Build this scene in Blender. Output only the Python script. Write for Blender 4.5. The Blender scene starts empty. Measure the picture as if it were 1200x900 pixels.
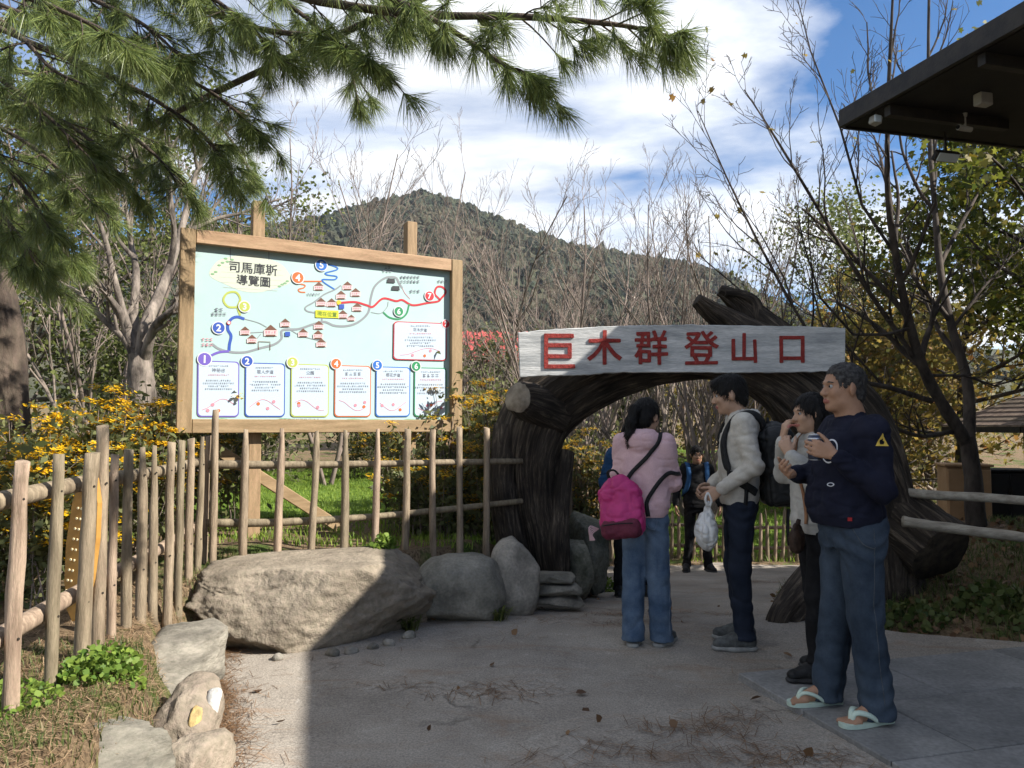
import bpy, math, random
import numpy as np
from mathutils import Vector, Matrix
from mathutils.bvhtree import BVHTree

# ------------------------------------------------------------------ camera, sky, sun, exposure
SC = bpy.context.scene
COL = SC.collection
CAM_H, F_PX, PITCH = 1.46, 900.0, math.radians(3.0)
cam_d = bpy.data.cameras.new('camera')
cam_d.sensor_width = 36.0
cam_d.lens = 36.0 * F_PX / 1200.0
cam_d.clip_start, cam_d.clip_end = 0.05, 4000.0
cam = bpy.data.objects.new('camera', cam_d)
COL.objects.link(cam)
cam.location = (0, 0, CAM_H)
cam.rotation_euler = (math.radians(90) + PITCH, 0, 0)
SC.camera = cam

SUN = Vector((0.745, -0.27, 0.605)).normalized()
SUN_EL = math.asin(SUN.z)
SUN_AZ = math.atan2(SUN.x, SUN.y)
w = bpy.data.worlds.new('World')
SC.world = w
w.use_nodes = True
nt = w.node_tree
nt.nodes.clear()
N = nt.nodes.new
wo = N('ShaderNodeOutputWorld'); bg = N('ShaderNodeBackground')
sky = N('ShaderNodeTexSky'); sky.sky_type = 'NISHITA'; sky.sun_disc = False
sky.sun_elevation = SUN_EL; sky.sun_rotation = SUN_AZ
sky.altitude = 1500; sky.air_density = 1.0; sky.dust_density = 0.2; sky.ozone_density = 4.0
bg.inputs['Strength'].default_value = 0.067
tc = N('ShaderNodeTexCoord'); sep = N('ShaderNodeSeparateXYZ')
nt.links.new(tc.outputs['Generated'], sep.inputs[0])
# project the view direction on a cloud layer
zc = N('ShaderNodeMath'); zc.operation = 'MAXIMUM'; zc.inputs[1].default_value = 0.0
nt.links.new(sep.outputs['Z'], zc.inputs[0])
za = N('ShaderNodeMath'); za.operation = 'ADD'; za.inputs[1].default_value = 0.16
nt.links.new(zc.outputs[0], za.inputs[0])
dx = N('ShaderNodeMath'); dx.operation = 'DIVIDE'; dy = N('ShaderNodeMath'); dy.operation = 'DIVIDE'
nt.links.new(sep.outputs['X'], dx.inputs[0]); nt.links.new(za.outputs[0], dx.inputs[1])
nt.links.new(sep.outputs['Y'], dy.inputs[0]); nt.links.new(za.outputs[0], dy.inputs[1])
cmb = N('ShaderNodeCombineXYZ')
nt.links.new(dx.outputs[0], cmb.inputs[0]); nt.links.new(dy.outputs[0], cmb.inputs[1])
mp = N('ShaderNodeMapping'); mp.inputs['Location'].default_value = (0.0, 4.6, 0.0)
mp.inputs['Rotation'].default_value = (0, 0, math.radians(35)); mp.inputs['Scale'].default_value = (0.72, 1.0, 1)
nt.links.new(cmb.outputs[0], mp.inputs['Vector'])
nz = N('ShaderNodeTexNoise'); nz.inputs['Scale'].default_value = 0.9
nz.inputs['Detail'].default_value = 9; nz.inputs['Roughness'].default_value = 0.56; nz.inputs['Distortion'].default_value = 0.35
nt.links.new(mp.outputs[0], nz.inputs['Vector'])
cr = N('ShaderNodeValToRGB')
cr.color_ramp.elements[0].position = 0.43; cr.color_ramp.elements[0].color = (0, 0, 0, 1)
cr.color_ramp.elements[1].position = 0.57; cr.color_ramp.elements[1].color = (1, 1, 1, 1)
nt.links.new(nz.outputs['Fac'], cr.inputs[0])
nz2 = N('ShaderNodeTexNoise'); nz2.inputs['Scale'].default_value = 2.3; nz2.inputs['Detail'].default_value = 6
nt.links.new(mp.outputs[0], nz2.inputs['Vector'])
cc = N('ShaderNodeValToRGB')
cc.color_ramp.elements[0].position = 0.3; cc.color_ramp.elements[0].color = (5.6, 5.9, 6.4, 1)
cc.color_ramp.elements[1].position = 0.7; cc.color_ramp.elements[1].color = (8.8, 8.9, 9.0, 1)
nt.links.new(nz2.outputs['Fac'], cc.inputs[0])
hs = N('ShaderNodeHueSaturation'); hs.inputs['Saturation'].default_value = 1.22; hs.inputs['Value'].default_value = 1.05
nt.links.new(sky.outputs[0], hs.inputs['Color'])
mx = N('ShaderNodeMix'); mx.data_type = 'RGBA'
nt.links.new(cr.outputs[0], mx.inputs[0]); nt.links.new(hs.outputs[0], mx.inputs[6]); nt.links.new(cc.outputs[0], mx.inputs[7])
nt.links.new(mx.outputs[2], bg.inputs['Color']); nt.links.new(bg.outputs[0], wo.inputs[0])

sun_d = bpy.data.lights.new('sun', 'SUN')
sun_d.energy = 5.0; sun_d.angle = math.radians(0.5); sun_d.color = (1.0, 0.95, 0.87)
sun_o = bpy.data.objects.new('sun', sun_d); COL.objects.link(sun_o)
sun_o.rotation_euler = SUN.to_track_quat('Z', 'Y').to_euler()
sun_o.location = (6, -6, 12)

SC.view_settings.view_transform = 'Standard'
SC.view_settings.look = 'None'
SC.view_settings.exposure = 1.28
SC.view_settings.gamma = 1.0
SC.render.engine = 'CYCLES'
SC.cycles.use_denoising = True
SC.cycles.max_bounces = 6
SC.cycles.transparent_max_bounces = 8

# ------------------------------------------------------------------ helpers
R = math.radians
rng = np.random.default_rng(7)

def lin(c):
    c = c / 255.0
    return c / 12.92 if c <= 0.04045 else ((c + 0.055) / 1.055) ** 2.4

def C(r, g, b):
    return (lin(r), lin(g), lin(b))

def ray(px, py):
    u, v = (px - 600) / F_PX, (450 - py) / F_PX
    return np.array([u, math.cos(PITCH) - v * math.sin(PITCH), math.sin(PITCH) + v * math.cos(PITCH)])

def at(px, py, Y):
    d = ray(px, py)
    return np.array([0, 0, CAM_H]) + d * (Y / d[1])

def on_line(px, A, B, py=497):
    """ground point of the plan line A-B that the image column px meets"""
    d = ray(px, py); k = d[0] / d[1]
    (ax, ay), (bx, by) = A, B
    t = (k * ay - ax) / ((bx - ax) - k * (by - ay))
    return ax + (bx - ax) * t, ay + (by - ay) * t

def at_z(px, py, z):
    d = ray(px, py)
    return np.array([0, 0, CAM_H]) + d * ((z - CAM_H) / d[2])

def z_at(py, Y):
    return at(600, py, Y)[2]

_T = np.random.default_rng(3).random((32, 32, 32)).astype(np.float32)
def vnoise(P):
    P = np.asarray(P, dtype=np.float64)
    i = np.floor(P).astype(int); f = P - i
    f = f * f * (3 - 2 * f); j = (i + 1) & 31; i = i & 31
    x0, y0, z0 = i[..., 0], i[..., 1], i[..., 2]; x1, y1, z1 = j[..., 0], j[..., 1], j[..., 2]
    fx, fy, fz = f[..., 0], f[..., 1], f[..., 2]
    a = _T[x0, y0, z0] * (1 - fx) + _T[x1, y0, z0] * fx
    b = _T[x0, y1, z0] * (1 - fx) + _T[x1, y1, z0] * fx
    c = _T[x0, y0, z1] * (1 - fx) + _T[x1, y0, z1] * fx
    d = _T[x0, y1, z1] * (1 - fx) + _T[x1, y1, z1] * fx
    return ((a * (1 - fy) + b * fy) * (1 - fz) + (c * (1 - fy) + d * fy) * fz) * 2 - 1

def fbm(P, octv=4, gain=0.5):
    P = np.asarray(P, dtype=np.float64); s = 0; a = 1.0
    for o in range(octv):
        s = s + a * vnoise(P * 2 ** o + 17.3 * o); a *= gain
    return s

def mesh(name, V, faces, smooth=True):
    """faces: list of int arrays (n,3), (n,4) ..."""
    me = bpy.data.meshes.new(name)
    V = np.asarray(V, dtype=np.float32)
    faces = [np.asarray(f, dtype=np.int32) for f in (faces if isinstance(faces, list) else [faces]) if len(f)]
    me.vertices.add(len(V)); me.vertices.foreach_set('co', V.ravel())
    nl = sum(f.size for f in faces); nf = sum(len(f) for f in faces)
    me.loops.add(nl); me.polygons.add(nf)
    me.loops.foreach_set('vertex_index', np.concatenate([f.ravel() for f in faces]))
    tot = np.concatenate([np.full(len(f), f.shape[1], dtype=np.int32) for f in faces])
    st = np.concatenate([[0], np.cumsum(tot)[:-1]]).astype(np.int32)
    me.polygons.foreach_set('loop_start', st)
    try:
        me.polygons.foreach_set('loop_total', tot)
    except Exception:
        pass
    me.polygons.foreach_set('use_smooth', np.full(nf, smooth, dtype=bool))
    me.update(calc_edges=True); me.validate()
    return me

def obj(name, me, m=None, parent=None, loc=None, rot=None):
    o = bpy.data.objects.new(name, me); COL.objects.link(o)
    if m is not None and me is not None and len(me.materials) == 0:
        for mm in (m if isinstance(m, (list, tuple)) else [m]):
            me.materials.append(mm)
    if parent is not None: o.parent = parent
    if loc is not None: o.location = loc
    if rot is not None: o.rotation_euler = rot
    return o

def tag(o, label, cat, group=None):
    o['label'] = label; o['category'] = cat
    if group: o['group'] = group
    return o

def thing(name, label, cat, loc=(0, 0, 0), rz=0.0, group=None):
    o = bpy.data.objects.new(name, None); COL.objects.link(o)
    o.empty_display_size = 0.2
    o.location = loc; o.rotation_euler = (0, 0, rz)
    return tag(o, label, cat, group)

def kind(o, k):
    o['kind'] = k
    return o

class MB:
    """collects boxes, tubes and prisms for ONE part"""
    def __init__(s): s.V = []; s.F3 = []; s.F4 = []; s.n = 0
    def add(s, V, F):
        V = np.asarray(V, float); F = np.asarray(F, int) + s.n
        s.V.append(V); (s.F3 if F.shape[1] == 3 else s.F4).append(F); s.n += len(V)
    def box(s, c, size, Rm=None, bev=0.0):
        h = np.asarray(size, float) / 2
        b = min(bev, h.min() * 0.9)
        if b <= 0:
            V = np.array([[x, y, z] for x in (-1, 1) for y in (-1, 1) for z in (-1, 1)], float) * h
            F = [[0, 1, 3, 2], [4, 6, 7, 5], [0, 4, 5, 1], [2, 3, 7, 6], [0, 2, 6, 4], [1, 5, 7, 3]]
            T = None
        else:
            V = []
            for sx in (-1, 1):
                for sy in (-1, 1):
                    for sz in (-1, 1):
                        V += [[sx * h[0], sy * (h[1] - b), sz * (h[2] - b)], [sx * (h[0] - b), sy * h[1], sz * (h[2] - b)], [sx * (h[0] - b), sy * (h[1] - b), sz * h[2]]]
            V = np.array(V)
            I = lambda x, y, z, k: ((x * 2 + y) * 2 + z) * 3 + k
            F = [[I(0,0,0,0), I(0,0,1,0), I(0,1,1,0), I(0,1,0,0)], [I(1,0,0,0), I(1,1,0,0), I(1,1,1,0), I(1,0,1,0)],
                 [I(0,0,0,1), I(1,0,0,1), I(1,0,1,1), I(0,0,1,1)], [I(0,1,0,1), I(0,1,1,1), I(1,1,1,1), I(1,1,0,1)],
                 [I(0,0,0,2), I(0,1,0,2), I(1,1,0,2), I(1,0,0,2)], [I(0,0,1,2), I(1,0,1,2), I(1,1,1,2), I(0,1,1,2)]]
            for a in (0, 1):
                for c2 in (0, 1):
                    q = [I(a,c2,0,0), I(a,c2,1,0), I(a,c2,1,1), I(a,c2,0,1)]; F.append(q if (a + c2) % 2 == 1 else q[::-1])
                    q = [I(a,0,c2,0), I(a,1,c2,0), I(a,1,c2,2), I(a,0,c2,2)]; F.append(q if (a + c2) % 2 == 0 else q[::-1])
                    q = [I(0,a,c2,1), I(1,a,c2,1), I(1,a,c2,2), I(0,a,c2,2)]; F.append(q if (a + c2) % 2 == 1 else q[::-1])
            T = []
            for x in (0, 1):
                for y in (0, 1):
                    for z in (0, 1):
                        t = [I(x,y,z,0), I(x,y,z,1), I(x,y,z,2)]; T.append(t if (x + y + z) % 2 == 1 else t[::-1])
        if Rm is not None: V = V @ np.asarray(Rm).T
        V = V + np.asarray(c, float)
        n0 = s.n
        s.add(V, F)
        if T is not None: s.F3.append(np.array(T) + n0)
    def tube(s, pts, rad, sides=10, cap=True, wob=0.0, seed=0, flat=None):
        V, F4, F3 = tube_np(pts, rad, sides, cap, wob, seed, flat)
        n0 = s.n; s.add(V, F4)
        if len(F3): s.F3.append(np.array(F3) + n0)
    def build(s, name, m, parent=None, smooth=False, loc=None):
        fs = []
        if s.F4: fs.append(np.concatenate(s.F4))
        if s.F3: fs.append(np.concatenate(s.F3))
        return obj(name, mesh(name, np.concatenate(s.V), fs, smooth), m, parent, loc)

def frames(P):
    """rotation minimising frames along the polyline P"""
    P = np.asarray(P, float)
    T = np.gradient(P, axis=0); T /= np.linalg.norm(T, axis=1)[:, None] + 1e-12
    a = np.array([0, 0, 1.0]) if abs(T[0, 2]) < 0.9 else np.array([1.0, 0, 0])
    U = np.zeros_like(P); u = a - T[0] * (a @ T[0])
    for i in range(len(P)):
        u = u - T[i] * (u @ T[i]); u /= np.linalg.norm(u) + 1e-12; U[i] = u
    return T, U, np.cross(T, U)

def tube_np(pts, rad, sides=10, cap=True, wob=0.0, seed=0, flat=None):
    P = np.asarray(pts, float); n = len(P)
    rad = np.broadcast_to(np.asarray(rad, float), (n,))
    T, U, W = frames(P)
    an = np.linspace(0, 2 * np.pi, sides, endpoint=False)
    rr = np.repeat(rad[:, None], sides, 1)
    if wob:
        s = np.stack([np.cos(an)[None] * 1.3 + np.zeros((n, 1)) + seed * 3.7, np.sin(an)[None] * 1.3 + np.zeros((n, 1)), np.arange(n)[:, None] * 0.7 + np.zeros((1, sides))], -1)
        rr = rr * (1 + wob * vnoise(s))
    fy = 1.0 if flat is None else flat
    V = P[:, None] + rr[..., None] * (np.cos(an)[None, :, None] * U[:, None] + fy * np.sin(an)[None, :, None] * W[:, None])
    V = V.reshape(-1, 3)
    i = np.arange(n - 1)[:, None] * sides; k = np.arange(sides)[None]; k2 = (k + 1) % sides
    F4 = np.stack([i + k, i + k2, i + sides + k2, i + sides + k], -1).reshape(-1, 4)
    F3 = []
    if cap:
        V = np.vstack([V, P[0] , P[-1]])
        c0, c1 = n * sides, n * sides + 1
        for q in range(sides):
            F3.append([c0, (q + 1) % sides, q]); F3.append([c1, (n - 1) * sides + q, (n - 1) * sides + (q + 1) % sides])
    return V, F4, F3

def spline(P, n):
    """Catmull-Rom through P, n points"""
    P = np.asarray(P, float); m = len(P)
    Q = np.vstack([2 * P[0] - P[1], P, 2 * P[-1] - P[-2]])
    t = np.linspace(0, m - 1 - 1e-9, n); i = t.astype(int); f = (t - i)[:, None]
    p0, p1, p2, p3 = Q[i], Q[i + 1], Q[i + 2], Q[i + 3]
    return 0.5 * (2 * p1 + (p2 - p0) * f + (2 * p0 - 5 * p1 + 4 * p2 - p3) * f ** 2 + (3 * p1 - p0 - 3 * p2 + p3) * f ** 3)

def rotm(axis, a):
    return np.array(Matrix.Rotation(a, 3, Vector(axis)))

def prism(outline, th, name='prism', smooth=False, n=(0, 0, 1)):
    """outline (k,2) polygon in local xy extruded +-th/2 in z"""
    O = np.asarray(outline, float); k = len(O)
    V = np.vstack([np.c_[O, np.full(k, -th / 2)], np.c_[O, np.full(k, th / 2)]])
    me = bpy.data.meshes.new(name)
    F = [list(range(k))[::-1], list(range(k, 2 * k))] + [[i, (i + 1) % k, k + (i + 1) % k, k + i] for i in range(k)]
    me.from_pydata(V.tolist(), [], F); me.update()
    return me

# ------------------------------------------------------------------ materials
def principled(name):
    m = bpy.data.materials.new(name); m.use_nodes = True
    t = m.node_tree; b = t.nodes['Principled BSDF']
    return m, t, b

def mat(name, c1, c2=None, scale=6.0, rough=0.8, bump=0.0, bscale=None, stretch=(1, 1, 1), detail=6, c3=None, spec=0.3, lo=0.35, hi=0.65,
        objvar=0.0, dist=0.02, island=0.0, metal=0.0, fine=0.0, famt=0.45):
    m, t, b = principled(name)
    L = t.links.new
    b.inputs['Roughness'].default_value = rough; b.inputs['Metallic'].default_value = metal
    b.inputs['Specular IOR Level'].default_value = spec
    tc = t.nodes.new('ShaderNodeTexCoord'); mp = t.nodes.new('ShaderNodeMapping')
    mp.inputs['Scale'].default_value = stretch
    L(tc.outputs['Object'], mp.inputs['Vector'])
    vec = mp.outputs[0]
    if objvar:
        oi = t.nodes.new('ShaderNodeObjectInfo'); va = t.nodes.new('ShaderNodeVectorMath'); va.operation = 'ADD'
        sc = t.nodes.new('ShaderNodeMath'); sc.operation = 'MULTIPLY'; sc.inputs[1].default_value = 37.0
        L(oi.outputs['Random'], sc.inputs[0]); L(mp.outputs[0], va.inputs[0]); L(sc.outputs[0], va.inputs[1]); vec = va.outputs[0]
    col = None
    if c2 is None:
        b.inputs['Base Color'].default_value = (*c1, 1)
        rgb = t.nodes.new('ShaderNodeRGB'); rgb.outputs[0].default_value = (*c1, 1); col = rgb.outputs[0]
    else:
        nz = t.nodes.new('ShaderNodeTexNoise'); nz.inputs['Scale'].default_value = scale; nz.inputs['Detail'].default_value = detail
        nz.inputs['Roughness'].default_value = 0.6
        L(vec, nz.inputs['Vector'])
        r = t.nodes.new('ShaderNodeValToRGB'); e = r.color_ramp.elements
        e[0].position = lo; e[0].color = (*c1, 1); e[1].position = hi; e[1].color = (*c2, 1)
        if c3 is not None:
            e2 = e.new((lo + hi) / 2); e2.color = (*c3, 1)
        L(nz.outputs['Fac'], r.inputs[0]); col = r.outputs[0]
    def vary(col, src, amt):
        h = t.nodes.new('ShaderNodeHueSaturation')
        mr = t.nodes.new('ShaderNodeMapRange'); mr.inputs['To Min'].default_value = 1 - amt; mr.inputs['To Max'].default_value = 1 + amt
        L(src, mr.inputs['Value']); L(mr.outputs[0], h.inputs['Value']); L(col, h.inputs['Color'])
        mr2 = t.nodes.new('ShaderNodeMapRange'); mr2.inputs['To Min'].default_value = 0.5 + amt * 0.06; mr2.inputs['To Max'].default_value = 0.5 - amt * 0.06
        L(src, mr2.inputs['Value']); L(mr2.outputs[0], h.inputs['Hue'])
        return h.outputs[0]
    if objvar: col = vary(col, oi.outputs['Random'], objvar)
    if island:
        g = t.nodes.new('ShaderNodeNewGeometry'); col = vary(col, g.outputs['Random Per Island'], island)
    if fine:
        n3 = t.nodes.new('ShaderNodeTexNoise'); n3.inputs['Scale'].default_value = fine; n3.inputs['Detail'].default_value = 4
        L(vec, n3.inputs['Vector']); col = vary(col, n3.outputs['Fac'], famt)
    L(col, b.inputs['Base Color'])
    if bump:
        n2 = t.nodes.new('ShaderNodeTexNoise'); n2.inputs['Scale'].default_value = bscale or scale * 2; n2.inputs['Detail'].default_value = 6
        n2.inputs['Roughness'].default_value = 0.65
        L(vec, n2.inputs['Vector'])
        bp = t.nodes.new('ShaderNodeBump'); bp.inputs['Strength'].default_value = bump; bp.inputs['Distance'].default_value = dist
        L(n2.outputs['Fac'], bp.inputs['Height']); L(bp.outputs[0], b.inputs['Normal'])
    return m

def leaf_mat(name, c1, c2, trans=0.35, rough=0.55, c3=None):
    m = bpy.data.materials.new(name); m.use_nodes = True
    t = m.node_tree; t.nodes.clear(); L = t.links.new
    o = t.nodes.new('ShaderNodeOutputMaterial')
    g = t.nodes.new('ShaderNodeNewGeometry'); r = t.nodes.new('ShaderNodeValToRGB')
    e = r.color_ramp.elements; e[0].color = (*c1, 1); e[1].color = (*c2, 1)
    if c3 is not None:
        e3 = e.new(0.85); e3.color = (*c2, 1); e[-1].color = (*c3, 1)
    L(g.outputs['Random Per Island'], r.inputs[0])
    p = t.nodes.new('ShaderNodeBsdfPrincipled'); p.inputs['Roughness'].default_value = rough; p.inputs['Specular IOR Level'].default_value = 0.3
    tr = t.nodes.new('ShaderNodeBsdfTranslucent'); mx = t.nodes.new('ShaderNodeMixShader'); mx.inputs[0].default_value = trans
    L(r.outputs[0], p.inputs['Base Color']); L(r.outputs[0], tr.inputs['Color'])
    L(p.outputs[0], mx.inputs[1]); L(tr.outputs[0], mx.inputs[2]); L(mx.outputs[0], o.inputs[0])
    return m
# ------------------------------------------------------------------ materials of the place
def ground_mat():
    m, t, b = principled('ground_soil_grass'); L = t.links.new
    b.inputs['Roughness'].default_value = 0.95; b.inputs['Specular IOR Level'].default_value = 0.1
    tc = t.nodes.new('ShaderNodeTexCoord')
    def noise(s, d=6, r=0.6):
        n = t.nodes.new('ShaderNodeTexNoise'); n.inputs['Scale'].default_value = s; n.inputs['Detail'].default_value = d
        n.inputs['Roughness'].default_value = r; L(tc.outputs['Object'], n.inputs['Vector']); return n.outputs['Fac']
    def ramp(f, p0, c0, p1, c1):
        r = t.nodes.new('ShaderNodeValToRGB'); e = r.color_ramp.elements
        e[0].position = p0; e[0].color = (*c0, 1); e[1].position = p1; e[1].color = (*c1, 1); L(f, r.inputs[0]); return r.outputs[0]
    litter = ramp(noise(42, 5, .75), .34, (.07, .046, .028), .66, (.28, .20, .12))
    green = ramp(noise(30, 5, .7), .34, (.028, .045, .012), .68, (.11, .16, .035))
    msk = ramp(noise(1.6, 6, .7), .52, (0, 0, 0), .62, (1, 1, 1))
    mx = t.nodes.new('ShaderNodeMix'); mx.data_type = 'RGBA'
    L(msk, mx.inputs[0]); L(litter, mx.inputs[6]); L(green, mx.inputs[7])
    L(mx.outputs[2], b.inputs['Base Color'])
    bp = t.nodes.new('ShaderNodeBump'); bp.inputs['Strength'].default_value = 0.9; bp.inputs['Distance'].default_value = 0.03
    L(noise(45, 6, .75), bp.inputs['Height']); L(bp.outputs[0], b.inputs['Normal'])
    return m

def path_mat():
    m, t, b = principled('worn_concrete'); L = t.links.new
    b.inputs['Roughness'].default_value = 0.88; b.inputs['Specular IOR Level'].default_value = 0.25
    tc = t.nodes.new('ShaderNodeTexCoord')
    def noise(s, d=6, r=0.6, vec=None, dist=0.0):
        n = t.nodes.new('ShaderNodeTexNoise'); n.inputs['Scale'].default_value = s; n.inputs['Detail'].default_value = d
        n.inputs['Roughness'].default_value = r; n.inputs['Distortion'].default_value = dist
        L(vec or tc.outputs['Object'], n.inputs['Vector']); return n
    def ramp(f, p0, c0, p1, c1):
        r = t.nodes.new('ShaderNodeValToRGB'); e = r.color_ramp.elements
        e[0].position = p0; e[0].color = (*c0, 1); e[1].position = p1; e[1].color = (*c1, 1); L(f, r.inputs[0]); return r.outputs[0]
    def mix(f, a, c, mode='MIX'):
        x = t.nodes.new('ShaderNodeMix'); x.data_type = 'RGBA'; x.blend_type = mode
        L(f, x.inputs[0]) if not isinstance(f, float) else setattr(x.inputs[0], 'default_value', f)
        L(a, x.inputs[6])
        if isinstance(c, tuple): x.inputs[7].default_value = (*c, 1)
        else: L(c, x.inputs[7])
        return x.outputs[2]
    base = ramp(noise(1.1, 8, .65).outputs['Fac'], .32, (.255, .222, .185), .68, (.425, .38, .32))
    agg = ramp(noise(95, 3, .8).outputs['Fac'], .32, (.5, .5, .5), .66, (1.12, 1.12, 1.12))
    col = mix(1.0, base, agg, 'MULTIPLY')
    blot = ramp(noise(5.5, 6, .75, dist=1.2).outputs['Fac'], .55, (0, 0, 0), .75, (.5, .5, .5))
    col = mix(blot, col, (.17, .155, .14))
    # pale worn mortar streaks
    pale = ramp(noise(3.2, 7, .7, dist=2.0).outputs['Fac'], .6, (0, 0, 0), .72, (.55, .55, .55))
    col = mix(pale, col, (.49, .46, .41))
    # brown litter dust caught in patches
    mp = t.nodes.new('ShaderNodeMapping'); mp.inputs['Scale'].default_value = (0.8, 2.4, 1); mp.inputs['Rotation'].default_value = (0, 0, .25)
    L(tc.outputs['Object'], mp.inputs['Vector'])
    dust = ramp(noise(1.5, 8, .74, mp.outputs[0], 1.0).outputs['Fac'], .53, (0, 0, 0), .70, (.6, .6, .6))
    col = mix(dust, col, (.235, .145, .085))
    # cracks
    wz = noise(2.2, 4)
    va = t.nodes.new('ShaderNodeVectorMath'); va.operation = 'MULTIPLY_ADD'; va.inputs[1].default_value = (.55, .55, .55)
    L(wz.outputs['Color'], va.inputs[0]); L(tc.outputs['Object'], va.inputs[2])
    vo = t.nodes.new('ShaderNodeTexVoronoi'); vo.feature = 'DISTANCE_TO_EDGE'; vo.inputs['Scale'].default_value = 0.42
    L(va.outputs[0], vo.inputs['Vector'])
    crk = ramp(vo.outputs['Distance'], .0, (1, 1, 1), .009, (0, 0, 0))
    cm = ramp(noise(0.9, 3).outputs['Fac'], .50, (0, 0, 0), .60, (.6, .6, .6))
    crk2 = mix(1.0, crk, cm, 'MULTIPLY')
    col = mix(crk2, col, (.05, .042, .035))
    L(col, b.inputs['Base Color'])
    bp = t.nodes.new('ShaderNodeBump'); bp.inputs['Strength'].default_value = 0.55; bp.inputs['Distance'].default_value = 0.012
    ad = t.nodes.new('ShaderNodeMath'); ad.operation = 'SUBTRACT'
    L(noise(70, 6, .75).outputs['Fac'], ad.inputs[0]); L(crk2, ad.inputs[1])
    L(ad.outputs[0], bp.inputs['Height']); L(bp.outputs[0], b.inputs['Normal'])
    return m

M_GROUND = ground_mat()
M_PATH = path_mat()
M_SLAB = mat('grey_slab', (.15, .148, .142), (.245, .24, .228), 2.5, .8, .35, 60, fine=45, objvar=.12, dist=.004)
M_ROCK = mat('warm_grey_rock', (.125, .102, .075), (.29, .245, .185), 2.6, .9, .9, 11, fine=38, dist=.03, objvar=.15, lo=.3, hi=.7)
M_ROCK2 = mat('smooth_grey_rock', (.13, .12, .10), (.29, .265, .22), 5, .85, .7, 14, fine=55, dist=.02, objvar=.15)
M_ROCKL = mat('pale_layered_rock', (.12, .108, .088), (.27, .245, .20), 4, .85, .9, 9, stretch=(1, 1, 3.2), fine=30, dist=.025, objvar=.2)
M_MOSSROCK = mat('mossy_rock', (.06, .065, .045), (.17, .165, .13), 5, .9, 1.0, 12, fine=40, dist=.03, objvar=.2)
M_LOGP = mat('weathered_pole', (.11, .08, .052), (.32, .25, .172), 6, .8, .8, 30, stretch=(6, 6, .7), objvar=.22, fine=70, dist=.006, lo=.28, hi=.72)
M_LOGEND = mat('pole_end_grain', (.30, .22, .13), (.48, .38, .25), 20, .85, .3, 60)
M_TIMBER = mat('planed_timber', (.20, .13, .068), (.30, .205, .115), 3.5, .7, .25, 40, stretch=(1, 8, 8), objvar=.14, fine=35, dist=.004)
M_TIMBERV = mat('planed_timber_upright', (.19, .125, .066), (.29, .197, .11), 3.5, .7, .25, 40, stretch=(8, 8, 1), objvar=.14, fine=35, dist=.004)
M_BARKD = mat('charred_old_wood', (.018, .015, .012), (.15, .118, .09), 5, .85, 1.0, 16, stretch=(1, 1, 1), fine=42, dist=.04, c3=(.052, .043, .034), lo=.28, hi=.74)
M_DARKWOOD = mat('dark_stained_wood', (.012, .010, .008), (.03, .024, .018), 8, .55, .15, 40)
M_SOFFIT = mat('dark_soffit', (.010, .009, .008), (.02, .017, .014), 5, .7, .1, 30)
M_WALL = mat('brown_wall', (.10, .07, .045), (.15, .105, .07), 4, .8, .2, 30)
M_SHINGLE = mat('brown_shingle', (.09, .065, .05), (.18, .135, .10), 8, .85, .4, 40, objvar=.2)
M_BARK = mat('grey_bark', (.045, .036, .03), (.24, .20, .165), 9, .9, .8, 22, stretch=(1, 1, .35), fine=40, dist=.02)
M_BARK_DK = mat('dark_bark', (.022, .017, .014), (.085, .067, .054), 9, .9, .7, 22, stretch=(1, 1, .35), dist=.02)
M_TWIG = mat('reddish_twigs', (.10, .078, .063), (.23, .185, .152), 2.0, .85, island=.25)
M_PINEBARK = mat('pine_bark', (.025, .018, .014), (.10, .075, .055), 7, .9, 1.0, 14, stretch=(1, 1, .3), fine=30, dist=.04)
M_NEEDLE = leaf_mat('pine_needles', (.055, .095, .024), (.24, .28, .085), .35, .38)
M_OLIVE = leaf_mat('olive_maple_leaves', (.04, .06, .010), (.15, .155, .024), .6, c3=(.24, .18, .025))
M_YELLOW = leaf_mat('autumn_leaves', (.11, .12, .035), (.33, .235, .055), .55, c3=(.24, .11, .035))
M_GREENL = leaf_mat('evergreen_leaves', (.06, .085, .024), (.19, .21, .06), .5)
M_PALEG = leaf_mat('pale_shrub_leaves', (.06, .075, .024), (.19, .20, .08), .45)
M_FLOWER = leaf_mat('yellow_flowers', (.60, .33, .006), (.75, .50, .015), .4)
M_GRASS = leaf_mat('grass_blades', (.10, .18, .022), (.28, .37, .055), .5)
M_GRASSD = leaf_mat('rough_grass', (.035, .065, .012), (.13, .15, .045), .4, c3=(.25, .19, .10))
M_DRY = leaf_mat('dry_litter', (.07, .036, .018), (.26, .15, .075), .15)
M_RED = mat('red_metal_roof', (.33, .05, .045), (.45, .085, .07), 3, .45, .1, 20)

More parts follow.
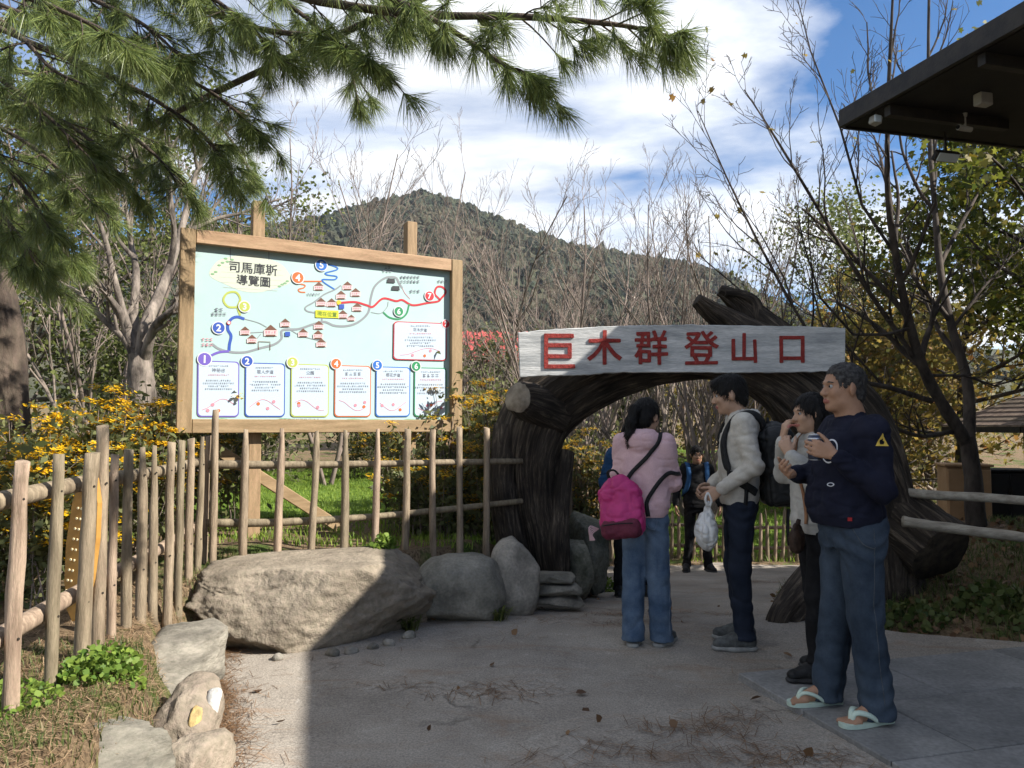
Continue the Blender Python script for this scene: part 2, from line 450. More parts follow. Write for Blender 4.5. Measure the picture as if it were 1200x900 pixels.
# ------------------------------------------------------------------ terrain
def sstep(t):
    t = np.clip(t, 0, 1); return t * t * (3 - 2 * t)
def x_left(y):
    return np.interp(y, [-4, 3.0, 3.5, 4.2, 4.75, 5.1, 5.45, 5.9, 6.5, 7.3, 8.5, 10, 11.2], [-1.2, -1.36, -1.46, -1.74, -2.02, -2.0, -1.5, -.75, -.15, .3, .62, .8, .7])
def x_right(y):
    return np.interp(y, [-4, 4.95, 5.15, 5.5, 6.0, 7, 8, 9.5, 10.3, 11.2], [7, 7, 3.5, 2.55, 2.2, 2.3, 2.8, 4.2, 5.2, 5.6])
def z_path(y):
    return -.11 * np.clip(y - 5.8, 0, 4.9)
def z_far(y):
    return np.interp(y, [10.7, 12, 18, 30, 60, 120, 900], [-.54, -.5, -.15, .55, 2.0, 4.5, 16])
def H(x, y):
    x = np.asarray(x, float); y = np.asarray(y, float)
    base = np.where(y < 10.8, z_path(y), z_far(y))
    hb = np.interp(y, [-4, 3, 5, 6, 30], [.36, .36, .40, .48, .50]) - .05 * np.clip(-1.9 - x, 0, 1) * (y < 4)
    hb = np.maximum(hb, np.where(y > 12, z_far(y), -9))
    soft = sstep((x + 1.3) / np.maximum(x_left(np.clip(y, 0, 11.2)) + 1.3, .4)) * sstep((y - 6.6) / 1.2)
    hb = hb * (1 - soft) + (base + .12) * soft
    wl = sstep((x_left(np.minimum(y, 11.2)) - .02 - x) / .22)
    wl = np.where(y > 11.2, sstep((-.5 - x) / 2.0), wl)
    z = base * (1 - wl) + hb * wl
    zr = np.interp(y, [4, 5.3, 8.5, 13, 20, 60], [.06, .10, .36, .0, .2, 2.0])
    wr = sstep((x - x_right(np.minimum(y, 11.2))) / 1.5) * (y < 14)
    wr = np.where(y >= 11.2, wr * sstep((14 - y) / 2.5), wr)
    z = z * (1 - wr) + zr * wr
    bump = .035 * fbm(np.stack([x * 1.3, y * 1.3, x * 0], -1), 3)
    onp = ((x > x_left(np.minimum(y, 11.2))) & (x < x_right(np.minimum(y, 11.2))) & (y < 11.0))
    return np.where(onp, z - .06, z + bump)

def grid_mesh(name, X, Y, Z):
    ny, nx = X.shape
    V = np.stack([X, Y, Z], -1).reshape(-1, 3)
    i = np.arange(ny - 1)[:, None] * nx; k = np.arange(nx - 1)[None]
    F = np.stack([i + k, i + k + 1, i + nx + k + 1, i + nx + k], -1).reshape(-1, 4)
    return mesh(name, V, F)

gx = np.concatenate([-np.geomspace(900, 7, 40), np.arange(-6.6, 8.0, .11), np.geomspace(8.2, 900, 40)])
gy = np.concatenate([np.linspace(-60, -4.5, 10), np.arange(-4, 15, .11), np.geomspace(15.2, 900, 60)])
GX, GY = np.meshgrid(gx, gy)
ground = kind(obj('ground', grid_mesh('ground', GX, GY, H(GX, GY)), M_GROUND), 'structure')
ground['label'] = 'soil and rough grass ground around the path'

py_ = np.arange(-3.9, 11.3, .12); pt = np.linspace(0, 1, 70)
PX = x_left(py_)[:, None] - .12 + (x_right(py_) - x_left(py_) + .2)[:, None] * pt[None]
PY = np.repeat(py_[:, None], 70, 1)
PZ = z_path(PY) + .012 * fbm(np.stack([PX * .9, PY * .9, PX * 0 + 4], -1), 3)
path = kind(obj('path', grid_mesh('path', PX, PY, PZ), M_PATH), 'structure')
path['label'] = 'worn concrete path leading under the log archway'

# mown lawns
M_LAWN = mat('mown_lawn', (.055, .10, .014), (.13, .19, .03), 9, .95, .8, 60, fine=50, spec=.1)
for nm, (x0, x1, y0, y1), lb in (('lawn', (-7.5, .1, 7.9, 17.5), 'green lawn behind the map board'), ('lawn', (-.5, 8.0, 12.0, 30.0), 'green lawn beyond the archway')):
    LX, LY = np.meshgrid(np.linspace(x0, x1, 70), np.linspace(y0, y1, 110))
    kx = np.minimum(LX, x_left(np.minimum(LY, 11.2)) - .35) if x1 < 1 else LX
    o = kind(obj(nm, grid_mesh(nm, kx, LY, H(kx, LY) + .014), M_LAWN), 'structure'); o['label'] = lb

# terrace of slabs beside the building
E1 = np.array([.967, .254, 0]); E2 = np.array([.254, -.967, 0]); TC = np.array([1.30, 4.50, 0.0])
terr = MB(); TR = np.stack([E1, E2, [0, 0, 1]], 1)
terr.box(TC + E1 * 3.0 + E2 * 4.0 + [0, 0, -.035], (6.0, 8.0, .08), TR)
terrace = kind(terr.build('terrace', M_SLAB), 'structure')
terrace['label'] = 'grey slab terrace beside the building'
k = 0
for j in range(7):
    for i in range(5):
        w_, d_ = .90, .60
        off = .45 * (j % 2)
        x0 = max(0.0, i * w_ - off); x1 = min(5.4, (i + 1) * w_ - off)
        if x1 - x0 < .1: continue
        c = TC + E1 * (x0 + x1) / 2 + E2 * (j * d_ + d_ / 2) + np.array([0, 0, .017 + .0015 * ((i * 7 + j * 3) % 3)])
        b_ = MB(); b_.box((0, 0, 0), (x1 - x0 - .007, d_ - .007, .03), TR, .004)
        o = b_.build('paving_slab', M_SLAB, terrace, loc=Vector(c))

# ------------------------------------------------------------------ far hill and its forest
ridge_px = [(-400, 300), (-100, 300), (100, 285), (250, 262), (330, 258), (380, 246), (430, 232), (490, 218), (540, 231), (600, 257), (660, 279), (720, 290), (780, 301), (830, 311), (870, 327), (900, 346), (950, 366), (1000, 380), (1100, 395), (1300, 410), (1700, 430)]
rp = np.array(ridge_px, float); D_R = 430.0
hx = (rp[:, 0] - 600) / F_PX * D_R; hz = CAM_H + (497 - rp[:, 1]) / F_PX * D_R - 4.0
HXs = np.linspace(hx[0], hx[-1], 170); HT = np.linspace(0, 1.25, 60)
def hill_pt(x, t):
    """t 0 foot, 1 ridge, above 1 the far side"""
    zr = np.interp(x, hx, hz)
    y = 130 + (D_R - 130) * t
    prof = np.where(t <= 1, np.clip(t, 0, 1) ** 1.15, 1 - (t - 1) * 1.6)
    sc = y / D_R
    z = 4 + (zr - 4) * prof
    n = fbm(np.stack([x * .018, y * .018, x * 0], -1), 4) * 9 * np.sin(np.clip(t, 0, 1) * np.pi)
    return x * (0.45 + .55 * np.clip(t, 0, 1.25)), y, z + n
X_, T_ = np.meshgrid(HXs, HT)
hx3, hy3, hz3 = hill_pt(X_, T_)
M_HILL = mat('hill_floor', (.03, .035, .018), (.075, .07, .04), .05, .95)
hill = kind(obj('hill', grid_mesh('hill', hx3, hy3, hz3), M_HILL), 'structure')
hill['label'] = 'wooded mountain ridge behind the trees'

def ico(sub):
    bm_ = bpy.data.meshes.new('tmp')
    import bmesh
    b = bmesh.new(); bmesh.ops.create_icosphere(b, subdivisions=sub, radius=1.0)
    V = np.array([v.co[:] for v in b.verts]); F = np.array([[v.index for v in f.verts] for f in b.faces]); b.free()
    bpy.data.meshes.remove(bm_)
    return V, F
ICO = {s: ico(s) for s in (1, 2, 3, 4, 5, 6)}
r_ = np.random.default_rng(21)
nt_ = 7000
tx = r_.uniform(hx[2], hx[-3], nt_); tt = 1 - r_.random(nt_) ** 1.5 * .8
tx3, ty3, tz3 = hill_pt(tx, tt)
V0, F0 = ICO[2]
r_s = r_.uniform(1.1, 2.8, nt_)
tall = np.where(r_.random(nt_) < .16, r_.uniform(1.3, 1.8, nt_), r_.uniform(.8, 1.2, nt_))
Vv = np.repeat(V0[None], nt_, 0) * (1 + .45 * vnoise(V0[None] * 2.3 + r_.random((nt_, 1, 3)) * 30) + r_.uniform(-.38, .30, (nt_, len(V0))))[..., None]
taper = np.where(tall > 1.4, .5, .12)[:, None]
Vv[..., 0] *= (1 - taper * Vv[..., 2]); Vv[..., 1] *= (1 - taper * Vv[..., 2])
Vv = Vv * (r_s[:, None, None] * np.stack([np.ones(nt_), np.ones(nt_), tall], -1)[:, None])
Vv += np.stack([tx3, ty3, tz3 + r_s * .7], -1)[:, None]
Fv = F0[None] + (np.arange(nt_) * len(V0))[:, None, None]
M_FOREST = mat('forest_crowns', (.016, .022, .012), (.058, .052, .030), .05, .95, .8, 2.2, island=.6, dist=.5, c3=(.028, .036, .020))
forest = kind(obj('forest', mesh('forest', Vv.reshape(-1, 3), Fv.reshape(-1, 3), False), M_FOREST), 'stuff')
tag(forest, 'dark green forest covering the mountain slope', 'forest')

# ------------------------------------------------------------------ building with the deep eave
EC = at(989, 128.5, 6.88); EZ = float(EC[2] - 3.885)
bld = thing('building', 'dark timber building with a deep overhanging roof at the right', 'building', (5.5, 3.0, 0))
BL = np.array([5.5, 3.0, 0])
def bpart(name, mb, m, parent=None): return mb.build(name, m, parent or bld, loc=Vector(-BL) if parent is None else None)
def corner(a, b_, z): return EC * [1, 1, 0] + E1 * a + E2 * b_ + np.array([0, 0, z + EZ])
# roof (hipped sheet with thickness)
La, Lb = 10.0, 17.0; pitch = .34; half = La / 2
top, bot = 3.885, 3.80
rv = [corner(0, 0, top), corner(La, 0, top), corner(La, Lb, top), corner(0, Lb, top), corner(half, half, top + half * pitch), corner(half, Lb - half, top + half * pitch)]
rb = [v - [0, 0, .07] for v in rv]
me = bpy.data.meshes.new('roof')
me.from_pydata([tuple(v) for v in rv + rb], [], [(0, 1, 4), (1, 2, 5, 4), (2, 3, 5), (3, 0, 4, 5), (6, 10, 7), (7, 10, 11, 8), (8, 11, 9), (9, 11, 10, 6), (0, 6, 7, 1), (1, 7, 8, 2), (2, 8, 9, 3), (3, 9, 6, 0)]); me.update()
obj('roof', me, M_DARKWOOD, bld, Vector(-BL))
for (a0, b0, ex, ln) in ((-.022, Lb / 2, E2, Lb), (La / 2, -.022, E1, La)):
    f = MB(); c = corner(a0, b0, 3.80)
    f.box(c, (.04, ln + .05, .165) if ex is E2 else (ln - .03, .04, .165), TR, .006); bpart('fascia', f, M_DARKWOOD)
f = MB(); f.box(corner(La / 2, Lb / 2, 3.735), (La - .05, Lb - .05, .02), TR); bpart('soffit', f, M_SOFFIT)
for i in range(9):
    f = MB(); f.box(corner(.66, .5 + i * .95, 3.675), (1.26, .07, .09), TR, .004); bpart('rafter_tail', f, M_DARKWOOD)
f = MB(); f.box(corner(1.34, Lb / 2 + .6, 1.86 - EZ / 2), (.12, Lb - 2.5, 3.72 + EZ), TR); bpart('wall', f, M_WALL)
f = MB(); f.box(corner(La / 2 + .3, 1.34, 1.86 - EZ / 2), (La - 2.0, .12, 3.71 + EZ), TR); bpart('wall', f, M_WALL)
f = MB(); f.box(corner(La - .8, Lb / 2, 1.86 - EZ / 2), (.12, Lb - 2.5, 3.70 + EZ), TR); bpart('wall', f, M_WALL)
for i in range(3):
    wn = MB(); wn.box(corner(1.265, 2.6 + i * 3.2, 1.75), (.03, 1.5, 1.2), TR, .005)
    wo_ = wn.build('window', M_DARKWOOD, bld, loc=Vector(-BL))
    g = MB(); g.box(corner(1.245, 2.6 + i * 3.2, 1.75), (.012, 1.36, 1.06), TR)
    M_GLASS = M_GLASS if i else mat('window_glass', (.03, .035, .04), None, rough=.08, spec=.8)
    g.build('pane', M_GLASS, wo_)

# fittings under the eave
M_PLASTIC = mat('grey_plastic', (.30, .29, .26), (.35, .34, .31), 8, .45)
M_LENS = mat('dark_lens', (.01, .01, .012), None, rough=.1, spec=.8)
M_LAMPGLASS = mat('frosted_glass', (.62, .70, .74), None, rough=.18, spec=.9)
fl = thing('floodlight', 'small black floodlight with a pale glass front under the roof edge', 'floodlight', Vector(corner(1.0, .12, 3.50)))
b_ = MB(); b_.box((0, 0, 0), (.26, .06, .10), TR @ rotm((1, 0, 0), R(-40)), .012); b_.build('housing', M_DARKWOOD, fl)
b_ = MB(); b_.box(np.array(TR @ rotm((1, 0, 0), R(-40))) @ np.array([0, .034, 0]), (.225, .012, .078), TR @ rotm((1, 0, 0), R(-40)), .003); b_.build('lens', M_LAMPGLASS, fl)
b_ = MB(); b_.tube([(0, 0, .03), (0, 0, .23)], .012, 8); b_.build('bracket', M_DARKWOOD, fl)
ZS = 3.724 + EZ
p = at_z(1131, 150, ZS - .13)
sc = thing('security_camera', 'pale cylindrical security camera hanging from the soffit', 'camera', (p[0], p[1], p[2]))
b_ = MB(); b_.tube([(.06, .01, -.01), (-.035, 0, 0), (-.065, -.01, .004)], [.023, .025, .025], 14); b_.build('body', M_PLASTIC, sc, smooth=False)
b_ = MB(); b_.tube([(-.066, -.01, .004), (-.074, -.012, .004)], [.019, .017], 12); b_.build('lens', M_LENS, sc)
b_ = MB(); b_.tube([(0, 0, .02), (0, 0, .10)], .011, 8); b_.tube([(0, 0, .10), (0, 0, (3.724 + EZ) - p[2])], [.018, .022], 12); b_.build('bracket', M_PLASTIC, sc)
p = at_z(1152, 117, ZS - .05)
jb = MB(); jb.box((0, 0, 0), (.13, .08, .10), TR, .008)
o = jb.build('junction_box', M_PLASTIC, None, loc=Vector((p[0], p[1], (3.724 + EZ) - .05))); tag(o, 'pale square junction box fixed to the soffit above the security camera', 'box')
lid = MB(); lid.box((0, -.045, 0), (.115, .012, .088), TR, .003); lid.build('lid', M_PLASTIC, o)
p = at_z(1026, 141, ZS - .055)
sl = thing('wall_lamp', 'small pale lamp at the outer roof corner', 'lamp', (p[0], p[1], (3.724 + EZ) - .055))
b_ = MB(); b_.box((0, 0, 0), (.085, .085, .075), TR @ rotm((0, 1, 0), R(14)), .012); b_.build('housing', M_PLASTIC, sl)
b_ = MB(); b_.box((-.002, -.049, -.002), (.068, .01, .06), TR, .003); b_.build('lens', M_LAMPGLASS, sl)
# ------------------------------------------------------------------ rocks
def rock(name, label, c, half, seed, boxy=0.5, rz=0.0, m=None, sub=5, rough=.10, flat=0.0, tilt=0.0, cat='rock', group=None, layered=0.0):
    V, F = ICO[sub]
    p = 2 + boxy * 4
    n = (np.abs(V) ** p).sum(1) ** (1 / p)
    W = V / n[:, None]
    q = V * 1.1 + seed * 5.13
    d = rough * (fbm(q, 2) * .9 + .45 * fbm(q * 3.1 + 5, 3, .55)) - .05 * rough * np.abs(fbm(q * 6, 2))
    # chipped flat facets
    r0 = np.random.default_rng(seed)
    for _ in range(16 if rough > .06 else 3):
        nd = r0.normal(size=3); nd /= np.linalg.norm(nd)
        h = r0.uniform(.76, .97); e = (W @ nd) - h
        W = W - np.clip(e, 0, None)[:, None] * nd * .92
    W = W * (1 + d)[:, None]
    W += V * (rough * .17 * fbm(V * 14 + seed, 4, .65))[:, None]
    W -= V * (rough * .10 * np.clip(1 - np.abs(vnoise(V * [3, 3, 5] + seed * 3)) * 9, 0, 1))[:, None]
    if layered: W[:, :2] *= (1 + layered * vnoise(np.c_[V[:, :1] * .4, V[:, 1:2] * .4, W[:, 2:] * 7 + seed]))[:, None]
    if flat: W[:, 2] = np.where(W[:, 2] > flat, flat + (W[:, 2] - flat) * .25, W[:, 2])
    W = W * np.asarray(half)
    o = obj(name, mesh(name, W, F), m, None, Vector(c), (0, tilt, rz))
    return tag(o, label, cat, group)

rock('boulder', 'huge rough grey boulder below the picket fence in front of the map board', (-1.40, 5.44, .23), (.87, .47, .41), 4, .55, R(20), M_ROCK, 6, .085, .66)
rock('boulder', 'smooth round dark boulder beside the huge rough boulder', (-.40, 5.93, .19), (.345, .29, .285), 9, .15, R(15), M_ROCK2, 5, .05)
rock('boulder', 'upright egg-shaped boulder in front of the left foot of the archway', (.02, 6.16, .24), (.20, .19, .33), 13, .15, 0, M_ROCK2, 4, .05)
rock('boulder', 'dark squat stone just inside the left foot of the archway', (.60, 6.95, .12), (.15, .22, .29), 17, .3, 0, M_MOSSROCK, 4, .12)
rock('boulder', 'large dark block of stone beside the path beyond the archway', (.72, 7.55, .20), (.21, .36, .36), 19, .6, .2, M_MOSSROCK, 4, .12)
rock('boulder', 'flat-topped pale layered rock at the corner of the path', (-1.83, 4.42, .12), (.235, .50, .235), 23, .75, R(14), M_ROCKL, 5, .07, .75, layered=.03)
rock('boulder', 'rounded pale rock at the bottom left edge of the path', (-1.60, 3.02, .10), (.33, .26, .25), 29, .25, R(10), M_ROCKL, 5, .09)
rock('boulder', 'angular brown rock between the flat-topped and the rounded pale rocks', (-1.50, 3.60, .08), (.16, .26, .19), 33, .8, R(20), M_ROCK, 4, .16)
rock('boulder', 'low broken rock at the path edge below the angular brown rock', (-1.33, 3.22, .03), (.15, .22, .15), 37, .6, 0, M_ROCK, 4, .16)
rock('stone', 'small white stone wedged against the angular brown rock', (-1.37, 3.58, .17), (.035, .05, .085), 41, .3, R(30), mat('white_stone', (.45, .44, .41), (.62, .60, .56), 20, .8, .5, 40), 3, .1, tilt=.2, cat='stone')
rock('stone', 'small yellowish stone wedged on top of the angular brown rock', (-1.40, 3.45, .15), (.03, .045, .065), 43, .5, R(30), mat('ochre_stone', (.28, .21, .10), (.50, .36, .14), 18, .85, .5, 30), 3, .14, tilt=.25, cat='stone')
for i, (dx_, z_, wd) in enumerate(((0.0, .02, .21), (.012, .115, .205), (-.01, .20, .185))):
    rock('stone_slab', ('bottom', 'middle', 'top')[i] + ' slab of the small stone stack under the archway foot', (.37 + dx_, 6.38, z_), (wd, .16, .046), 50 + i, .85, R(8), M_ROCK2, 4, .08, cat='stone slab', group='stacked stone slabs')
r0 = np.random.default_rng(5)
for i, (x, y) in enumerate([(-1.13, 4.93), (-1.02, 4.97), (-.90, 5.06), (-.81, 5.14), (-1.45, 4.84), (-.70, 5.33)]):
    rock('pebble', 'small grey pebble at the foot of the huge boulder, ' + ('second from the left', 'third from the left', 'fourth from the left', 'fifth from the left', 'alone in the sun', 'nearest the round boulder')[i], (x, y, .02), (.05 * r0.uniform(.7, 1.3), .04, .03), 60 + i, .3, r0.uniform(0, 3), M_ROCK2, 2, .1, cat='pebble', group='pebbles at the boulder foot')

# ------------------------------------------------------------------ picket fence of rough poles
def pole_mesh(L, r, seed, point=0.0, sides=11):
    r0 = np.random.default_rng(seed)
    zs = np.array([0, .06, .15, .27, .4, .52, .64, .75, .86, .93, 1.0])
    n = len(zs)
    bx, by = np.cumsum(r0.normal(0, .0018, n)), np.cumsum(r0.normal(0, .0018, n))
    rad = r * (1.08 - .16 * zs) * (1 + r0.normal(0, .03, n))
    an = np.linspace(0, 2 * np.pi, sides, endpoint=False)
    rr = rad[:, None] * (1 + .07 * vnoise(np.stack([np.cos(an)[None] * 1.2 + zs[:, None] * 3 + seed, np.sin(an)[None] * 1.2 + 0 * zs[:, None], zs[:, None] * 5 + 0 * an[None]], -1)))
    # knots
    for _ in range(3):
        kz, ka = r0.uniform(.1, .9), r0.uniform(0, 6.28)
        rr += .22 * r * np.exp(-((zs[:, None] - kz) / .03) ** 2) * np.exp(-((np.angle(np.exp(1j * (an[None] - ka)))) / .45) ** 2)
    x = rr * np.cos(an)[None] + bx[:, None]; y = rr * np.sin(an)[None] + by[:, None]
    z = np.repeat(zs[:, None] * L, sides, 1)
    if point:   # hewn to a blade at the top
        f = np.clip((zs - (1 - point)) / point, 0, 1)[:, None]
        y = y * (1 - .75 * f); x = x * (1 - .45 * f)
    z[-1] += (x[-1] * r0.uniform(-.25, .25) + y[-1] * r0.uniform(-.25, .25))
    V = np.stack([x, y, z], -1).reshape(-1, 3)
    i = np.arange(n - 1)[:, None] * sides; k = np.arange(sides)[None]; k2 = (k + 1) % sides
    F4 = np.stack([i + k, i + k2, i + sides + k2, i + sides + k], -1).reshape(-1, 4)
    V = np.vstack([V, V[-sides:].mean(0), V[:sides].mean(0)]); c = n * sides
    F3 = np.array([[c, c - sides + q, c - sides + (q + 1) % sides] for q in range(sides)] + [[c + 1, (q + 1) % sides, q] for q in range(sides)])
    me = mesh('picket', V, [F4, F3])
    sm = np.ones(len(F4) + len(F3), bool); sm[len(F4):] = False; me.polygons.foreach_set('use_smooth', sm)
    return me

def rail_mesh(pts, r0_, r1_, seed):
    P = spline(pts, 16)
    V, F4, F3 = tube_np(P, np.linspace(r0_, r1_, 16), 10, True, .12, seed)
    return mesh('rail', V, [F4, np.array(F3)])

LA, LB = (-1.885, 2.90), (-2.235, 5.58)
fenceL = thing('picket_fence', 'fence of rough upright wooden poles running along the left bank', 'fence', (*LA, .36))
oL = np.array([*LA, .36])
left_posts = [(17, 540, 836, 11, 0), (65, 532, 812, 9, 0), (97, 531, 791, 11, 0), (117, 499, 779, 9.5, 0), (133, 532, 762, 6.5, 0), (150, 526, 767, 7.5, 0), (167, 524, 722, 7.5, .22),
              (182, 522, 714, 6.5, .3), (197, 518, 722, 6.5, 0), (210, 516, 716, 6, 0), (222, 514, 706, 6, 0), (233, 512, 675, 5.2, .25), (241, 511, 660, 4.5, 0)]
for i, (px, yt, yb, hw, pt_) in enumerate(left_posts):
    x, y = on_line(px, LA, LB, (yt + yb) / 2)
    r = hw * .76 / F_PX * y
    zt, zb = z_at(yt, y), z_at(yb, y) - .10
    o = obj('picket', pole_mesh(zt - zb, r, 100 + i, pt_), M_LOGP, fenceL, Vector((x, y, zb) - oL))
    o.rotation_euler = (rng.normal(0, .008), rng.normal(0, .012), rng.uniform(0, .4))
    for zn in (1.175, .65):
        if zb + .1 < zn < zt:
            nb = MB(); rr_ = r * 1.02; nb.tube([(rr_ * .75, -rr_ * .62, zn - zb), (rr_ * .86, -rr_ * .71, zn - zb)], [.0055, .005], 7); nb.build('nail', M_DARKWOOD, o)
for z in (1.175, .64):
    dirn = np.array([LB[0] - LA[0], LB[1] - LA[1]]); dirn /= np.linalg.norm(dirn)
    nrm = np.array([-dirn[1], dirn[0]])
    pts = []
    for t in (-1.4, -.2, .9, 1.9, 2.85):
        q = np.array(LA) + dirn * t + nrm * .075
        pts.append((q[0] - oL[0], q[1] - oL[1], z + .012 * math.sin(t * 3) + (.06 * t / 2.8 if z < 1 else -.005) - oL[2]))
    obj('rail', rail_mesh(pts, .043, .034, int(z * 100)), M_LOGP, fenceL)

FA, FB = (-2.19, 5.60), (-.20, 6.42)
fenceF = thing('picket_fence', 'fence of thin upright poles standing above the boulders below the map board', 'fence', (*FA, .45))
oF = np.array([*FA, .45])
front_posts = [(251, 480, 658, 4.6, 0), (286, 503, 652, 5.2, .2), (326, 502, 650, 5, .22), (365, 505, 648, 4.6, .1), (403, 504, 645, 5, .25), (439, 503, 640, 4.7, .22), (474, 503, 650, 4.7, 0), (508, 504, 648, 4.2, 0), (540, 501, 646, 4.2, 0), (570, 502, 642, 4.4, 0)]
for i, (px, yt, yb, hw, pt_) in enumerate(front_posts):
    x, y = on_line(px, FA, FB, 575)
    zt, zb = z_at(yt, y), z_at(yb, y) - .12
    o = obj('picket', pole_mesh(zt - zb, hw * .9 / F_PX * y, 200 + i, pt_), M_LOGP, fenceF, Vector((x, y, zb) - oF))
    o.rotation_euler = (rng.normal(0, .012), rng.normal(0, .015), rng.uniform(-.3, .3))
for ys in ((545, 545, 544, 542, 541), (614, 613, 607, 598, 588)):
    pts = []
    for px, yy in zip((240, 330, 430, 520, 612), ys):
        x, y = on_line(px, FA, FB, 570)
        pts.append(np.array((x, y + .055, z_at(yy, y))) - oF)
    obj('rail', rail_mesh(pts, .030, .024, ys[0]), M_LOGP, fenceF)

# yellow painted plank leaning behind the poles
yp = at(97, 640, 3.74)
ol = np.array([(0.0, -.36), (.055, -.30), (.085, -.15), (.09, .05), (.075, .22), (.04, .33), (0, .37), (-.045, .33), (-.08, .2), (-.09, 0), (-.075, -.18), (-.04, -.31)])
me = prism(ol, .028, 'yellow_plank')
M_YPL = mat('yellow_paint', (.30, .15, .032), (.40, .215, .05), 6, .6, .2, 30)
o = obj('painted_plank', me, M_YPL, None, Vector((yp[0], yp[1], yp[2])), (R(90), R(6), R(-18)))
tag(o, 'yellow painted leaf-shaped plank with pale dots leaning behind the fence poles', 'plank')
dm = mat('cream_dots', (.75, .65, .4))
for i in range(9):
    for j in range(2):
        me = prism([(math.cos(a) * .006, math.sin(a) * .006) for a in np.linspace(0, 6.28, 7)[:-1]], .004, 'dot') if i + j == 0 else me
        if i + j == 0: me.materials.append(dm)
        obj('painted_dot', me, None, o, (-.055 + j * .022 + .002 * i, -.22 + i * .05, .0155))

# ------------------------------------------------------------------ map board
A_ = at(208, 400, 6.30)[:2]; B_ = at(539.5, 400, 7.59)[:2]
BW = float(np.linalg.norm(B_ - A_)); BRZ = math.atan2(B_[1] - A_[1], B_[0] - A_[0]); BZ0, BZ1 = 1.385, 3.085
GZ = float(H(A_[0] + .8, A_[1] + .5))
board = thing('map_board', 'large pale blue trail map board in a timber frame on two posts', 'map board', (A_[0], A_[1], GZ), BRZ)
bx_ = np.array([math.cos(BRZ), math.sin(BRZ)]); bn_ = np.array([-math.sin(BRZ), math.cos(BRZ)])
FW = .118; REC = .065
def bmb(name, c, size, m, parent=board, bev=.006, rot=None):
    b = MB(); b.box((0, 0, 0), size, rot, bev); return b.build(name, m, parent, loc=Vector((c[0], c[1], c[2] - GZ)))
HM = (BZ0 + BZ1) / 2; HH = BZ1 - BZ0
bmb('frame_rail', (BW / 2, -.02, BZ1 - FW / 2), (BW - 2 * FW - .004, .05, FW), M_TIMBER)
bmb('frame_rail', (BW / 2, -.02, BZ0 + FW / 2), (BW - 2 * FW - .004, .05, FW), M_TIMBER)
bmb('frame_stile', (FW / 2, -.022, HM), (FW, .055, HH), M_TIMBERV)
bmb('frame_stile', (BW - FW / 2, -.022, HM), (FW, .055, HH), M_TIMBERV)
M_PANEL = mat('pale_blue_print', tuple(.60 * q for q in C(186, 216, 214)), tuple(.60 * q for q in C(197, 222, 219)), 1.5, .5)
bmb('panel', (BW / 2, .036, HM), (BW - .08, .03, HH - .08), M_PANEL, bev=0)
def bpx(px, py):
    """pixel -> board coordinates (x along, z up) on the printed face"""
    d = ray(px, py); yl = .0195
    o_ = np.array([0, 0, CAM_H]); p0 = np.array([A_[0] + bn_[0] * yl, A_[1] + bn_[1] * yl, 0]); nn = np.array([bn_[0], bn_[1], 0])
    q = o_ + d * (((p0 - o_) @ nn) / (d @ nn))
    return np.array([(q[:2] - A_) @ bx_, q[2]])
def bz(zx, zy): return bpx(200 + zx * .3, 240 + zy * .3)
for px_, top_ in ((303, 237), (484.5, 261)):
    u = bpx(px_, 350)[0]; p_ = A_ + bx_ * u + bn_ * .11
    zt = z_at(top_, p_[1]); gz = float(H(p_[0], p_[1])) - .2
    bmb('post', (u, .11, (zt + gz) / 2), (.105, .105, zt - gz), M_TIMBERV)
def brace(p, q, w_=.10):
    p, q = np.array(p), np.array(q); d = q - p; L_ = np.linalg.norm(d)
    an = math.atan2(d[2], math.hypot(d[0], d[1])); az = math.atan2(d[1], d[0])
    return bmb('brace', (p + q) / 2, (L_, .05, w_), M_TIMBER, rot=rotm((0, 0, 1), az) @ rotm((0, 1, 0), -an))
u0, z0 = bpx(250, 522); u1, z1 = bpx(402, 618)
brace((u0, .20, z0), (u1 + .02, .20, z1 - .02))
u0, z0 = bpx(508, 512); u1, z1 = bpx(597, 535)
brace((u0, .19, z0), (u1, .19, z1), .09)

_lay = [0.0]
def print_mesh(name, V2, F, m, parent=board, lift=None):
    """flat print on the panel: V2 (n,2) board coordinates"""
    V2 = np.asarray(V2, float)
    _lay[0] += .00004
    y = .0205 - (lift if lift is not None else .0010) - _lay[0]
    me = bpy.data.meshes.new(name)
    me.from_pydata([(a, y, b - GZ) for a, b in V2], [], [list(f) for f in F]); me.update()
    return obj(name, me, m, parent)
def ribbon(name, Z, w_, m, parent=board, closed=False, n=None, lift=None, smooth=True):
    P = np.array([bz(*q) for q in Z])
    if smooth: P = spline(P, n or len(Z) * 8)
    T = np.gradient(P, axis=0); T /= np.linalg.norm(T, axis=1)[:, None] + 1e-9
    Nn = np.c_[-T[:, 1], T[:, 0]]
    V = np.vstack([P + Nn * w_ / 2, P - Nn * w_ / 2]); k = len(P)
    return print_mesh(name, V, [[k + i, k + i + 1, i + 1, i] for i in range(k - 1)], m, parent, lift)
def disc(name, zx, zy, r_m, m, parent=board, lift=.0016, k=28, sq=1.0):
    c = bz(zx, zy); a = np.linspace(0, 2 * np.pi, k, endpoint=False)
    return print_mesh(name, np.c_[c[0] + r_m * np.cos(a), c[1] + r_m * sq * np.sin(a)], [list(range(k))], m, parent, lift)
_tx = {}
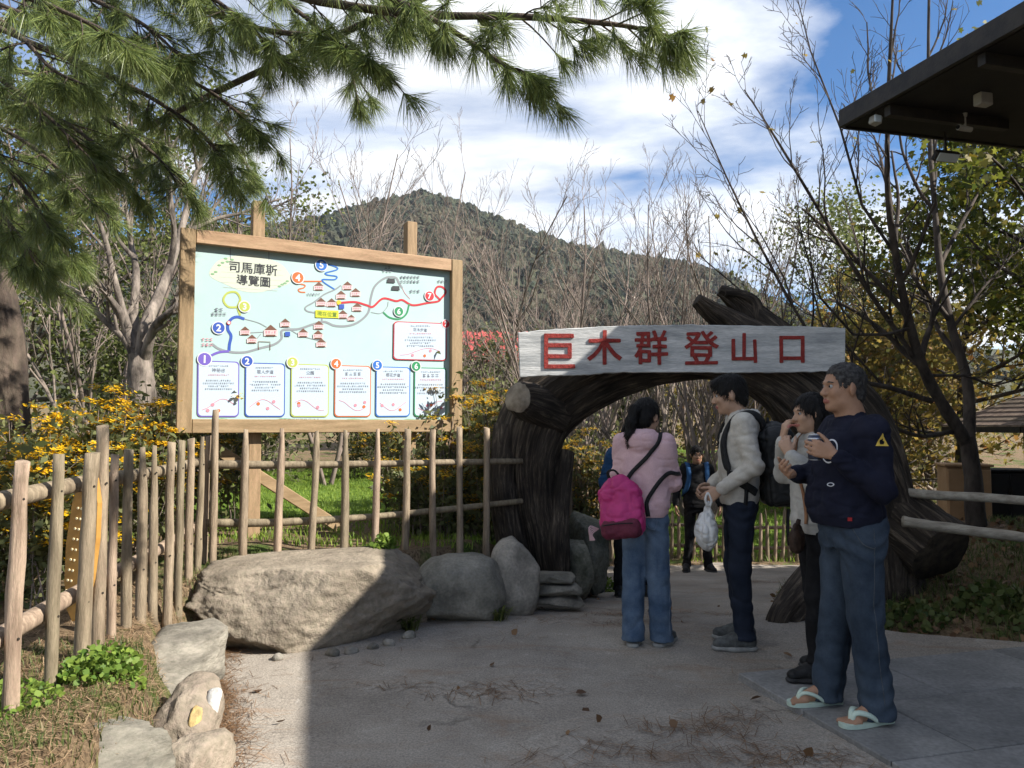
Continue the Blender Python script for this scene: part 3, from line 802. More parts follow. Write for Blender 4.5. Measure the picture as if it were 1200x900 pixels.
def text_np(s, offset=0.0):
    key = (s, offset)
    if key not in _tx:
        cu = bpy.data.curves.new('txt', 'FONT'); cu.body = s; cu.align_x = 'CENTER'; cu.offset = offset; cu.resolution_u = 3
        o = bpy.data.objects.new('txt', cu); COL.objects.link(o)
        dg = bpy.context.evaluated_depsgraph_get(); me = bpy.data.meshes.new_from_object(o.evaluated_get(dg))
        V = np.array([v.co[:2] for v in me.vertices]); F = [list(p.vertices) for p in me.polygons]
        bpy.data.objects.remove(o); bpy.data.curves.remove(cu); bpy.data.meshes.remove(me)
        V = V - (V.min(0) + V.max(0)) / 2
        _tx[key] = (V, F)
    return _tx[key]
def text(name, s, zx, zy, h, m, parent=board, offset=.0, lift=.0024, slant=0.0):
    V, F = text_np(s, offset); c = bz(zx, zy)
    s_ = h / (V[:, 1].max() - V[:, 1].min())
    W = V * s_; W[:, 0] += slant * W[:, 1]
    return print_mesh(name, W + c, F, m, parent, lift)
def ink(name, rgb): return mat('ink_' + name, tuple(.60 * q for q in C(*rgb)), None, rough=.5)
I_GREY = ink('grey', (150, 155, 160)); I_RED = ink('red', (205, 50, 60)); I_GRN = ink('green', (45, 150, 95)); I_BLU = ink('blue', (58, 92, 185))
I_SKY = ink('skyblue', (45, 115, 205)); I_PUR = ink('purple', (120, 100, 195)); I_OLV = ink('olive', (190, 200, 95)); I_ORG = ink('orange', (220, 115, 60))
I_WHT = ink('white', (235, 238, 240)); I_BOX = ink('box', (205, 222, 236)); I_BLK = ink('black', (60, 62, 66)); I_TXT = ink('text', (135, 140, 152)); I_PNK = ink('pink', (222, 150, 165))
I_CRM = ink('cream', (218, 224, 205)); I_ROOF = ink('roof', (120, 82, 66)); I_HOUSE = ink('house', (232, 208, 208)); I_YEL = ink('yellow', (225, 225, 60)); I_LINE = ink('line', (196, 204, 190)); I_MEAD = ink('meadow', (140, 185, 140))
rd = lambda Z, w_, m: ribbon('route_line', Z, w_, m)
# title cloud
a = np.linspace(0, 2 * np.pi, 40, endpoint=False)
P = np.array([bz(312 + 158 * math.cos(t) * (1 + .05 * math.sin(5 * t)), 268 + 70 * math.sin(t) * (1 + .06 * math.cos(4 * t)) + 12 * math.cos(t)) for t in a])
ttl = print_mesh('title_cloud', P[::-1], [list(range(40))], I_CRM, lift=.0006)
for i in range(6): ribbon('stripe', [(190 + 8 * abs(i - 3), 222 + i * 20), (440 - 8 * abs(i - 2), 236 + i * 20)], .004, I_LINE, ttl, lift=.0011, smooth=False)
text('title_lettering', '司馬庫斯', 324, 249, .100, I_BLK, ttl, .012)
text('title_lettering', '導覽圖', 324, 297, .092, I_BLK, ttl, .012)
for x_ in (233, 383): ribbon('hanging_cord', [(x_, 168), (x_ + 1, 215)], .006, I_TXT, ttl, smooth=False)
for (x_, y_) in ((215, 210), (222, 222), (203, 226), (190, 236), (176, 262), (164, 270), (425, 318), (436, 311), (447, 306), (456, 298), (240, 214)):
    disc('leaf_mark', x_, y_, .016, I_MEAD, ttl, .002, 8, .5)
# roads and routes
rd([(160, 543), (190, 563), (235, 575), (290, 576), (350, 560), (405, 545), (433, 522), (437, 490), (500, 485), (555, 467), (600, 457), (640, 472), (690, 473), (735, 457), (772, 420), (782, 365), (798, 318), (838, 286), (878, 284), (892, 306), (905, 325)], .020, I_GREY)
rd([(590, 455), (588, 428), (535, 416), (527, 400), (560, 380), (600, 350), (640, 332), (665, 315)], .013, I_GREY)
rd([(285, 445), (340, 460), (375, 478)], .007, I_GREY); rd([(310, 500), (345, 498), (370, 497)], .007, I_GREY); rd([(470, 490), (505, 510), (545, 522), (580, 530)], .007, I_GREY); rd([(335, 525), (352, 505)], .006, I_GREY)
rd([(782, 420), (820, 424), (845, 400), (850, 378)], .006, I_GREY); rd([(905, 325), (915, 345), (935, 368)], .005, I_PNK)
rd([(660, 383), (720, 380), (765, 392), (790, 398), (830, 366), (880, 376), (905, 372), (945, 392), (1000, 384), (1050, 374), (1032, 348), (1040, 322), (1062, 322), (1074, 342), (1050, 374)], .020, I_RED)
rd([(830, 420), (855, 440), (892, 446), (920, 427), (932, 388)], .016, I_GRN)
rd([(288, 446), (262, 438), (240, 444), (225, 464), (224, 488), (236, 512), (230, 545), (228, 570)], .024, I_BLU)
rd([(228, 572), (185, 577), (140, 598)], .020, I_PUR)
rd([(262, 400), (225, 398), (206, 372), (222, 345), (255, 342), (272, 368), (262, 400), (272, 432)], .017, I_OLV)
rd([(505, 299), (590, 299)], .012, I_ORG); rd([(500, 308), (524, 314), (520, 324), (500, 330), (505, 340), (526, 342)], .011, I_ORG)
rd([(610, 231), (648, 244), (648, 254), (606, 266), (612, 274), (648, 280), (640, 292), (594, 292), (600, 304), (640, 330)], .012, I_SKY)
def house(x_, y_, s=1.0):
    w_, h_ = 20 * s, 14 * s
    o = print_mesh('house_mark', [bz(x_ - w_, y_ + h_), bz(x_ + w_, y_ + h_), bz(x_ + w_, y_ - 4 * s), bz(x_ - w_, y_ - 4 * s)], [[0, 1, 2, 3]], I_HOUSE, lift=.0028)
    print_mesh('roof_mark', [bz(x_ - w_ * .95, y_ - 3 * s), bz(x_ + w_ * .95, y_ - 3 * s), bz(x_, y_ - 19 * s)], [[0, 1, 2]], I_ROOF, o, .0034)
    print_mesh('base_mark', [bz(x_ - w_ * .7, y_ + h_ + 1), bz(x_ + w_ * .7, y_ + h_ + 1), bz(x_ + w_ * .7, y_ + h_ - 4 * s), bz(x_ - w_ * .7, y_ + h_ - 4 * s)], [[0, 1, 2, 3]], I_ROOF, o, .0034)
    glyphs(o, x_, y_ + 3 * s, 4, 1, 7 * s, I_PNK)
def glyphs(parent, x_, y_, n_, rows, s, m, lead=1.55, jit=None):
    """fine print too small to read: rows of tiny marks"""
    V, F = [], []
    r0 = np.random.default_rng(int(x_ * 7 + y_))
    for rr in range(rows):
        k = n_ - (jit[rr] if jit else 0)
        for i in range(k):
            cx = x_ + (i - (k - 1) / 2) * s * 1.18; cy = y_ + rr * s * lead
            for (a0, b0, a1, b1) in ((-.42, -.4, .42, -.2), (-.42, .15, .42, .35), (-.12 + r0.uniform(-.2, .2), -.45, .1, .45)):
                if r0.random() < .85:
                    n0 = len(V); V += [bz(cx + a0 * s, cy + b1 * s), bz(cx + a1 * s, cy + b1 * s), bz(cx + a1 * s, cy + b0 * s), bz(cx + a0 * s, cy + b0 * s)]; F.append([n0, n0 + 1, n0 + 2, n0 + 3])
    return print_mesh('fine_print', V, F, m, parent, .0042)
for q in ((578, 320), (690, 318), (722, 344), (665, 354), (587, 382), (628, 384), (728, 402), (672, 430), (705, 443, .75), (578, 472), (447, 463), (390, 494, 1.35), (290, 494), (317, 526), (517, 502), (575, 509), (588, 541)): house(*q)
yl = print_mesh('place_plate', [bz(565, 440), bz(655, 443), bz(655, 414), bz(565, 411)], [[0, 1, 2, 3]], I_YEL, lift=.0030)
text('place_lettering', '現在位置', 610, 427, .044, ink('moss', (120, 150, 60)), yl, .01, .0048)
disc('marker', 656, 382, .022, ink('sun', (235, 200, 50)), lift=.0036); disc('marker', 227, 461, .018, I_RED, lift=.0036); disc('marker', 227, 461, .012, I_WHT, lift=.0042)
for (x_, y_) in ((667, 398), (456, 505)): print_mesh('sign_mark', [bz(x_ - 10, y_ + 9), bz(x_ + 10, y_ + 9), bz(x_ + 10, y_ - 9), bz(x_ - 10, y_ - 9)], [[0, 1, 2, 3]], I_BLU, lift=.0036)
for (x_, y_) in ((860, 297), (878, 326)): print_mesh('gate_mark', [bz(x_ - 16, y_ + 7), bz(x_ + 16, y_ + 9), bz(x_ + 14, y_ - 8), bz(x_ - 13, y_ - 9)], [[0, 1, 2, 3]], I_BLK, lift=.0036)
ribbon('gate_mark', [(343, 566), (343, 534), (388, 536), (388, 568)], .006, I_ROOF, smooth=False)
for (x_, y_, n_, rows, s) in ((188, 410, 2, 1, 15), (188, 427, 4, 1, 13), (142, 527, 3, 2, 13), (846, 246, 2, 1, 11), (846, 259, 3, 1, 11), (934, 283, 6, 2, 11), (953, 338, 3, 1, 12), (1060, 299, 3, 1, 11), (558, 350, 5, 1, 9)):
    glyphs(board, x_, y_, n_, rows, s, I_TXT if y_ != 527 else I_PNK)
def badge(s, x_, y_, r_, m, parent=board):
    o = disc('number_badge', x_, y_, r_ + .008, I_WHT, parent, .0044); 
    o2 = disc('badge_face', x_, y_, r_, m, o if parent is board else parent, .0052)
    text('badge_number', s, x_, y_, r_ * 1.25, I_WHT, o if parent is board else parent, .03, .0062)
for s, x_, y_, r_, m in (('2', 187, 481, .048, I_BLU), ('3', 288, 398, .044, I_OLV), ('4', 496, 285, .050, I_ORG), ('5', 588, 236, .050, I_SKY), ('7', 1010, 357, .046, I_RED), ('6', 890, 417, .044, I_GRN)): badge(s, x_, y_, r_, m)
def rrect(x0, y0, x1, y1, r_):
    pts = []
    for cx, cy, a0 in ((x1 - r_, y1 - r_, 0), (x0 + r_, y1 - r_, 90), (x0 + r_, y0 + r_, 180), (x1 - r_, y0 + r_, 270)):
        for k in range(6): t = R(a0 + 18 * k); pts.append((cx + r_ * math.cos(t), cy + r_ * math.sin(t)))
    return pts
def info(n_, q, m, bxy, head, seed):
    (x0, y0), (x1, y1), (x2, y2), (x3, y3) = q      # tl tr br bl in zoom coordinates
    f = lambda s, t: ((x0 * (1 - s) + x1 * s) * (1 - t) + (x3 * (1 - s) + x2 * s) * t, (y0 * (1 - s) + y1 * s) * (1 - t) + (y3 * (1 - s) + y2 * s) * t)
    asp = (x1 - x0) / (y2 - y1)
    O = [bz(*f(s, t / 1.0)) for s, t in [((p[0]), p[1] / 1.0) for p in [(a_ / asp if asp < 1 else a_, b_) for a_, b_ in rrect(0, 0, asp if asp < 1 else 1, 1, .07)]]]
    if asp >= 1: O = [bz(*f(a_, b_)) for a_, b_ in rrect(0, 0, 1, 1, .08)]
    O = np.array(O); c = O.mean(0)
    o = print_mesh('info_panel', O[::-1] if False else O, [list(range(len(O)))[::-1]], m, lift=.0012)
    I = c + (O - c) * (1 - .009 / np.abs(O - c).max(0))
    print_mesh('panel_face', I, [list(range(len(I)))[::-1]], I_BOX, o, .0024)
    cx, cy = f(.5, .12)
    g = lambda t: f(.5, t)
    glyphs(o, *g(.09 if y0 > 600 else .1), 11, 1, 6, I_TXT)
    if head: text('heading', head, *g(.165 if y0 > 600 else .2), .034, I_TXT, o, .008, .0042)
    else: glyphs(o, *g(.165), 4, 1, 14, I_TXT)
    glyphs(o, *g(.25 if y0 > 600 else .3), 12, 1, 6, I_PNK)
    glyphs(o, *g(.35 if y0 > 600 else .4), 15, 4, 7, I_TXT, 1.6, jit=[3, 0, 5, 2])
    r0 = np.random.default_rng(seed)
    pts = [f(s_, .78 + .1 * math.sin(seed + s_ * 6)) for s_ in np.linspace(.12, .88, 6)]
    ribbon('trail_sketch', pts, .005, I_PNK, o, lift=.0040)
    for k in range(3): disc('trail_stop', *f(r0.uniform(.15, .85), r0.uniform(.7, .9)), .015, (I_ORG, I_PNK, I_PNK)[k], o, .0046, 12)
    badge(str(n_), *bxy, .052 if n_ == 1 else .045 if n_ < 7 else .038, m, o)
info(1, ((105, 608), (268, 613), (266, 828), (103, 828)), I_PUR, (132, 603), '神祕谷', 1)
info(2, ((291, 616), (447, 620), (445, 828), (289, 828)), I_BLU, (298, 611), '獵人步道', 2)
info(3, ((470, 621), (618, 625), (616, 828), (468, 828)), I_OLV, (475, 616), '公園', 3)
info(4, ((640, 626), (782, 630), (780, 828), (638, 828)), I_ORG, (645, 621), None, 4)
info(5, ((801, 631), (935, 635), (933, 827), (799, 828)), I_SKY, (806, 627), '櫻花步道', 5)
info(6, ((951, 635), (1077, 638), (1075, 826), (949, 827)), I_GRN, (957, 631), None, 6)
info(7, ((870, 455), (1078, 463), (1076, 610), (868, 605)), I_RED, (1073, 466), '巨木步道', 7)
text('credit_lettering', '司馬庫斯部落發展協會', 503, 843, .036, I_BLK, board, .01)
for s_, (a0, a1) in enumerate(((85, 330), (300, 640), (600, 900), (850, 1095))):
    k = np.linspace(0, 1, 14)
    up = [bz(a0 + (a1 - a0) * t, 852 - 16 * math.sin(t * np.pi) - 3 * math.sin(t * 17 + s_) ) for t in k]; dn = [bz(a0 + (a1 - a0) * t, 872) for t in k]
    print_mesh('meadow_strip', up + dn, [[14 + i, 14 + i + 1, i + 1, i] for i in range(13)], I_MEAD, lift=.0004)

# ------------------------------------------------------------------ log archway and its sign
def uv_bark_mat(name, dark, mid, pale, su=2.2, sv=20.0):
    m, t, b = principled(name); L = t.links.new
    b.inputs['Roughness'].default_value = 0.85; b.inputs['Specular IOR Level'].default_value = 0.2
    tc = t.nodes.new('ShaderNodeUVMap'); mp = t.nodes.new('ShaderNodeMapping'); mp.inputs['Scale'].default_value = (su, sv, 1)
    L(tc.outputs[0], mp.inputs['Vector'])
    n = t.nodes.new('ShaderNodeTexNoise'); n.inputs['Scale'].default_value = 1.6; n.inputs['Detail'].default_value = 9; n.inputs['Roughness'].default_value = .7; n.inputs['Distortion'].default_value = .5
    L(mp.outputs[0], n.inputs['Vector'])
    r = t.nodes.new('ShaderNodeValToRGB'); e = r.color_ramp.elements
    e[0].position = .33; e[0].color = (*dark, 1); e[1].position = .72; e[1].color = (*pale, 1); q = e.new(.52); q.color = (*mid, 1)
    L(n.outputs['Fac'], r.inputs[0])
    o = t.nodes.new('ShaderNodeTexCoord'); n2 = t.nodes.new('ShaderNodeTexNoise'); n2.inputs['Scale'].default_value = 2.2; n2.inputs['Detail'].default_value = 5
    L(o.outputs['Object'], n2.inputs['Vector'])
    h = t.nodes.new('ShaderNodeHueSaturation'); mr = t.nodes.new('ShaderNodeMapRange'); mr.inputs['From Min'].default_value = .3; mr.inputs['From Max'].default_value = .7; mr.inputs['To Min'].default_value = .45; mr.inputs['To Max'].default_value = 1.5
    L(n2.outputs['Fac'], mr.inputs['Value']); L(mr.outputs[0], h.inputs['Value']); L(r.outputs[0], h.inputs['Color']); L(h.outputs[0], b.inputs['Base Color'])
    bp = t.nodes.new('ShaderNodeBump'); bp.inputs['Strength'].default_value = 1.0; bp.inputs['Distance'].default_value = .035
    L(n.outputs['Fac'], bp.inputs['Height']); L(bp.outputs[0], b.inputs['Normal'])
    return m
M_ARCH = uv_bark_mat('old_arch_wood', (.010, .008, .0065), (.05, .039, .030), (.21, .165, .12))
M_CUT = mat('pale_cut_wood', (.13, .105, .08), (.30, .255, .20), 9, .85, .5, 25)
def swept(name, pts, rad, m, parent=None, sides=56, n=150, ridge=.10, seed=0, flat=None, endmat=None, label=None):
    P = spline(pts, n); rr = np.interp(np.linspace(0, 1, n), np.linspace(0, 1, len(rad)), rad)
    T, U, W = frames(P)
    s = np.concatenate([[0], np.cumsum(np.linalg.norm(np.diff(P, axis=0), axis=1))])
    an = np.linspace(0, 2 * np.pi, sides, endpoint=False)
    A2, S2 = np.meshgrid(an, s); B2 = A2; A2 = A2 + .30 * S2 + .25 * vnoise(np.stack([S2 * 1.1 + seed, np.cos(A2), np.sin(A2)], -1))
    q = np.stack([np.cos(A2) * 2.6 + seed * 7.1, np.sin(A2) * 2.6 + .15 * np.sin(S2 * 2), S2 * .55], -1)
    q2 = np.stack([np.cos(A2) * 9 + seed, np.sin(A2) * 9, S2 * 1.6], -1)
    q3 = np.stack([np.cos(A2) * .9 + seed, np.sin(A2) * .9, S2 * 1.5], -1)
    dsp = 1 + ridge * (1.1 * (1 - 2 * np.abs(vnoise(q))) * .7 + .5 * vnoise(q2)) + 1.9 * ridge * vnoise(q3) - 1.1 * ridge * np.clip(1 - 5 * np.abs(vnoise(q * .6 + 40)), 0, 1)
    A2 = B2; k = rr[:, None] * (1 + (dsp - 1) * (.55 + .75 * np.clip(.5 + vnoise(np.stack([np.cos(A2) * 1.1 + 5, np.sin(A2) * 1.1 + seed, S2 * .9], -1)), 0, 1.3)))
    V = P[:, None] + k[..., None] * (np.cos(A2)[..., None] * U[:, None] + (flat or 1) * np.sin(A2)[..., None] * W[:, None])
    V = V.reshape(-1, 3)
    i = np.arange(n - 1)[:, None] * sides; kk = np.arange(sides)[None]; k2 = (kk + 1) % sides
    F4 = np.stack([i + kk, i + k2, i + sides + k2, i + sides + kk], -1).reshape(-1, 4)
    V = np.vstack([V, P[0], P[-1]]); c = n * sides
    F3 = np.array([[c, (g + 1) % sides, g] for g in range(sides)] + [[c + 1, c - sides + g, c - sides + (g + 1) % sides] for g in range(sides)])
    me = mesh(name, V, [F4, F3])
    uv = me.uv_layers.new(name='UVMap')
    vi = np.empty(len(me.loops), np.int32); me.loops.foreach_get('vertex_index', vi)
    su = np.append(np.repeat(s, sides), [0, s[-1]]); sv = np.append(np.tile(an / (2 * np.pi), n), [0, 0]) * 2 * np.pi * float(np.mean(rr))
    sv = sv.copy()
    ll = np.stack([su[vi], sv[vi]], -1)
    # close the seam
    f4 = len(F4) * 4; blk = ll[:f4].reshape(-1, 4, 2); mxv = blk[..., 1].max(1, keepdims=True); wrap = (mxv - blk[..., 1]) > np.pi * float(np.mean(rr))
    blk[..., 1] = np.where(wrap, blk[..., 1] + 2 * np.pi * float(np.mean(rr)), blk[..., 1])
    uv.data.foreach_set('uv', ll.astype(np.float32).ravel())
    o = obj(name, me, [m, endmat] if endmat else m, parent)
    if endmat:
        mi = np.zeros(len(me.polygons), np.int32); mi[len(F4):] = 1; me.polygons.foreach_set('material_index', mi)
    return o
def pxs(L): return [at(a_, b_, d_) for a_, b_, d_, r_ in L], [r_ / F_PX * d_ for a_, b_, d_, r_ in L]
arch = thing('log_archway', 'archway of a huge dark hollowed tree trunk spanning the path', 'archway')
def apart(name, L, **k):
    P_, r_ = pxs(L); return swept(name, P_, r_, k.pop('m', M_ARCH), arch, **k)
apart('trunk', [(638, 712, 6.95, 30), (631, 650, 6.92, 26), (619, 580, 6.9, 31), (620, 520, 6.85, 36), (643, 474, 6.85, 40), (700, 438, 6.8, 37), (765, 424, 6.8, 29), (835, 420, 6.75, 29), (900, 434, 6.7, 40), (950, 470, 6.65, 50), (990, 530, 6.65, 52), (1008, 610, 6.65, 50), (1014, 680, 6.6, 52), (1015, 745, 6.6, 60)], n=240, sides=100, ridge=.10, seed=1)
apart('root', [(658, 705, 6.75, 13), (653, 640, 6.78, 15), (655, 580, 6.85, 13), (662, 530, 6.95, 11)], n=60, sides=28, ridge=.2, seed=2)
apart('root', [(612, 690, 6.7, 15), (600, 620, 6.72, 15), (594, 560, 6.75, 17), (600, 500, 6.8, 20)], n=60, sides=28, ridge=.22, seed=3)
apart('branch_stub', [(650, 486, 6.8, 26), (628, 476, 6.62, 24), (612, 469, 6.5, 20), (607, 467, 6.45, 17)], n=30, sides=32, ridge=.08, seed=4, endmat=M_CUT)
apart('branch_stub', [(905, 420, 6.95, 34), (888, 385, 6.95, 24), (872, 360, 6.95, 14), (852, 345, 6.95, 9), (843, 341, 6.95, 6)], n=60, sides=26, ridge=.3, seed=5)
apart('branch_stub', [(890, 405, 6.9, 26), (862, 380, 6.9, 17), (835, 362, 6.88, 12), (818, 350, 6.85, 8)], n=50, sides=26, ridge=.3, seed=6)
apart('branch_stub', [(890, 380, 6.9, 10), (885, 355, 6.9, 7), (868, 345, 6.9, 6), (850, 343, 6.9, 5)], n=40, sides=20, ridge=.3, seed=7)
apart('root', [(908, 750, 5.75, 12), (916, 728, 5.85, 18), (948, 692, 6.1, 22), (992, 650, 6.4, 26)], n=60, sides=36, ridge=.2, seed=8)
flog = swept('fallen_log', *pxs([(985, 565, 7.0, 34), (1030, 592, 6.7, 35), (1070, 622, 6.4, 36), (1102, 650, 6.15, 35)]), M_ARCH, None, 48, 70, .12, 9, endmat=mat('dark_end_grain', (.015, .012, .009), (.06, .045, .03), 12, .9, .8, 30))
tag(flog, 'thick dark fallen log with a sawn end behind the man in navy', 'log')

sign = thing('entrance_sign', 'long whitewashed plank sign with red carved characters across the archway', 'sign')
DS = 6.28
top_e = [(607, 390), (640, 387), (680, 384.5), (740, 382), (800, 381), (870, 382), (940, 383), (989, 384.5)]
bot_e = [(988.5, 434), (940, 436.5), (860, 437), (780, 436.5), (720, 437), (680, 440), (640, 440.5), (609, 442.5)]
O = []
for seq in (top_e, bot_e):
    S_ = spline([at(px, py, DS)[[0, 2]] for px, py in seq], 60); S_[1:-1, 1] += rng.normal(0, .0022, 58); O += list(S_)
O = np.array(O); cz = O.mean(0)
me = prism((O - cz)[::-1], .065, 'plank')
M_PLANKW = mat('weathered_whitewash', (.30, .31, .31), (.56, .56, .54), 2.2, .85, .6, 12, stretch=(1, 9, 9), fine=26, dist=.008)
o = obj('plank', me, M_PLANKW, sign, Vector((cz[0], DS, cz[1])), (R(90), 0, 0))
bv = o.modifiers.new('bevel', 'BEVEL'); bv.width = .006; bv.segments = 2; bv.limit_method = 'ANGLE'
M_REDCH = mat('red_carved_paint', (.16, .02, .017), (.36, .05, .04), 30, .8, .7, 60, c3=(.27, .032, .026), lo=.25, hi=.8)
for ch, px, py, h in zip('巨木群登山口', (655.5, 708.5, 763, 822, 872, 928), (411.5, 407, 407, 407.5, 407.5, 409.5), (41, 41, 40, 40, 35, 32)):
    V2, F2 = text_np(ch); nv = len(V2); Vs, Fs = [], []
    for q, (ox, oy) in enumerate(((0, 0), (.016, 0), (-.016, 0), (0, .016), (0, -.016), (.011, .011), (-.011, -.011), (.011, -.011), (-.011, .011))):
        zt = .03 + q * .0009
        Vs += [np.c_[V2 + [ox, oy], np.full(nv, zt)], np.c_[V2 + [ox, oy], np.full(nv, -.03)]]; b0_ = q * 2 * nv
        Fs += [[b0_ + k for k in f_] for f_ in F2]
        ed = {}
        for f_ in F2:
            for u_, v_ in zip(f_, f_[1:] + f_[:1]): ed[(u_, v_)] = 1
        Fs += [[b0_ + u_, b0_ + nv + u_, b0_ + nv + v_, b0_ + v_] for (u_, v_) in ed if (v_, u_) not in ed]
    me = bpy.data.meshes.new('carved_character'); me.from_pydata(np.vstack(Vs).tolist(), [], Fs); me.update()
    V = np.array([v.co[:] for v in me.vertices]); V -= (V.max(0) + V.min(0)) / 2
    s_ = h / F_PX * DS / (V[:, 1].max() - V[:, 1].min())
    V[:, :2] *= s_; V[:, 2] *= s_ * .8
    V[:, 0] *= 0.97
    V[:, :2] += .004 * np.stack([vnoise(np.c_[V[:, :2] * 14, V[:, 2:] * 0 + px]), vnoise(np.c_[V[:, :2] * 14, V[:, 2:] * 0 + px + 9])], -1)
    W = np.c_[V[:, 0], -V[:, 2], V[:, 1]]
    me.vertices.foreach_set('co', W.astype(np.float32).ravel()); me.update()
    p_ = at(px, py, DS - .034)
    obj('carved_character', me, M_REDCH, sign, Vector(p_))
for px in (660, 905):      # brackets that hold the plank on the log
    b_ = MB(); p_ = at(px, 425, DS + .14); b_.box(p_, (.05, .22, .05), None, .004); b_.build('bracket', M_DARKWOOD, sign)

# ------------------------------------------------------------------ rail fence on the right
railf = thing('rail_fence', 'low fence of two pale round rails in front of the right garden', 'fence', tuple(at(1120, 650, 6.0)))
oR = at(1120, 650, 6.0)
for L in ([(1010, 572, 6.55), (1080, 579, 6.3), (1150, 583, 6.1), (1235, 589, 5.9)], [(1058, 611, 5.82), (1100, 617, 5.78), (1160, 625, 5.7), (1235, 634, 5.6)]):
    obj('rail', rail_mesh([at(*q) - oR for q in L], .040, .036, int(L[0][1])), mat('pale_rail', (.22, .19, .15), (.40, .36, .29), 6, .85, .5, 30, stretch=(1, 5, 5)) if L[0][1] == 572 else bpy.data.materials['pale_rail'], railf)
for px, d_ in ((1028, 6.6), (1226, 6.0)):
    p_ = at(px, 560, d_); g_ = float(H(p_[0], p_[1]))
    obj('post', pole_mesh(p_[2] - g_ + .1, .05, px), M_LOGP, railf, Vector((p_[0], p_[1] + .07, g_ - .1) - oR))

# ------------------------------------------------------------------ picket fences beyond the archway
def small_fence(label, A, B, n_, h, name='picket_fence', rail=True):
    g0 = float(H(*A)); t = thing(name, label, 'fence', (*A, g0)); o0 = np.array([*A, g0])
    base = [pole_mesh(1.0, 1.0, 300 + q, 0, 7) for q in range(4)]
    for i in range(n_):
        f = i / (n_ - 1); x = A[0] + (B[0] - A[0]) * f; y = A[1] + (B[1] - A[1]) * f; z = float(H(x, y))
        hh = h * rng.uniform(.88, 1.08)
        o = obj('picket', base[i % 4], M_LOGP, t, Vector((x, y, z - .08) - o0)); o.scale = (.026, .026, hh + .08)
        o.rotation_euler = (rng.normal(0, .02), rng.normal(0, .03), rng.uniform(0, 6))
    for f_ in (.3, .78):
        P_ = [np.array((A[0] + (B[0] - A[0]) * q, A[1] + (B[1] - A[1]) * q + .04, float(H(A[0] + (B[0] - A[0]) * q, A[1] + (B[1] - A[1]) * q)) + h * f_)) - o0 for q in np.linspace(0, 1, 6)]
        obj('rail', rail_mesh(P_, .025, .025, int(f_ * 10)), M_LOGP, t)
small_fence('grey picket fence along the path just beyond the archway', (.52, 8.3), (1.45, 11.3), 34, 1.15)
small_fence('low picket fence crossing behind the man in black', (1.6, 11.45), (6.4, 11.2), 46, .62)

# ------------------------------------------------------------------ shelter and cabinets at the right
sp = np.array([9.05, 12.9, 0.0]); gz = float(H(9.0, 12.9))
shel = thing('shelter', 'small open shelter with a brown shingle roof behind the right trees', 'shelter', (sp[0], sp[1], gz))
W_, D_, ze, za_ = 1.25, 1.1, 1.42 - gz, 2.10 - gz
for sx in (-1, 1):
    for sy in (-1, 1):
        b_ = MB(); b_.box((sx * (W_ - .25), sy * (D_ - .2), ze / 2), (.1, .1, ze), None, .005); b_.build('post', M_DARKWOOD, shel)
# four roof sides, shingle courses as stepped boards
for side in range(4):
    a_ = side * math.pi / 2; Rm = rotm((0, 0, 1), a_)
    hw, hd = (W_, D_) if side % 2 == 0 else (D_, W_)
    for k in range(9):
        f0, f1 = k / 9, (k + 1) / 9 + .03
        def q(f, s_, lift): return Rm @ np.array([s_ * hw * (1 - f), -hd * (1 - f), ze + (za_ - ze) * f + lift])
        V = [q(f0, -1, .03), q(f0, 1, .03), q(min(f1, 1), 1, .008), q(min(f1, 1), -1, .008), q(f0, -1, 0), q(f0, 1, 0)]
        me = bpy.data.meshes.new('shingle_course'); me.from_pydata([tuple(v) for v in V], [], [(0, 1, 2, 3), (4, 5, 1, 0)]); me.update()
        obj('shingle_course', me, M_SHINGLE, shel)
    b_ = MB(); b_.box(Rm @ np.array([0, -hd + .02, ze - .05]), (2 * hw - .05, .03, .09), Rm); b_.build('eave_board', M_DARKWOOD, shel)
def cabinet(name, label, px, py0, py1, d_, wpx, m, cat):
    p0, p1 = at(px, py1, d_), at(px, py0, d_); g_ = float(H(p0[0], p0[1])); h_ = p1[2] - g_; w__ = wpx / F_PX * d_
    t = thing(name, label, cat, (p0[0], p0[1], g_), R(-14))
    b_ = MB(); b_.box((0, 0, h_ / 2), (w__, .4, h_), None, .01); b_.build('body', m, t)
    for s_ in (-1, 1):
        b_ = MB(); b_.box((s_ * w__ * .245, -.21, h_ * .52), (w__ * .46, .02, h_ * .86), None, .006); dd = b_.build('door', m, t)
        b_ = MB(); b_.box((-s_ * w__ * .05 + s_ * w__ * .08, -.23, h_ * .55), (.015, .02, .12)); b_.build('handle', M_DARKWOOD, dd)
    b_ = MB(); b_.box((0, 0, h_ + .015), (w__ + .05, .46, .03), None, .006); b_.build('top_board', m, t)
M_CARTON = mat('tan_board', (.26, .155, .075), (.34, .21, .11), 4, .75, .1, 30)
cabinet('cabinet', 'tan wooden cabinet behind the dark bare tree at the right', 1131, 546, 618, 9.6, 46, M_CARTON, 'cabinet')
cabinet('cabinet', 'black cabinet beside the tan wooden cabinet', 1178, 552, 622, 9.9, 44, mat('black_board', (.012, .012, .013), (.022, .022, .022), 4, .5), 'cabinet')

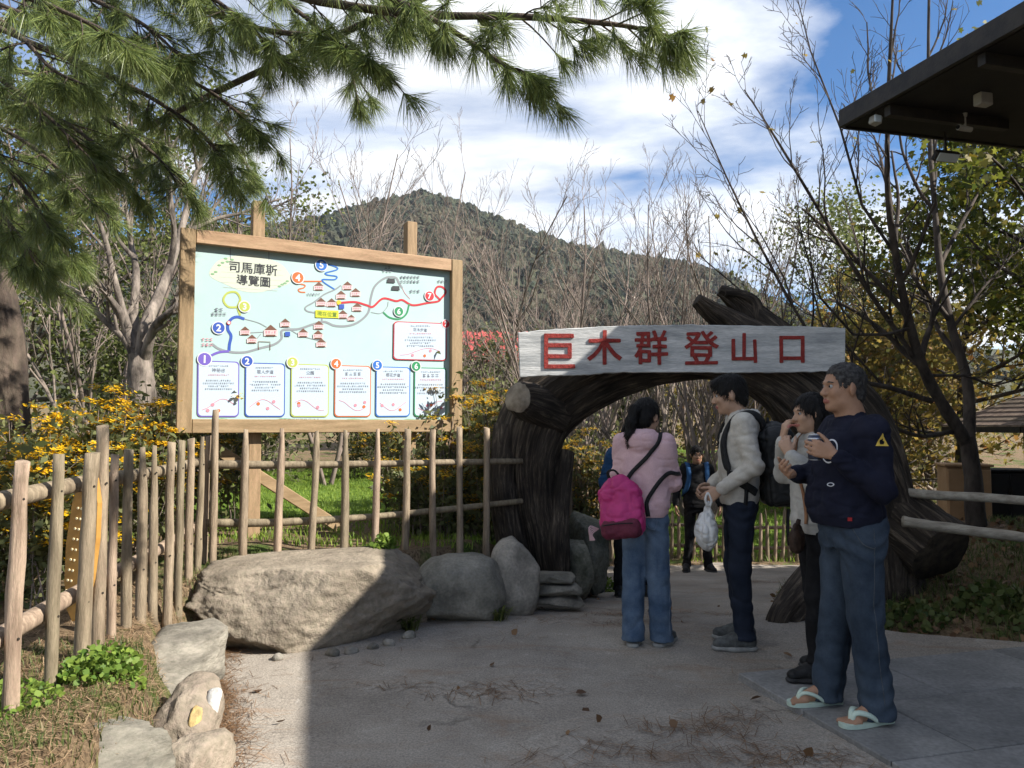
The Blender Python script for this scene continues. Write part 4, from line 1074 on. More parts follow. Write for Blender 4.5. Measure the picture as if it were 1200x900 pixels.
# ------------------------------------------------------------------ red roofed house far behind
hp = at(552, 420, 27.0); hg = float(H(hp[0], hp[1]))
hs_ = thing('house', 'low house with a red metal roof seen between the board and the sign', 'house', (hp[0], hp[1], hg), R(6))
ze, za_ = z_at(424, 27) - hg, z_at(388, 29) - hg
b_ = MB(); b_.box((0, 2.2, ze / 2), (5.0, 4.0, ze)); b_.build('wall', mat('house_wall', (.30, .26, .2), (.36, .32, .26), 3, .8), hs_)
for i in range(22):
    x = -3.0 + i * 6.0 / 21
    me = bpy.data.meshes.new('roof_sheet'); w2 = .131
    V = [(x - w2, -.35, ze), (x + w2 * .6, -.35, ze), (x + w2 * .6, 2.2, za_), (x - w2, 2.2, za_), (x + w2 * .6, -.35, ze + .05), (x + w2 * 1.1, -.35, ze + .05), (x + w2 * 1.1, 2.2, za_ + .05), (x + w2 * .6, 2.2, za_ + .05)]
    me.from_pydata(V, [], [(0, 1, 2, 3), (1, 4, 7, 2), (4, 5, 6, 7)]); me.update(); obj('roof_sheet', me, M_RED, hs_)
b_ = MB(); b_.box((0, 3.4, (ze + za_) / 2 + .02), (6.1, 2.7, .05), rotm((1, 0, 0), -math.atan2(za_ - ze, 2.55))); b_.build('roof_back', M_RED, hs_)
for i in range(3):
    b_ = MB(); b_.box((-1.6 + i * 1.6, .19, ze * .55), (.9, .04, .9)); w_ = b_.build('window', M_DARKWOOD, hs_)
    b_ = MB(); b_.box((-1.6 + i * 1.6, .165, ze * .55), (.78, .02, .78)); b_.build('pane', M_GLASS, w_)
# ------------------------------------------------------------------ smooth solids for people and bags
class SDF:
    def __init__(s, lo, hi, h):
        s.lo = np.asarray(lo, float); s.h = h
        s.n = np.ceil((np.asarray(hi, float) - s.lo) / h).astype(int) + 1
        s.F = np.full(s.n, .05, np.float32)
    def blk(s, lo, hi):
        a = np.clip(np.floor((np.asarray(lo) - s.lo) / s.h).astype(int), 0, s.n); b = np.clip(np.ceil((np.asarray(hi) - s.lo) / s.h).astype(int) + 1, 0, s.n)
        if (b <= a).any(): return None, None
        sl = tuple(slice(x, y) for x, y in zip(a, b))
        g = [(s.lo[i] + s.h * np.arange(a[i], b[i])).reshape([-1 if j == i else 1 for j in range(3)]) for i in range(3)]
        return sl, g
    def put(s, sl, d, k, sub=False):
        a = s.F[sl]
        if sub:
            d = -d; hh = np.clip(.5 + .5 * (d - a) / k, 0, 1) if k > 0 else (d > a) * 1.0
            s.F[sl] = a * (1 - hh) + d * hh + (k * hh * (1 - hh) if k > 0 else 0)
        else:
            if k > 0:
                hh = np.clip(.5 + .5 * (a - d) / k, 0, 1); s.F[sl] = a * (1 - hh) + d * hh - k * hh * (1 - hh)
            else: s.F[sl] = np.minimum(a, d)
    def cap(s, a, b, ra, rb=None, k=.015, sub=False, sc=None):
        rb = ra if rb is None else rb
        a = np.asarray(a, float); b = np.asarray(b, float); m = max(ra, rb) * (1 if sc is None else max(sc)) + .05
        sl, g = s.blk(np.minimum(a, b) - m, np.maximum(a, b) + m)
        if sl is None: return s
        S = np.ones(3) if sc is None else np.asarray(sc, float)
        p = [(g[i] - a[i]) / S[i] for i in range(3)]; ba = (b - a) / S; L = max(ba @ ba, 1e-9)
        t = np.clip((p[0] * ba[0] + p[1] * ba[1] + p[2] * ba[2]) / L, 0, 1)
        d = np.sqrt((p[0] - t * ba[0]) ** 2 + (p[1] - t * ba[1]) ** 2 + (p[2] - t * ba[2]) ** 2) - (ra + (rb - ra) * t)
        s.put(sl, d * S.min(), k, sub); return s
    def ell(s, c, r, Rm=None, k=.015, sub=False):
        c = np.asarray(c, float); r = np.asarray(r, float); m = r.max() + .05
        sl, g = s.blk(c - m, c + m)
        if sl is None: return s
        p = [g[i] - c[i] for i in range(3)]
        if Rm is not None: p = [p[0] * Rm[0, i] + p[1] * Rm[1, i] + p[2] * Rm[2, i] for i in range(3)]
        q = np.sqrt((p[0] / r[0]) ** 2 + (p[1] / r[1]) ** 2 + (p[2] / r[2]) ** 2) + 1e-9
        q2 = np.sqrt((p[0] / r[0] ** 2) ** 2 + (p[1] / r[1] ** 2) ** 2 + (p[2] / r[2] ** 2) ** 2) + 1e-9
        s.put(sl, q * (q - 1) / q2, k, sub); return s
    def rbox(s, c, half, Rm=None, r=.02, k=.01, sub=False):
        c = np.asarray(c, float); half = np.asarray(half, float); m = np.linalg.norm(half) + .05
        sl, g = s.blk(c - m, c + m)
        if sl is None: return s
        p = [g[i] - c[i] for i in range(3)]
        if Rm is not None: p = [p[0] * Rm[0, i] + p[1] * Rm[1, i] + p[2] * Rm[2, i] for i in range(3)]
        q = [np.abs(p[i]) - half[i] + r for i in range(3)]
        d = np.sqrt(np.maximum(q[0], 0) ** 2 + np.maximum(q[1], 0) ** 2 + np.maximum(q[2], 0) ** 2) + np.minimum(np.maximum(q[0], np.maximum(q[1], q[2])), 0) - r
        s.put(sl, d, k, sub); return s
    def loft(s, rows, k=.02, pw=2.4):
        """rows of (z, cx, cy, rx, ry): upright superelliptic body"""
        A = np.array(rows, float); A = A[np.argsort(A[:, 0])]; m = A[:, 3:].max() + .05
        sl, g = s.blk((A[:, 1].min() - m, A[:, 2].min() - m, A[0, 0] - .05), (A[:, 1].max() + m, A[:, 2].max() + m, A[-1, 0] + .05))
        if sl is None: return s
        z = g[2].ravel(); zz = np.linspace(A[0, 0], A[-1, 0], 80)
        n = len(A); tt = np.linspace(0, n - 1, 80)
        S = spline(A, 80)
        f = [np.interp(z, S[:, 0], S[:, i]).reshape(1, 1, -1) for i in range(1, 5)]
        q = (np.abs((g[0] - f[0]) / f[2]) ** pw + np.abs((g[1] - f[1]) / f[3]) ** pw) ** (1 / pw)
        d = (q - 1) * np.minimum(f[2], f[3])
        d = np.maximum(d, np.maximum(A[0, 0] - g[2], g[2] - A[-1, 0]))
        s.put(sl, d, k); return s
    def mesh(s, name, disp=None, smooth_it=1):
        F = s.F; nx, ny, nz = F.shape
        ins = F < 0
        c = [ins[i:nx - 1 + i, j:ny - 1 + j, l:nz - 1 + l] for i in (0, 1) for j in (0, 1) for l in (0, 1)]
        al = c[0].copy(); an = c[0].copy()
        for q in c[1:]: al &= q; an |= q
        act = an & ~al
        idx = np.argwhere(act); n = len(idx)
        off = np.array([(i, j, l) for i in (0, 1) for j in (0, 1) for l in (0, 1)])
        v = np.stack([F[idx[:, 0] + o[0], idx[:, 1] + o[1], idx[:, 2] + o[2]] for o in off], 1)
        acc = np.zeros((n, 3)); cnt = np.zeros(n)
        for a in range(8):
            for b in range(a + 1, 8):
                if np.abs(off[a] - off[b]).sum() == 1:
                    cr_ = (v[:, a] < 0) != (v[:, b] < 0)
                    t = np.where(cr_, v[:, a] / np.where(cr_, v[:, a] - v[:, b], 1), 0)
                    acc += np.where(cr_[:, None], off[a] + t[:, None] * (off[b] - off[a]), 0); cnt += cr_
        V = s.lo + s.h * (idx + acc / cnt[:, None])
        ID = np.full(act.shape, -1, np.int64); ID[act] = np.arange(n)
        Q = []
        for ax in range(3):
            sh = [slice(None)] * 3; sh2 = [slice(None)] * 3; sh[ax] = slice(0, -1); sh2[ax] = slice(1, None)
            x = ins[tuple(sh)] != ins[tuple(sh2)]
            e = np.argwhere(x); u, w_ = (ax + 1) % 3, (ax + 2) % 3
            ok = (e[:, u] > 0) & (e[:, w_] > 0) & (e[:, u] < act.shape[u]) & (e[:, w_] < act.shape[w_]); e = e[ok]
            du = np.zeros(3, int); du[u] = 1; dw = np.zeros(3, int); dw[w_] = 1
            g = lambda o: ID[tuple((e - o).T)]
            q = np.stack([g(du + dw), g(dw), g(0 * du), g(du)], 1)
            fl = ~ins[tuple(e.T)]
            q[fl] = q[fl][:, ::-1]
            Q.append(q)
        Q = np.concatenate(Q); Q = Q[(Q >= 0).all(1)]
        me = mesh(name, V, Q)
        nrm = np.empty(len(V) * 3, np.float32); me.vertices.foreach_get('normal', nrm); nrm = nrm.reshape(-1, 3)
        if disp is not None:
            V = V + nrm * disp(V)[:, None]
            me.vertices.foreach_set('co', V.astype(np.float32).ravel()); me.update()
        return me

def V3(*a): return np.array(a, float)
def norm(v): v = np.asarray(v, float); return v / (np.linalg.norm(v) + 1e-12)
def ypr(yaw=0, pitch=0, roll=0):
    return rotm((0, 0, 1), R(yaw)) @ rotm((0, 1, 0), R(-pitch)) @ rotm((1, 0, 0), R(roll))

def hand_prims(wr, fd, pn, side, curl=.5, s=1.0, spread=.25, thumb=.5):
    """capsules of a hand: fd finger direction, pn palm normal (where the fingers curl to), side +1/-1 the thumb side of fd x pn"""
    fd = norm(fd); pn = norm(pn - fd * (np.dot(pn, fd))); sd = np.cross(fd, pn) * side
    L = []
    k = [(-.030, .062, .068), (-.010, .070, .078), (.010, .068, .074), (.029, .060, .058)]    # little .. index offsets
    k = [(.030, .086, .066), (.0105, .090, .076), (-.0105, .087, .070), (-.030, .078, .054)]   # index, middle, ring, little
    for (o_, l0, fl) in k:
        base = wr + fd * l0 * s + sd * o_ * s
        L.append((wr + fd * .012 * s + sd * o_ * .45 * s, base, .0145 * s, .0115 * s))
        d = norm(fd + sd * o_ * spread * 4); p_ = base; a = 0.0
        for seg, (f_, r0, r1) in enumerate(((.45, .0098, .0088), (.32, .0088, .0080), (.23, .0080, .0070))):
            a += curl * (.75, .95, .6)[seg]
            dd = norm(d * math.cos(a) + pn * math.sin(a)); q = p_ + dd * fl * f_ * s * 1.15
            L.append((p_, q, r0 * s, r1 * s)); p_ = q
    b0 = wr + fd * .022 * s + sd * .022 * s
    d = norm(fd * .75 + sd * (.75 - .3 * thumb) + pn * .55 * thumb); p_ = b0
    for seg, (l, r0, r1) in enumerate(((.040, .0145, .0115), (.032, .0112, .0098), (.026, .0098, .0080))):
        q = p_ + d * l * s; L.append((p_, q, r0 * s, r1 * s)); p_ = q; d = norm(d * .8 + fd * .3 + pn * .28 * thumb)
    return L

M_EYE = mat('eye_white', (.34, .33, .32), None, rough=.2)
M_IRIS = mat('iris_dark', (.015, .010, .008), None, rough=.15)
def skin_mat(name, c1, c2, lip):
    m = mat(name, c1, c2, 14, .55, .08, 90, spec=.35)
    return m, mat(name + '_lips', lip, None, rough=.5)

def cloth_noise(amp, sc, seed=0, fine=.25):
    sc = np.asarray(sc, float)
    def f(V):
        n = 1 - 2 * np.abs(vnoise(V * sc + seed)); m_ = vnoise(V * sc * 2.1 + seed + 9)
        w_ = V * sc * .75 + seed + .35 * np.stack([vnoise(V * sc * .5 + 3), vnoise(V * sc * .5 + 7), vnoise(V * sc * .5 + 12)], -1)
        cr_ = np.clip(1 - np.abs(vnoise(w_ + 50)) * 3.2, 0, 1) ** 1.5 + .7 * np.clip(1 - np.abs(vnoise(w_ * [1.5, 1.5, 2.2] + 80)) * 3.2, 0, 1) ** 1.5
        return amp * (.35 * n + .4 * m_ + .1) - 1.25 * amp * cr_ + amp * fine * vnoise(V * sc * 4.3 + seed + 31)
    return f

def build_person(label, loc, rz, h=1.70, vox=.008, skin=None, pose=None, hair=None, hairm=None, top=None, legs=None, shoes=None, body=1.0, face=True, barefoot=False, group='visitors at the trail entrance'):
    """local axes: +x forward, +y the person's left, z up; skeleton drawn for 1.70 m and scaled"""
    S = h / 1.70
    J = dict(hipL=(0, .095, .90), hipR=(0, -.095, .90), kneeL=(.02, .105, .49), kneeR=(.02, -.105, .49), ankL=(-.01, .115, .09), ankR=(-.01, -.115, .09),
             shL=(-.01, .17, 1.395), shR=(-.01, -.17, 1.395), elL=(-.02, .25, 1.13), elR=(-.02, -.25, 1.13), wrL=(.06, .25, .90), wrR=(.06, -.25, .90),
             neck=(-.015, 0, 1.43), head=(.02, 0, 1.585), footL=8, footR=-8, hy=0, hp=0, hr=0,
             handL=((0.1, 0, -1), (0, -1, 0), -1), handR=((0.1, 0, -1), (0, 1, 0), 1), curlL=.45, curlR=.45)
    J.update(pose or {})
    j = {k_: (np.asarray(v_, float) * S if isinstance(v_, tuple) and len(v_) == 3 and not isinstance(v_[0], tuple) else v_) for k_, v_ in J.items()}
    Hm = ypr(J['hy'], J['hp'], J['hr']); hc = j['head']
    hd = lambda *a: hc + Hm @ (V3(*a) * S * 1.0)
    allp = np.array([v_ for v_ in j.values() if isinstance(v_, np.ndarray)])
    lo = np.minimum(allp.min(0), (-.25, -.3, 0)) - .2; hi = np.maximum(allp.max(0), (.3, .3, 1.6 * S)) + .22
    lo[2] = -.03
    # ---- the body, one skin surface
    f = SDF(lo, hi, vox)
    e_ = lambda c, r, k=.014, sub=False, Rm=None: f.ell(hd(*c), np.array(r) * S, Hm if Rm is None else Hm @ Rm, k, sub)
    e_((-.008, 0, .028), (.098, .077, .090)); e_((.022, 0, -.030), (.070, .063, .088), .02); e_((.018, 0, -.072), (.062, .058, .045), .025)
    e_((.062, 0, -.100), (.026, .030, .020), .02)
    if face:
        for s_ in (-1, 1):
            e_((.066, s_ * .036, -.028), (.024, .022, .024), .018); e_((-.004, s_ * .079, -.012), (.021, .010, .033), .008, False, rotm((0, 0, 1), s_ * .35))
            e_((.098, s_ * .031, .003), (.016, .019, .011), .012, True)
        e_((.080, 0, .022), (.020, .046, .010), .014)
        f.cap(hd(.088, 0, .004), hd(.108, 0, -.032), .0085 * S, .0135 * S, .010); e_((.102, .010, -.036), (.011, .010, .009), .006); e_((.102, -.010, -.036), (.011, .010, .009), .006)
        e_((.091, 0, -.064), (.011, .023, .0065), .006); e_((.089, 0, -.075), (.011, .020, .0065), .005)
    f.cap(hd(-.015, 0, -.06), j['neck'] + V3(0, 0, -.02), .053 * S * body ** .5, .060 * S * body ** .5, .02)
    f.cap(j['shL'] * [1, .8, 1], j['shR'] * [1, .8, 1], .05 * S, None, .03)
    f.loft([(.86 * S, 0, 0, .075 * S, .11 * S), (1.0 * S, 0, 0, .07 * S, .10 * S), (1.2 * S, 0, 0, .075 * S, .115 * S), (1.38 * S, -.005, 0, .06 * S, .13 * S)], .03)
    for s_ in 'LR':
        f.cap(j['hip' + s_], j['knee' + s_], .066 * S, .046 * S, .02); f.cap(j['knee' + s_], j['ank' + s_], .046 * S, .034 * S, .02)
        f.cap(j['sh' + s_], j['el' + s_], .042 * S, .034 * S, .02); f.cap(j['el' + s_], j['wr' + s_], .034 * S, .0255 * S, .015)
        a = j['ank' + s_]; fy = R(J['foot' + s_]); fd = V3(math.cos(fy), math.sin(fy), 0); sdv = V3(-fd[1], fd[0], 0)
        fl_ = 1.0 if barefoot else .62
        f.cap(a + V3(0, 0, -.01 * S), a + fd * .13 * fl_ * S + V3(0, 0, -.055 * fl_ * S), .034 * fl_ * S, .024 * S, .02)
        f.cap(a - fd * .045 * fl_ * S + V3(0, 0, -.052 * fl_ * S), a + fd * .12 * fl_ * S + V3(0, 0, -.058 * fl_ * S), .03 * fl_ * S, .022 * fl_ * S, .02)
        for q, (o_, l_) in enumerate(() if not barefoot else ((.026, .195), (.009, .19), (-.006, .183), (-.019, .172), (-.031, .158))):
            o2 = o_ * (-1 if s_ == 'L' else 1)
            f.cap(a + fd * .12 * S + sdv * o2 * S + V3(0, 0, -.064 * S), a + fd * l_ * S + sdv * o2 * 1.1 * S + V3(0, 0, -.070 * S), .012 * S, (.0115 if q == 0 else .0085) * S, .004)
        fdir, pn, sd = J['hand' + s_]
        for (p0, p1, r0, r1) in hand_prims(j['wr' + s_], V3(*fdir), V3(*pn), sd, J['curl' + s_], S): f.cap(p0, p1, r0, r1, .005)
    sm, lm = skin
    me = f.mesh('person'); me.materials.append(sm); me.materials.append(lm)
    if face:
        n = len(me.polygons); cen = np.empty(n * 3, np.float32); me.polygons.foreach_get('center', cen); cen = (cen.reshape(-1, 3) - hc) @ Hm / S
        lip = (((cen[:, 1] / .024) ** 2 + ((cen[:, 2] + .069) / .012) ** 2) < 1) & (cen[:, 0] > .085)
        me.polygons.foreach_set('material_index', lip.astype(np.int32))
    o = obj('person', me, None, None, loc, (0, 0, rz)); tag(o, label, 'person', group)
    if face:
        Ve, Fe = ICO[2]
        for s_ in (-1, 1):
            ey = obj('eye', mesh('eye', Ve * .0104 * S, Fe), M_EYE, o, Vector(hd(.0815, s_ * .031, .002)))
            obj('iris', mesh('iris', Ve * np.array([.003, .0062, .0062]) * S @ Hm.T, Fe), M_IRIS, ey, Vector(Hm @ V3(.0092, 0, 0) * S))
            b = MB(); b.tube([hd(.093, s_ * .014, .021), hd(.094, s_ * .030, .025), hd(.080, s_ * .049, .020)], [.0035 * S, .004 * S, .002 * S], 6); b.build('eyebrow', hairm, o, True)
    # ---- hair
    if hair:
        g = SDF(hc - .30, hc + .22, min(vox, .007))
        e2 = lambda c, r, k=.012, sub=False, Rm=None: g.ell(hd(*c), np.array(r) * S, Hm if Rm is None else Hm @ Rm, k, sub)
        if hair == 'short':
            e2((-.012, 0, .036), (.106, .085, .098)); e2((-.055, 0, -.02), (.058, .066, .07), .02); e2((.05, 0, .085), (.05, .062, .032), .02)
            e2((.110, 0, -.045), (.075, .10, .088), .008, True); e2((.05, .0, -.10), (.09, .12, .085), .006, True)
            for s_ in (-1, 1): e2((.0, s_ * .09, -.03), (.03, .028, .045), .006, True)
        elif hair == 'buzz':
            e2((-.012, 0, .034), (.1045, .0835, .0955)); e2((-.05, 0, -.03), (.058, .066, .068), .02)
            e2((.110, 0, -.025), (.070, .10, .100), .006, True); e2((.05, .0, -.10), (.09, .12, .085), .006, True)
            for s_ in (-1, 1): e2((.0, s_ * .09, -.03), (.03, .026, .043), .006, True)
        elif hair in ('pony', 'bob'):
            e2((-.014, 0, .032), (.106, .087, .098)); e2((-.045, 0, -.03), (.068, .078, .085), .02)
            e2((.112, 0, -.045), (.080, .085, .100), .008, True)
            if hair == 'pony':
                P = [hd(-.09, 0, .035), hd(-.135, .0, .01), hd(-.145, .01, -.08), hd(-.135, .015, -.16), hd(-.125, .02, -.235)]
                for a_, b_, ra, rb in zip(P[:-1], P[1:], (.026, .040, .043, .036), (.040, .043, .036, .010)): g.cap(a_, b_, ra * S, rb * S, .015)
            else:
                for s_ in (-1, 1): g.cap(hd(-.02, s_ * .075, 0), hd(.0, s_ * .075, -.13), .03 * S, .022 * S, .02)
                g.cap(hd(-.06, 0, 0), hd(-.06, 0, -.13), .06 * S, .05 * S, .03)
        elif hair == 'cap':
            e2((-.008, 0, .045), (.108, .088, .085)); g.rbox(hd(.115, 0, .055), V3(.06, .07, .008) * S, Hm @ rotm((0, 1, 0), .2), .007, .008); e2((.0, 0, -.055), (.2, .2, .085), .004, True)
        hme = g.mesh('hair', cloth_noise(.004, (70, 70, 22), 3))
        if hair != 'cap':
            nv = len(hme.vertices); co = np.empty(nv * 3, np.float32); hme.vertices.foreach_get('co', co); co = co.reshape(-1, 3); no = np.empty(nv * 3, np.float32); hme.vertices.foreach_get('normal', no); no = no.reshape(-1, 3)
            r = np.random.default_rng(nv); ns = 5200; ix = r.integers(0, nv, ns); p0 = co[ix] - no[ix] * .002; n0 = no[ix]
            crown = hd(-.03, 0, .11); fl = (p0 - crown) * [1, 1, .3] + V3(0, 0, -.07); fl = fl - n0 * (fl * n0).sum(1)[:, None]; fl /= np.linalg.norm(fl, axis=1)[:, None] + 1e-9
            ln_ = (.010 if hair == 'buzz' else .034) * r.uniform(.5, 1.2, ns) * S
            d1 = fl + n0 * (.9 if hair == 'buzz' else .28) + r.normal(0, .16, (ns, 3)); q1 = p0 + d1 * (ln_ * .5)[:, None]; q2 = q1 + (fl * .95 + r.normal(0, .2, (ns, 3)) + n0 * .05 - V3(0, 0, .25)) * (ln_ * .5)[:, None]
            sd_ = np.cross(fl, n0) * (.0011 if hair != 'buzz' else .0007); VV = np.stack([p0 - sd_, p0 + sd_, q1 + sd_, q1 - sd_, q2], 1).reshape(-1, 3); bb = np.arange(ns)[:, None] * 5 + nv
            fq = np.array([list(p.vertices) for p in hme.polygons]); hme = mesh('hair', np.vstack([co, VV]), [fq, bb + np.array([[0, 1, 2, 3]]), bb + np.array([[3, 2, 4]])])
        ob = obj('hair' if hair != 'cap' else 'cap', hme, hairm, o)
    # ---- clothing
    if top: top(o, j, S, lo, hi, hd, Hm, vox)
    if legs: legs(o, j, S, lo, hi, vox, J)
    if shoes: shoes(o, j, S, J, vox)
    return o, j, S, hd

def trousers(m, wide=(.105, .083, .078), waist=None, seat=(.125, .165), z_top=1.0, amp=.008, hem=.05, seed=0, sc=(9, 9, 5)):
    def fn(o, j, S, lo, hi, vox, J):
        f = SDF(lo, hi, vox)
        f.loft([(.80 * S, 0, 0, seat[0] * .9 * S, seat[1] * .95 * S), (.90 * S, -.008, 0, seat[0] * S, seat[1] * S), (.96 * S, -.005, 0, seat[0] * .97 * S, seat[1] * .97 * S), (z_top * S, 0, 0, seat[0] * .92 * S, seat[1] * .92 * S)], .03)
        for s_ in 'LR':
            f.cap(j['hip' + s_] + V3(0, 0, -.03), j['knee' + s_], wide[0] * S, wide[1] * S, .025)
            a = j['ank' + s_]; e = a + V3(-.005, 0, -.09 * S + hem + wide[2] * S * .12)
            f.cap(j['knee' + s_], e, wide[1] * S, wide[2] * S, .02)
            f.ell(e + V3(0, 0, -.0), np.array([wide[2] * 1.02, wide[2] * .95, .05]) * S, None, .03)
            # cut the hem flat
            f.rbox(V3(a[0], a[1], hem - .1), V3(.25, .095 * S, .1), None, .002, .004, True)
        n0 = cloth_noise(amp, sc, seed)
        def disp(V):
            lowf = np.clip((.55 * S - V[:, 2]) / (.4 * S), 0, 1)
            bunch = .5 * amp * lowf * np.sin(V[:, 2] * 62 + 5 * vnoise(V * 6 + seed)) 
            hipf = np.exp(-((V[:, 2] - .82 * S) / .10) ** 2) * .7 * amp * np.sin(V[:, 2] * 70 + np.abs(V[:, 1]) * 60 + 4 * vnoise(V * 5))
            return n0(V) + bunch + hipf
        obj('trousers', f.mesh('trousers', disp), m, o)
    return fn

def hoodie(m, rows, sleeve=(.072, .060, .046), hood=True, amp=.008, seed=0, cuff=.92, name='hoodie', collar=False, sc=(8, 8, 11)):
    def fn(o, j, S, lo, hi, hd, Hm, vox):
        f = SDF(lo, hi, vox)
        f.loft([tuple(np.array(r_) * S) for r_ in rows], .02)
        f.cap(j['shL'] * [1, .86, 1], j['shR'] * [1, .86, 1], .066 * S, None, .05)
        f.cap(j['neck'] + V3(0, 0, -.06), j['neck'] + V3(.006, 0, .005) * S, .085 * S, .068 * S, .03)
        for s_ in 'LR':
            w_ = j['el' + s_] + (j['wr' + s_] - j['el' + s_]) * cuff
            f.cap(j['sh' + s_], j['el' + s_], sleeve[0] * S, sleeve[1] * S, .035); f.cap(j['el' + s_], w_, sleeve[1] * S, sleeve[2] * S, .02)
            d = norm(j['wr' + s_] - j['el' + s_]); f.cap(w_ - d * .035, w_ + d * .004, (sleeve[2] + .003) * S, (sleeve[2] - .008) * S, .006)
        if hood:
            n_ = j['neck']
            f.ell(n_ + V3(-.075, 0, -.01) * S, np.array([.060, .115, .085]) * S, rotm((0, 1, 0), .35), .035)
            for s_ in (-1, 1): f.cap(n_ + V3(-.05, s_ * .075, .02) * S, n_ + V3(.055, s_ * .055, -.01) * S, .036 * S, .028 * S, .025)
            f.ell(n_ + V3(-.045, 0, .085) * S, np.array([.045, .07, .045]) * S, rotm((0, 1, 0), .6), .02, True)
        z0 = rows[0][0] * S
        n0 = cloth_noise(amp, sc, seed)
        def disp(V):
            d = n0(V)
            for s_ in 'LR':
                a, b = j['sh' + s_], j['wr' + s_]; e = j['el' + s_]
                near = np.exp(-(np.linalg.norm(V - e, axis=1) / .11) ** 2)
                ax = norm(b - a); d = d + near * amp * .8 * np.sin((V @ ax) * 95 + 4 * vnoise(V * 9 + seed))
            band = (V[:, 2] < z0 + .055) & (np.abs(V[:, 1]) < .26)
            return np.where(band & (V[:, 2] < z0 + .055), d * .4 - .004, d)
        obj(name, f.mesh(name, disp), m, o)
    return fn

def shoes(m, ms, high=False):
    def fn(o, j, S, J, vox):
        for s_ in 'LR':
            a = j['ank' + s_]; fy = R(J['foot' + s_]); Rz = rotm((0, 0, 1), fy); P = lambda x, y, z: V3(a[0], a[1], 0) + Rz @ (V3(x, y, z) * S)
            f = SDF(P(.06, 0, 0) - .26, P(.06, 0, .1) + .26, .006)
            f.cap(P(-.035, 0, .05), P(.06, 0, .052), .042 * S, .046 * S, .02); f.cap(P(.06, 0, .05), P(.155, 0, .038), .046 * S, .036 * S, .03)
            f.cap(P(-.03, 0, .06), P(-.015, 0, .115 if high else .10), .043 * S, .046 * S, .02); f.cap(P(.02, 0, .085), P(.10, 0, .055), .036 * S, .03 * S, .02)
            f.rbox(P(.05, 0, -.10), V3(.4, .4, .118), None, .001, .002, True)
            sh = obj('shoe', f.mesh('shoe', cloth_noise(.002, (25, 25, 25))), m, o)
            g = SDF(P(.06, 0, 0) - .26, P(.06, 0, .1) + .26, .006)
            g.cap(P(-.04, 0, .014), P(.06, 0, .014), .046 * S, .048 * S, .02, sc=(1, 1, .5)); g.cap(P(.06, 0, .014), P(.16, 0, .016), .048 * S, .040 * S, .02, sc=(1, 1, .5))
            obj('sole', g.mesh('sole'), ms, sh)
            for q in range(4):
                b = MB(); z = .098 - q * .012; x = .055 + q * .022
                b.tube([P(x, -.022, z - .006), P(x + .004, 0, z), P(x, .022, z - .006)], .0028, 5); b.build('lace', ms, sh)
    return fn

def flipflops(m):
    def fn(o, j, S, J, vox):
        for s_ in 'LR':
            a = j['ank' + s_]; fy = R(J['foot' + s_]); Rz = rotm((0, 0, 1), fy); P = lambda x, y, z: V3(a[0], a[1], 0) + Rz @ (V3(x, y, z) * S)
            ol = [(-.085, 0), (-.078, .025), (-.055, .038), (.0, .038), (.06, .046), (.12, .05), (.17, .045), (.20, .03), (.21, .005), (.20, -.025), (.17, -.042), (.12, -.048), (.06, -.044), (.0, -.037), (-.055, -.037), (-.078, -.025)]
            ol = spline(np.array(ol + [ol[0]], float) * S, 48)[:-1]
            so = obj('flip_flop', prism(ol[::-1] if False else ol, .020, 'flip_flop'), m, o, Vector((a[0], a[1], .011)), (0, 0, fy))
            for sd in (-1, 1):
                b = MB(); b.tube(spline([V3(.155, -.008 if s_ == 'R' else .008, .0) * S, V3(.135, sd * .012, .048) * S, V3(.09, sd * .044, .048) * S, V3(.035, sd * .049, .012) * S], 12), [.007] + [.0095] * 10 + [.008], 7, flat=1.5); b.build('strap', m, so, True)
    return fn

SK1 = skin_mat('skin_tan', (.30, .165, .10), (.37, .21, .13), (.30, .11, .08))
SK2 = skin_mat('skin_light', (.38, .23, .15), (.45, .28, .19), (.38, .14, .11))
M_HAIRB = mat('black_hair', (.004, .0035, .003), (.011, .009, .008), 40, .5, .6, 60, stretch=(3, 3, .4), spec=.25, dist=.01)
M_HAIRG = mat('cropped_greying_hair', (.014, .012, .011), (.07, .066, .062), 60, .7, .5, 200, dist=.004)
def fabric(name, c1, c2, sc=30, b=.25): return mat(name, c1, c2, sc, .9, b, 220, spec=.15, dist=.003, fine=120, famt=.14)
M_PINK = fabric('pale_pink_fleece', (.50, .33, .345), (.60, .41, .425), 8)
M_CREAM = fabric('cream_marl_fleece', (.40, .37, .32), (.52, .49, .43), 14)
M_GREYM = fabric('grey_marl_fleece', (.34, .33, .30), (.46, .44, .40), 14)
M_NAVY = fabric('navy_fleece', (.0075, .0085, .018), (.014, .0155, .029), 8)
M_DENIM = mat('mid_blue_denim', (.045, .075, .125), (.115, .16, .225), 5, .9, .3, 240, spec=.15, dist=.003, fine=110, famt=.2)
M_DENIMD = mat('faded_dark_denim', (.015, .024, .038), (.058, .078, .105), 4, .9, .3, 240, spec=.15, dist=.003, fine=110, famt=.2, lo=.3, hi=.7)
M_DENIMN = fabric('navy_denim', (.010, .014, .024), (.020, .026, .042), 6)
M_BLACKF = fabric('black_cloth', (.007, .007, .008), (.016, .016, .017), 10)
M_BLUEJ = fabric('blue_jacket', (.02, .065, .16), (.035, .095, .21), 8)
M_SHOEG = mat('grey_trainer', (.05, .052, .05), (.11, .115, .11), 25, .8, .3, 120)
M_SHOEB = mat('black_shoe', (.008, .008, .008), (.02, .02, .02), 25, .6, .3, 120)
M_SOLEG = mat('grey_sole', (.20, .20, .19), (.30, .30, .28), 20, .8)
M_SOLEB = mat('dark_sole', (.03, .03, .03), (.05, .05, .05), 20, .8)
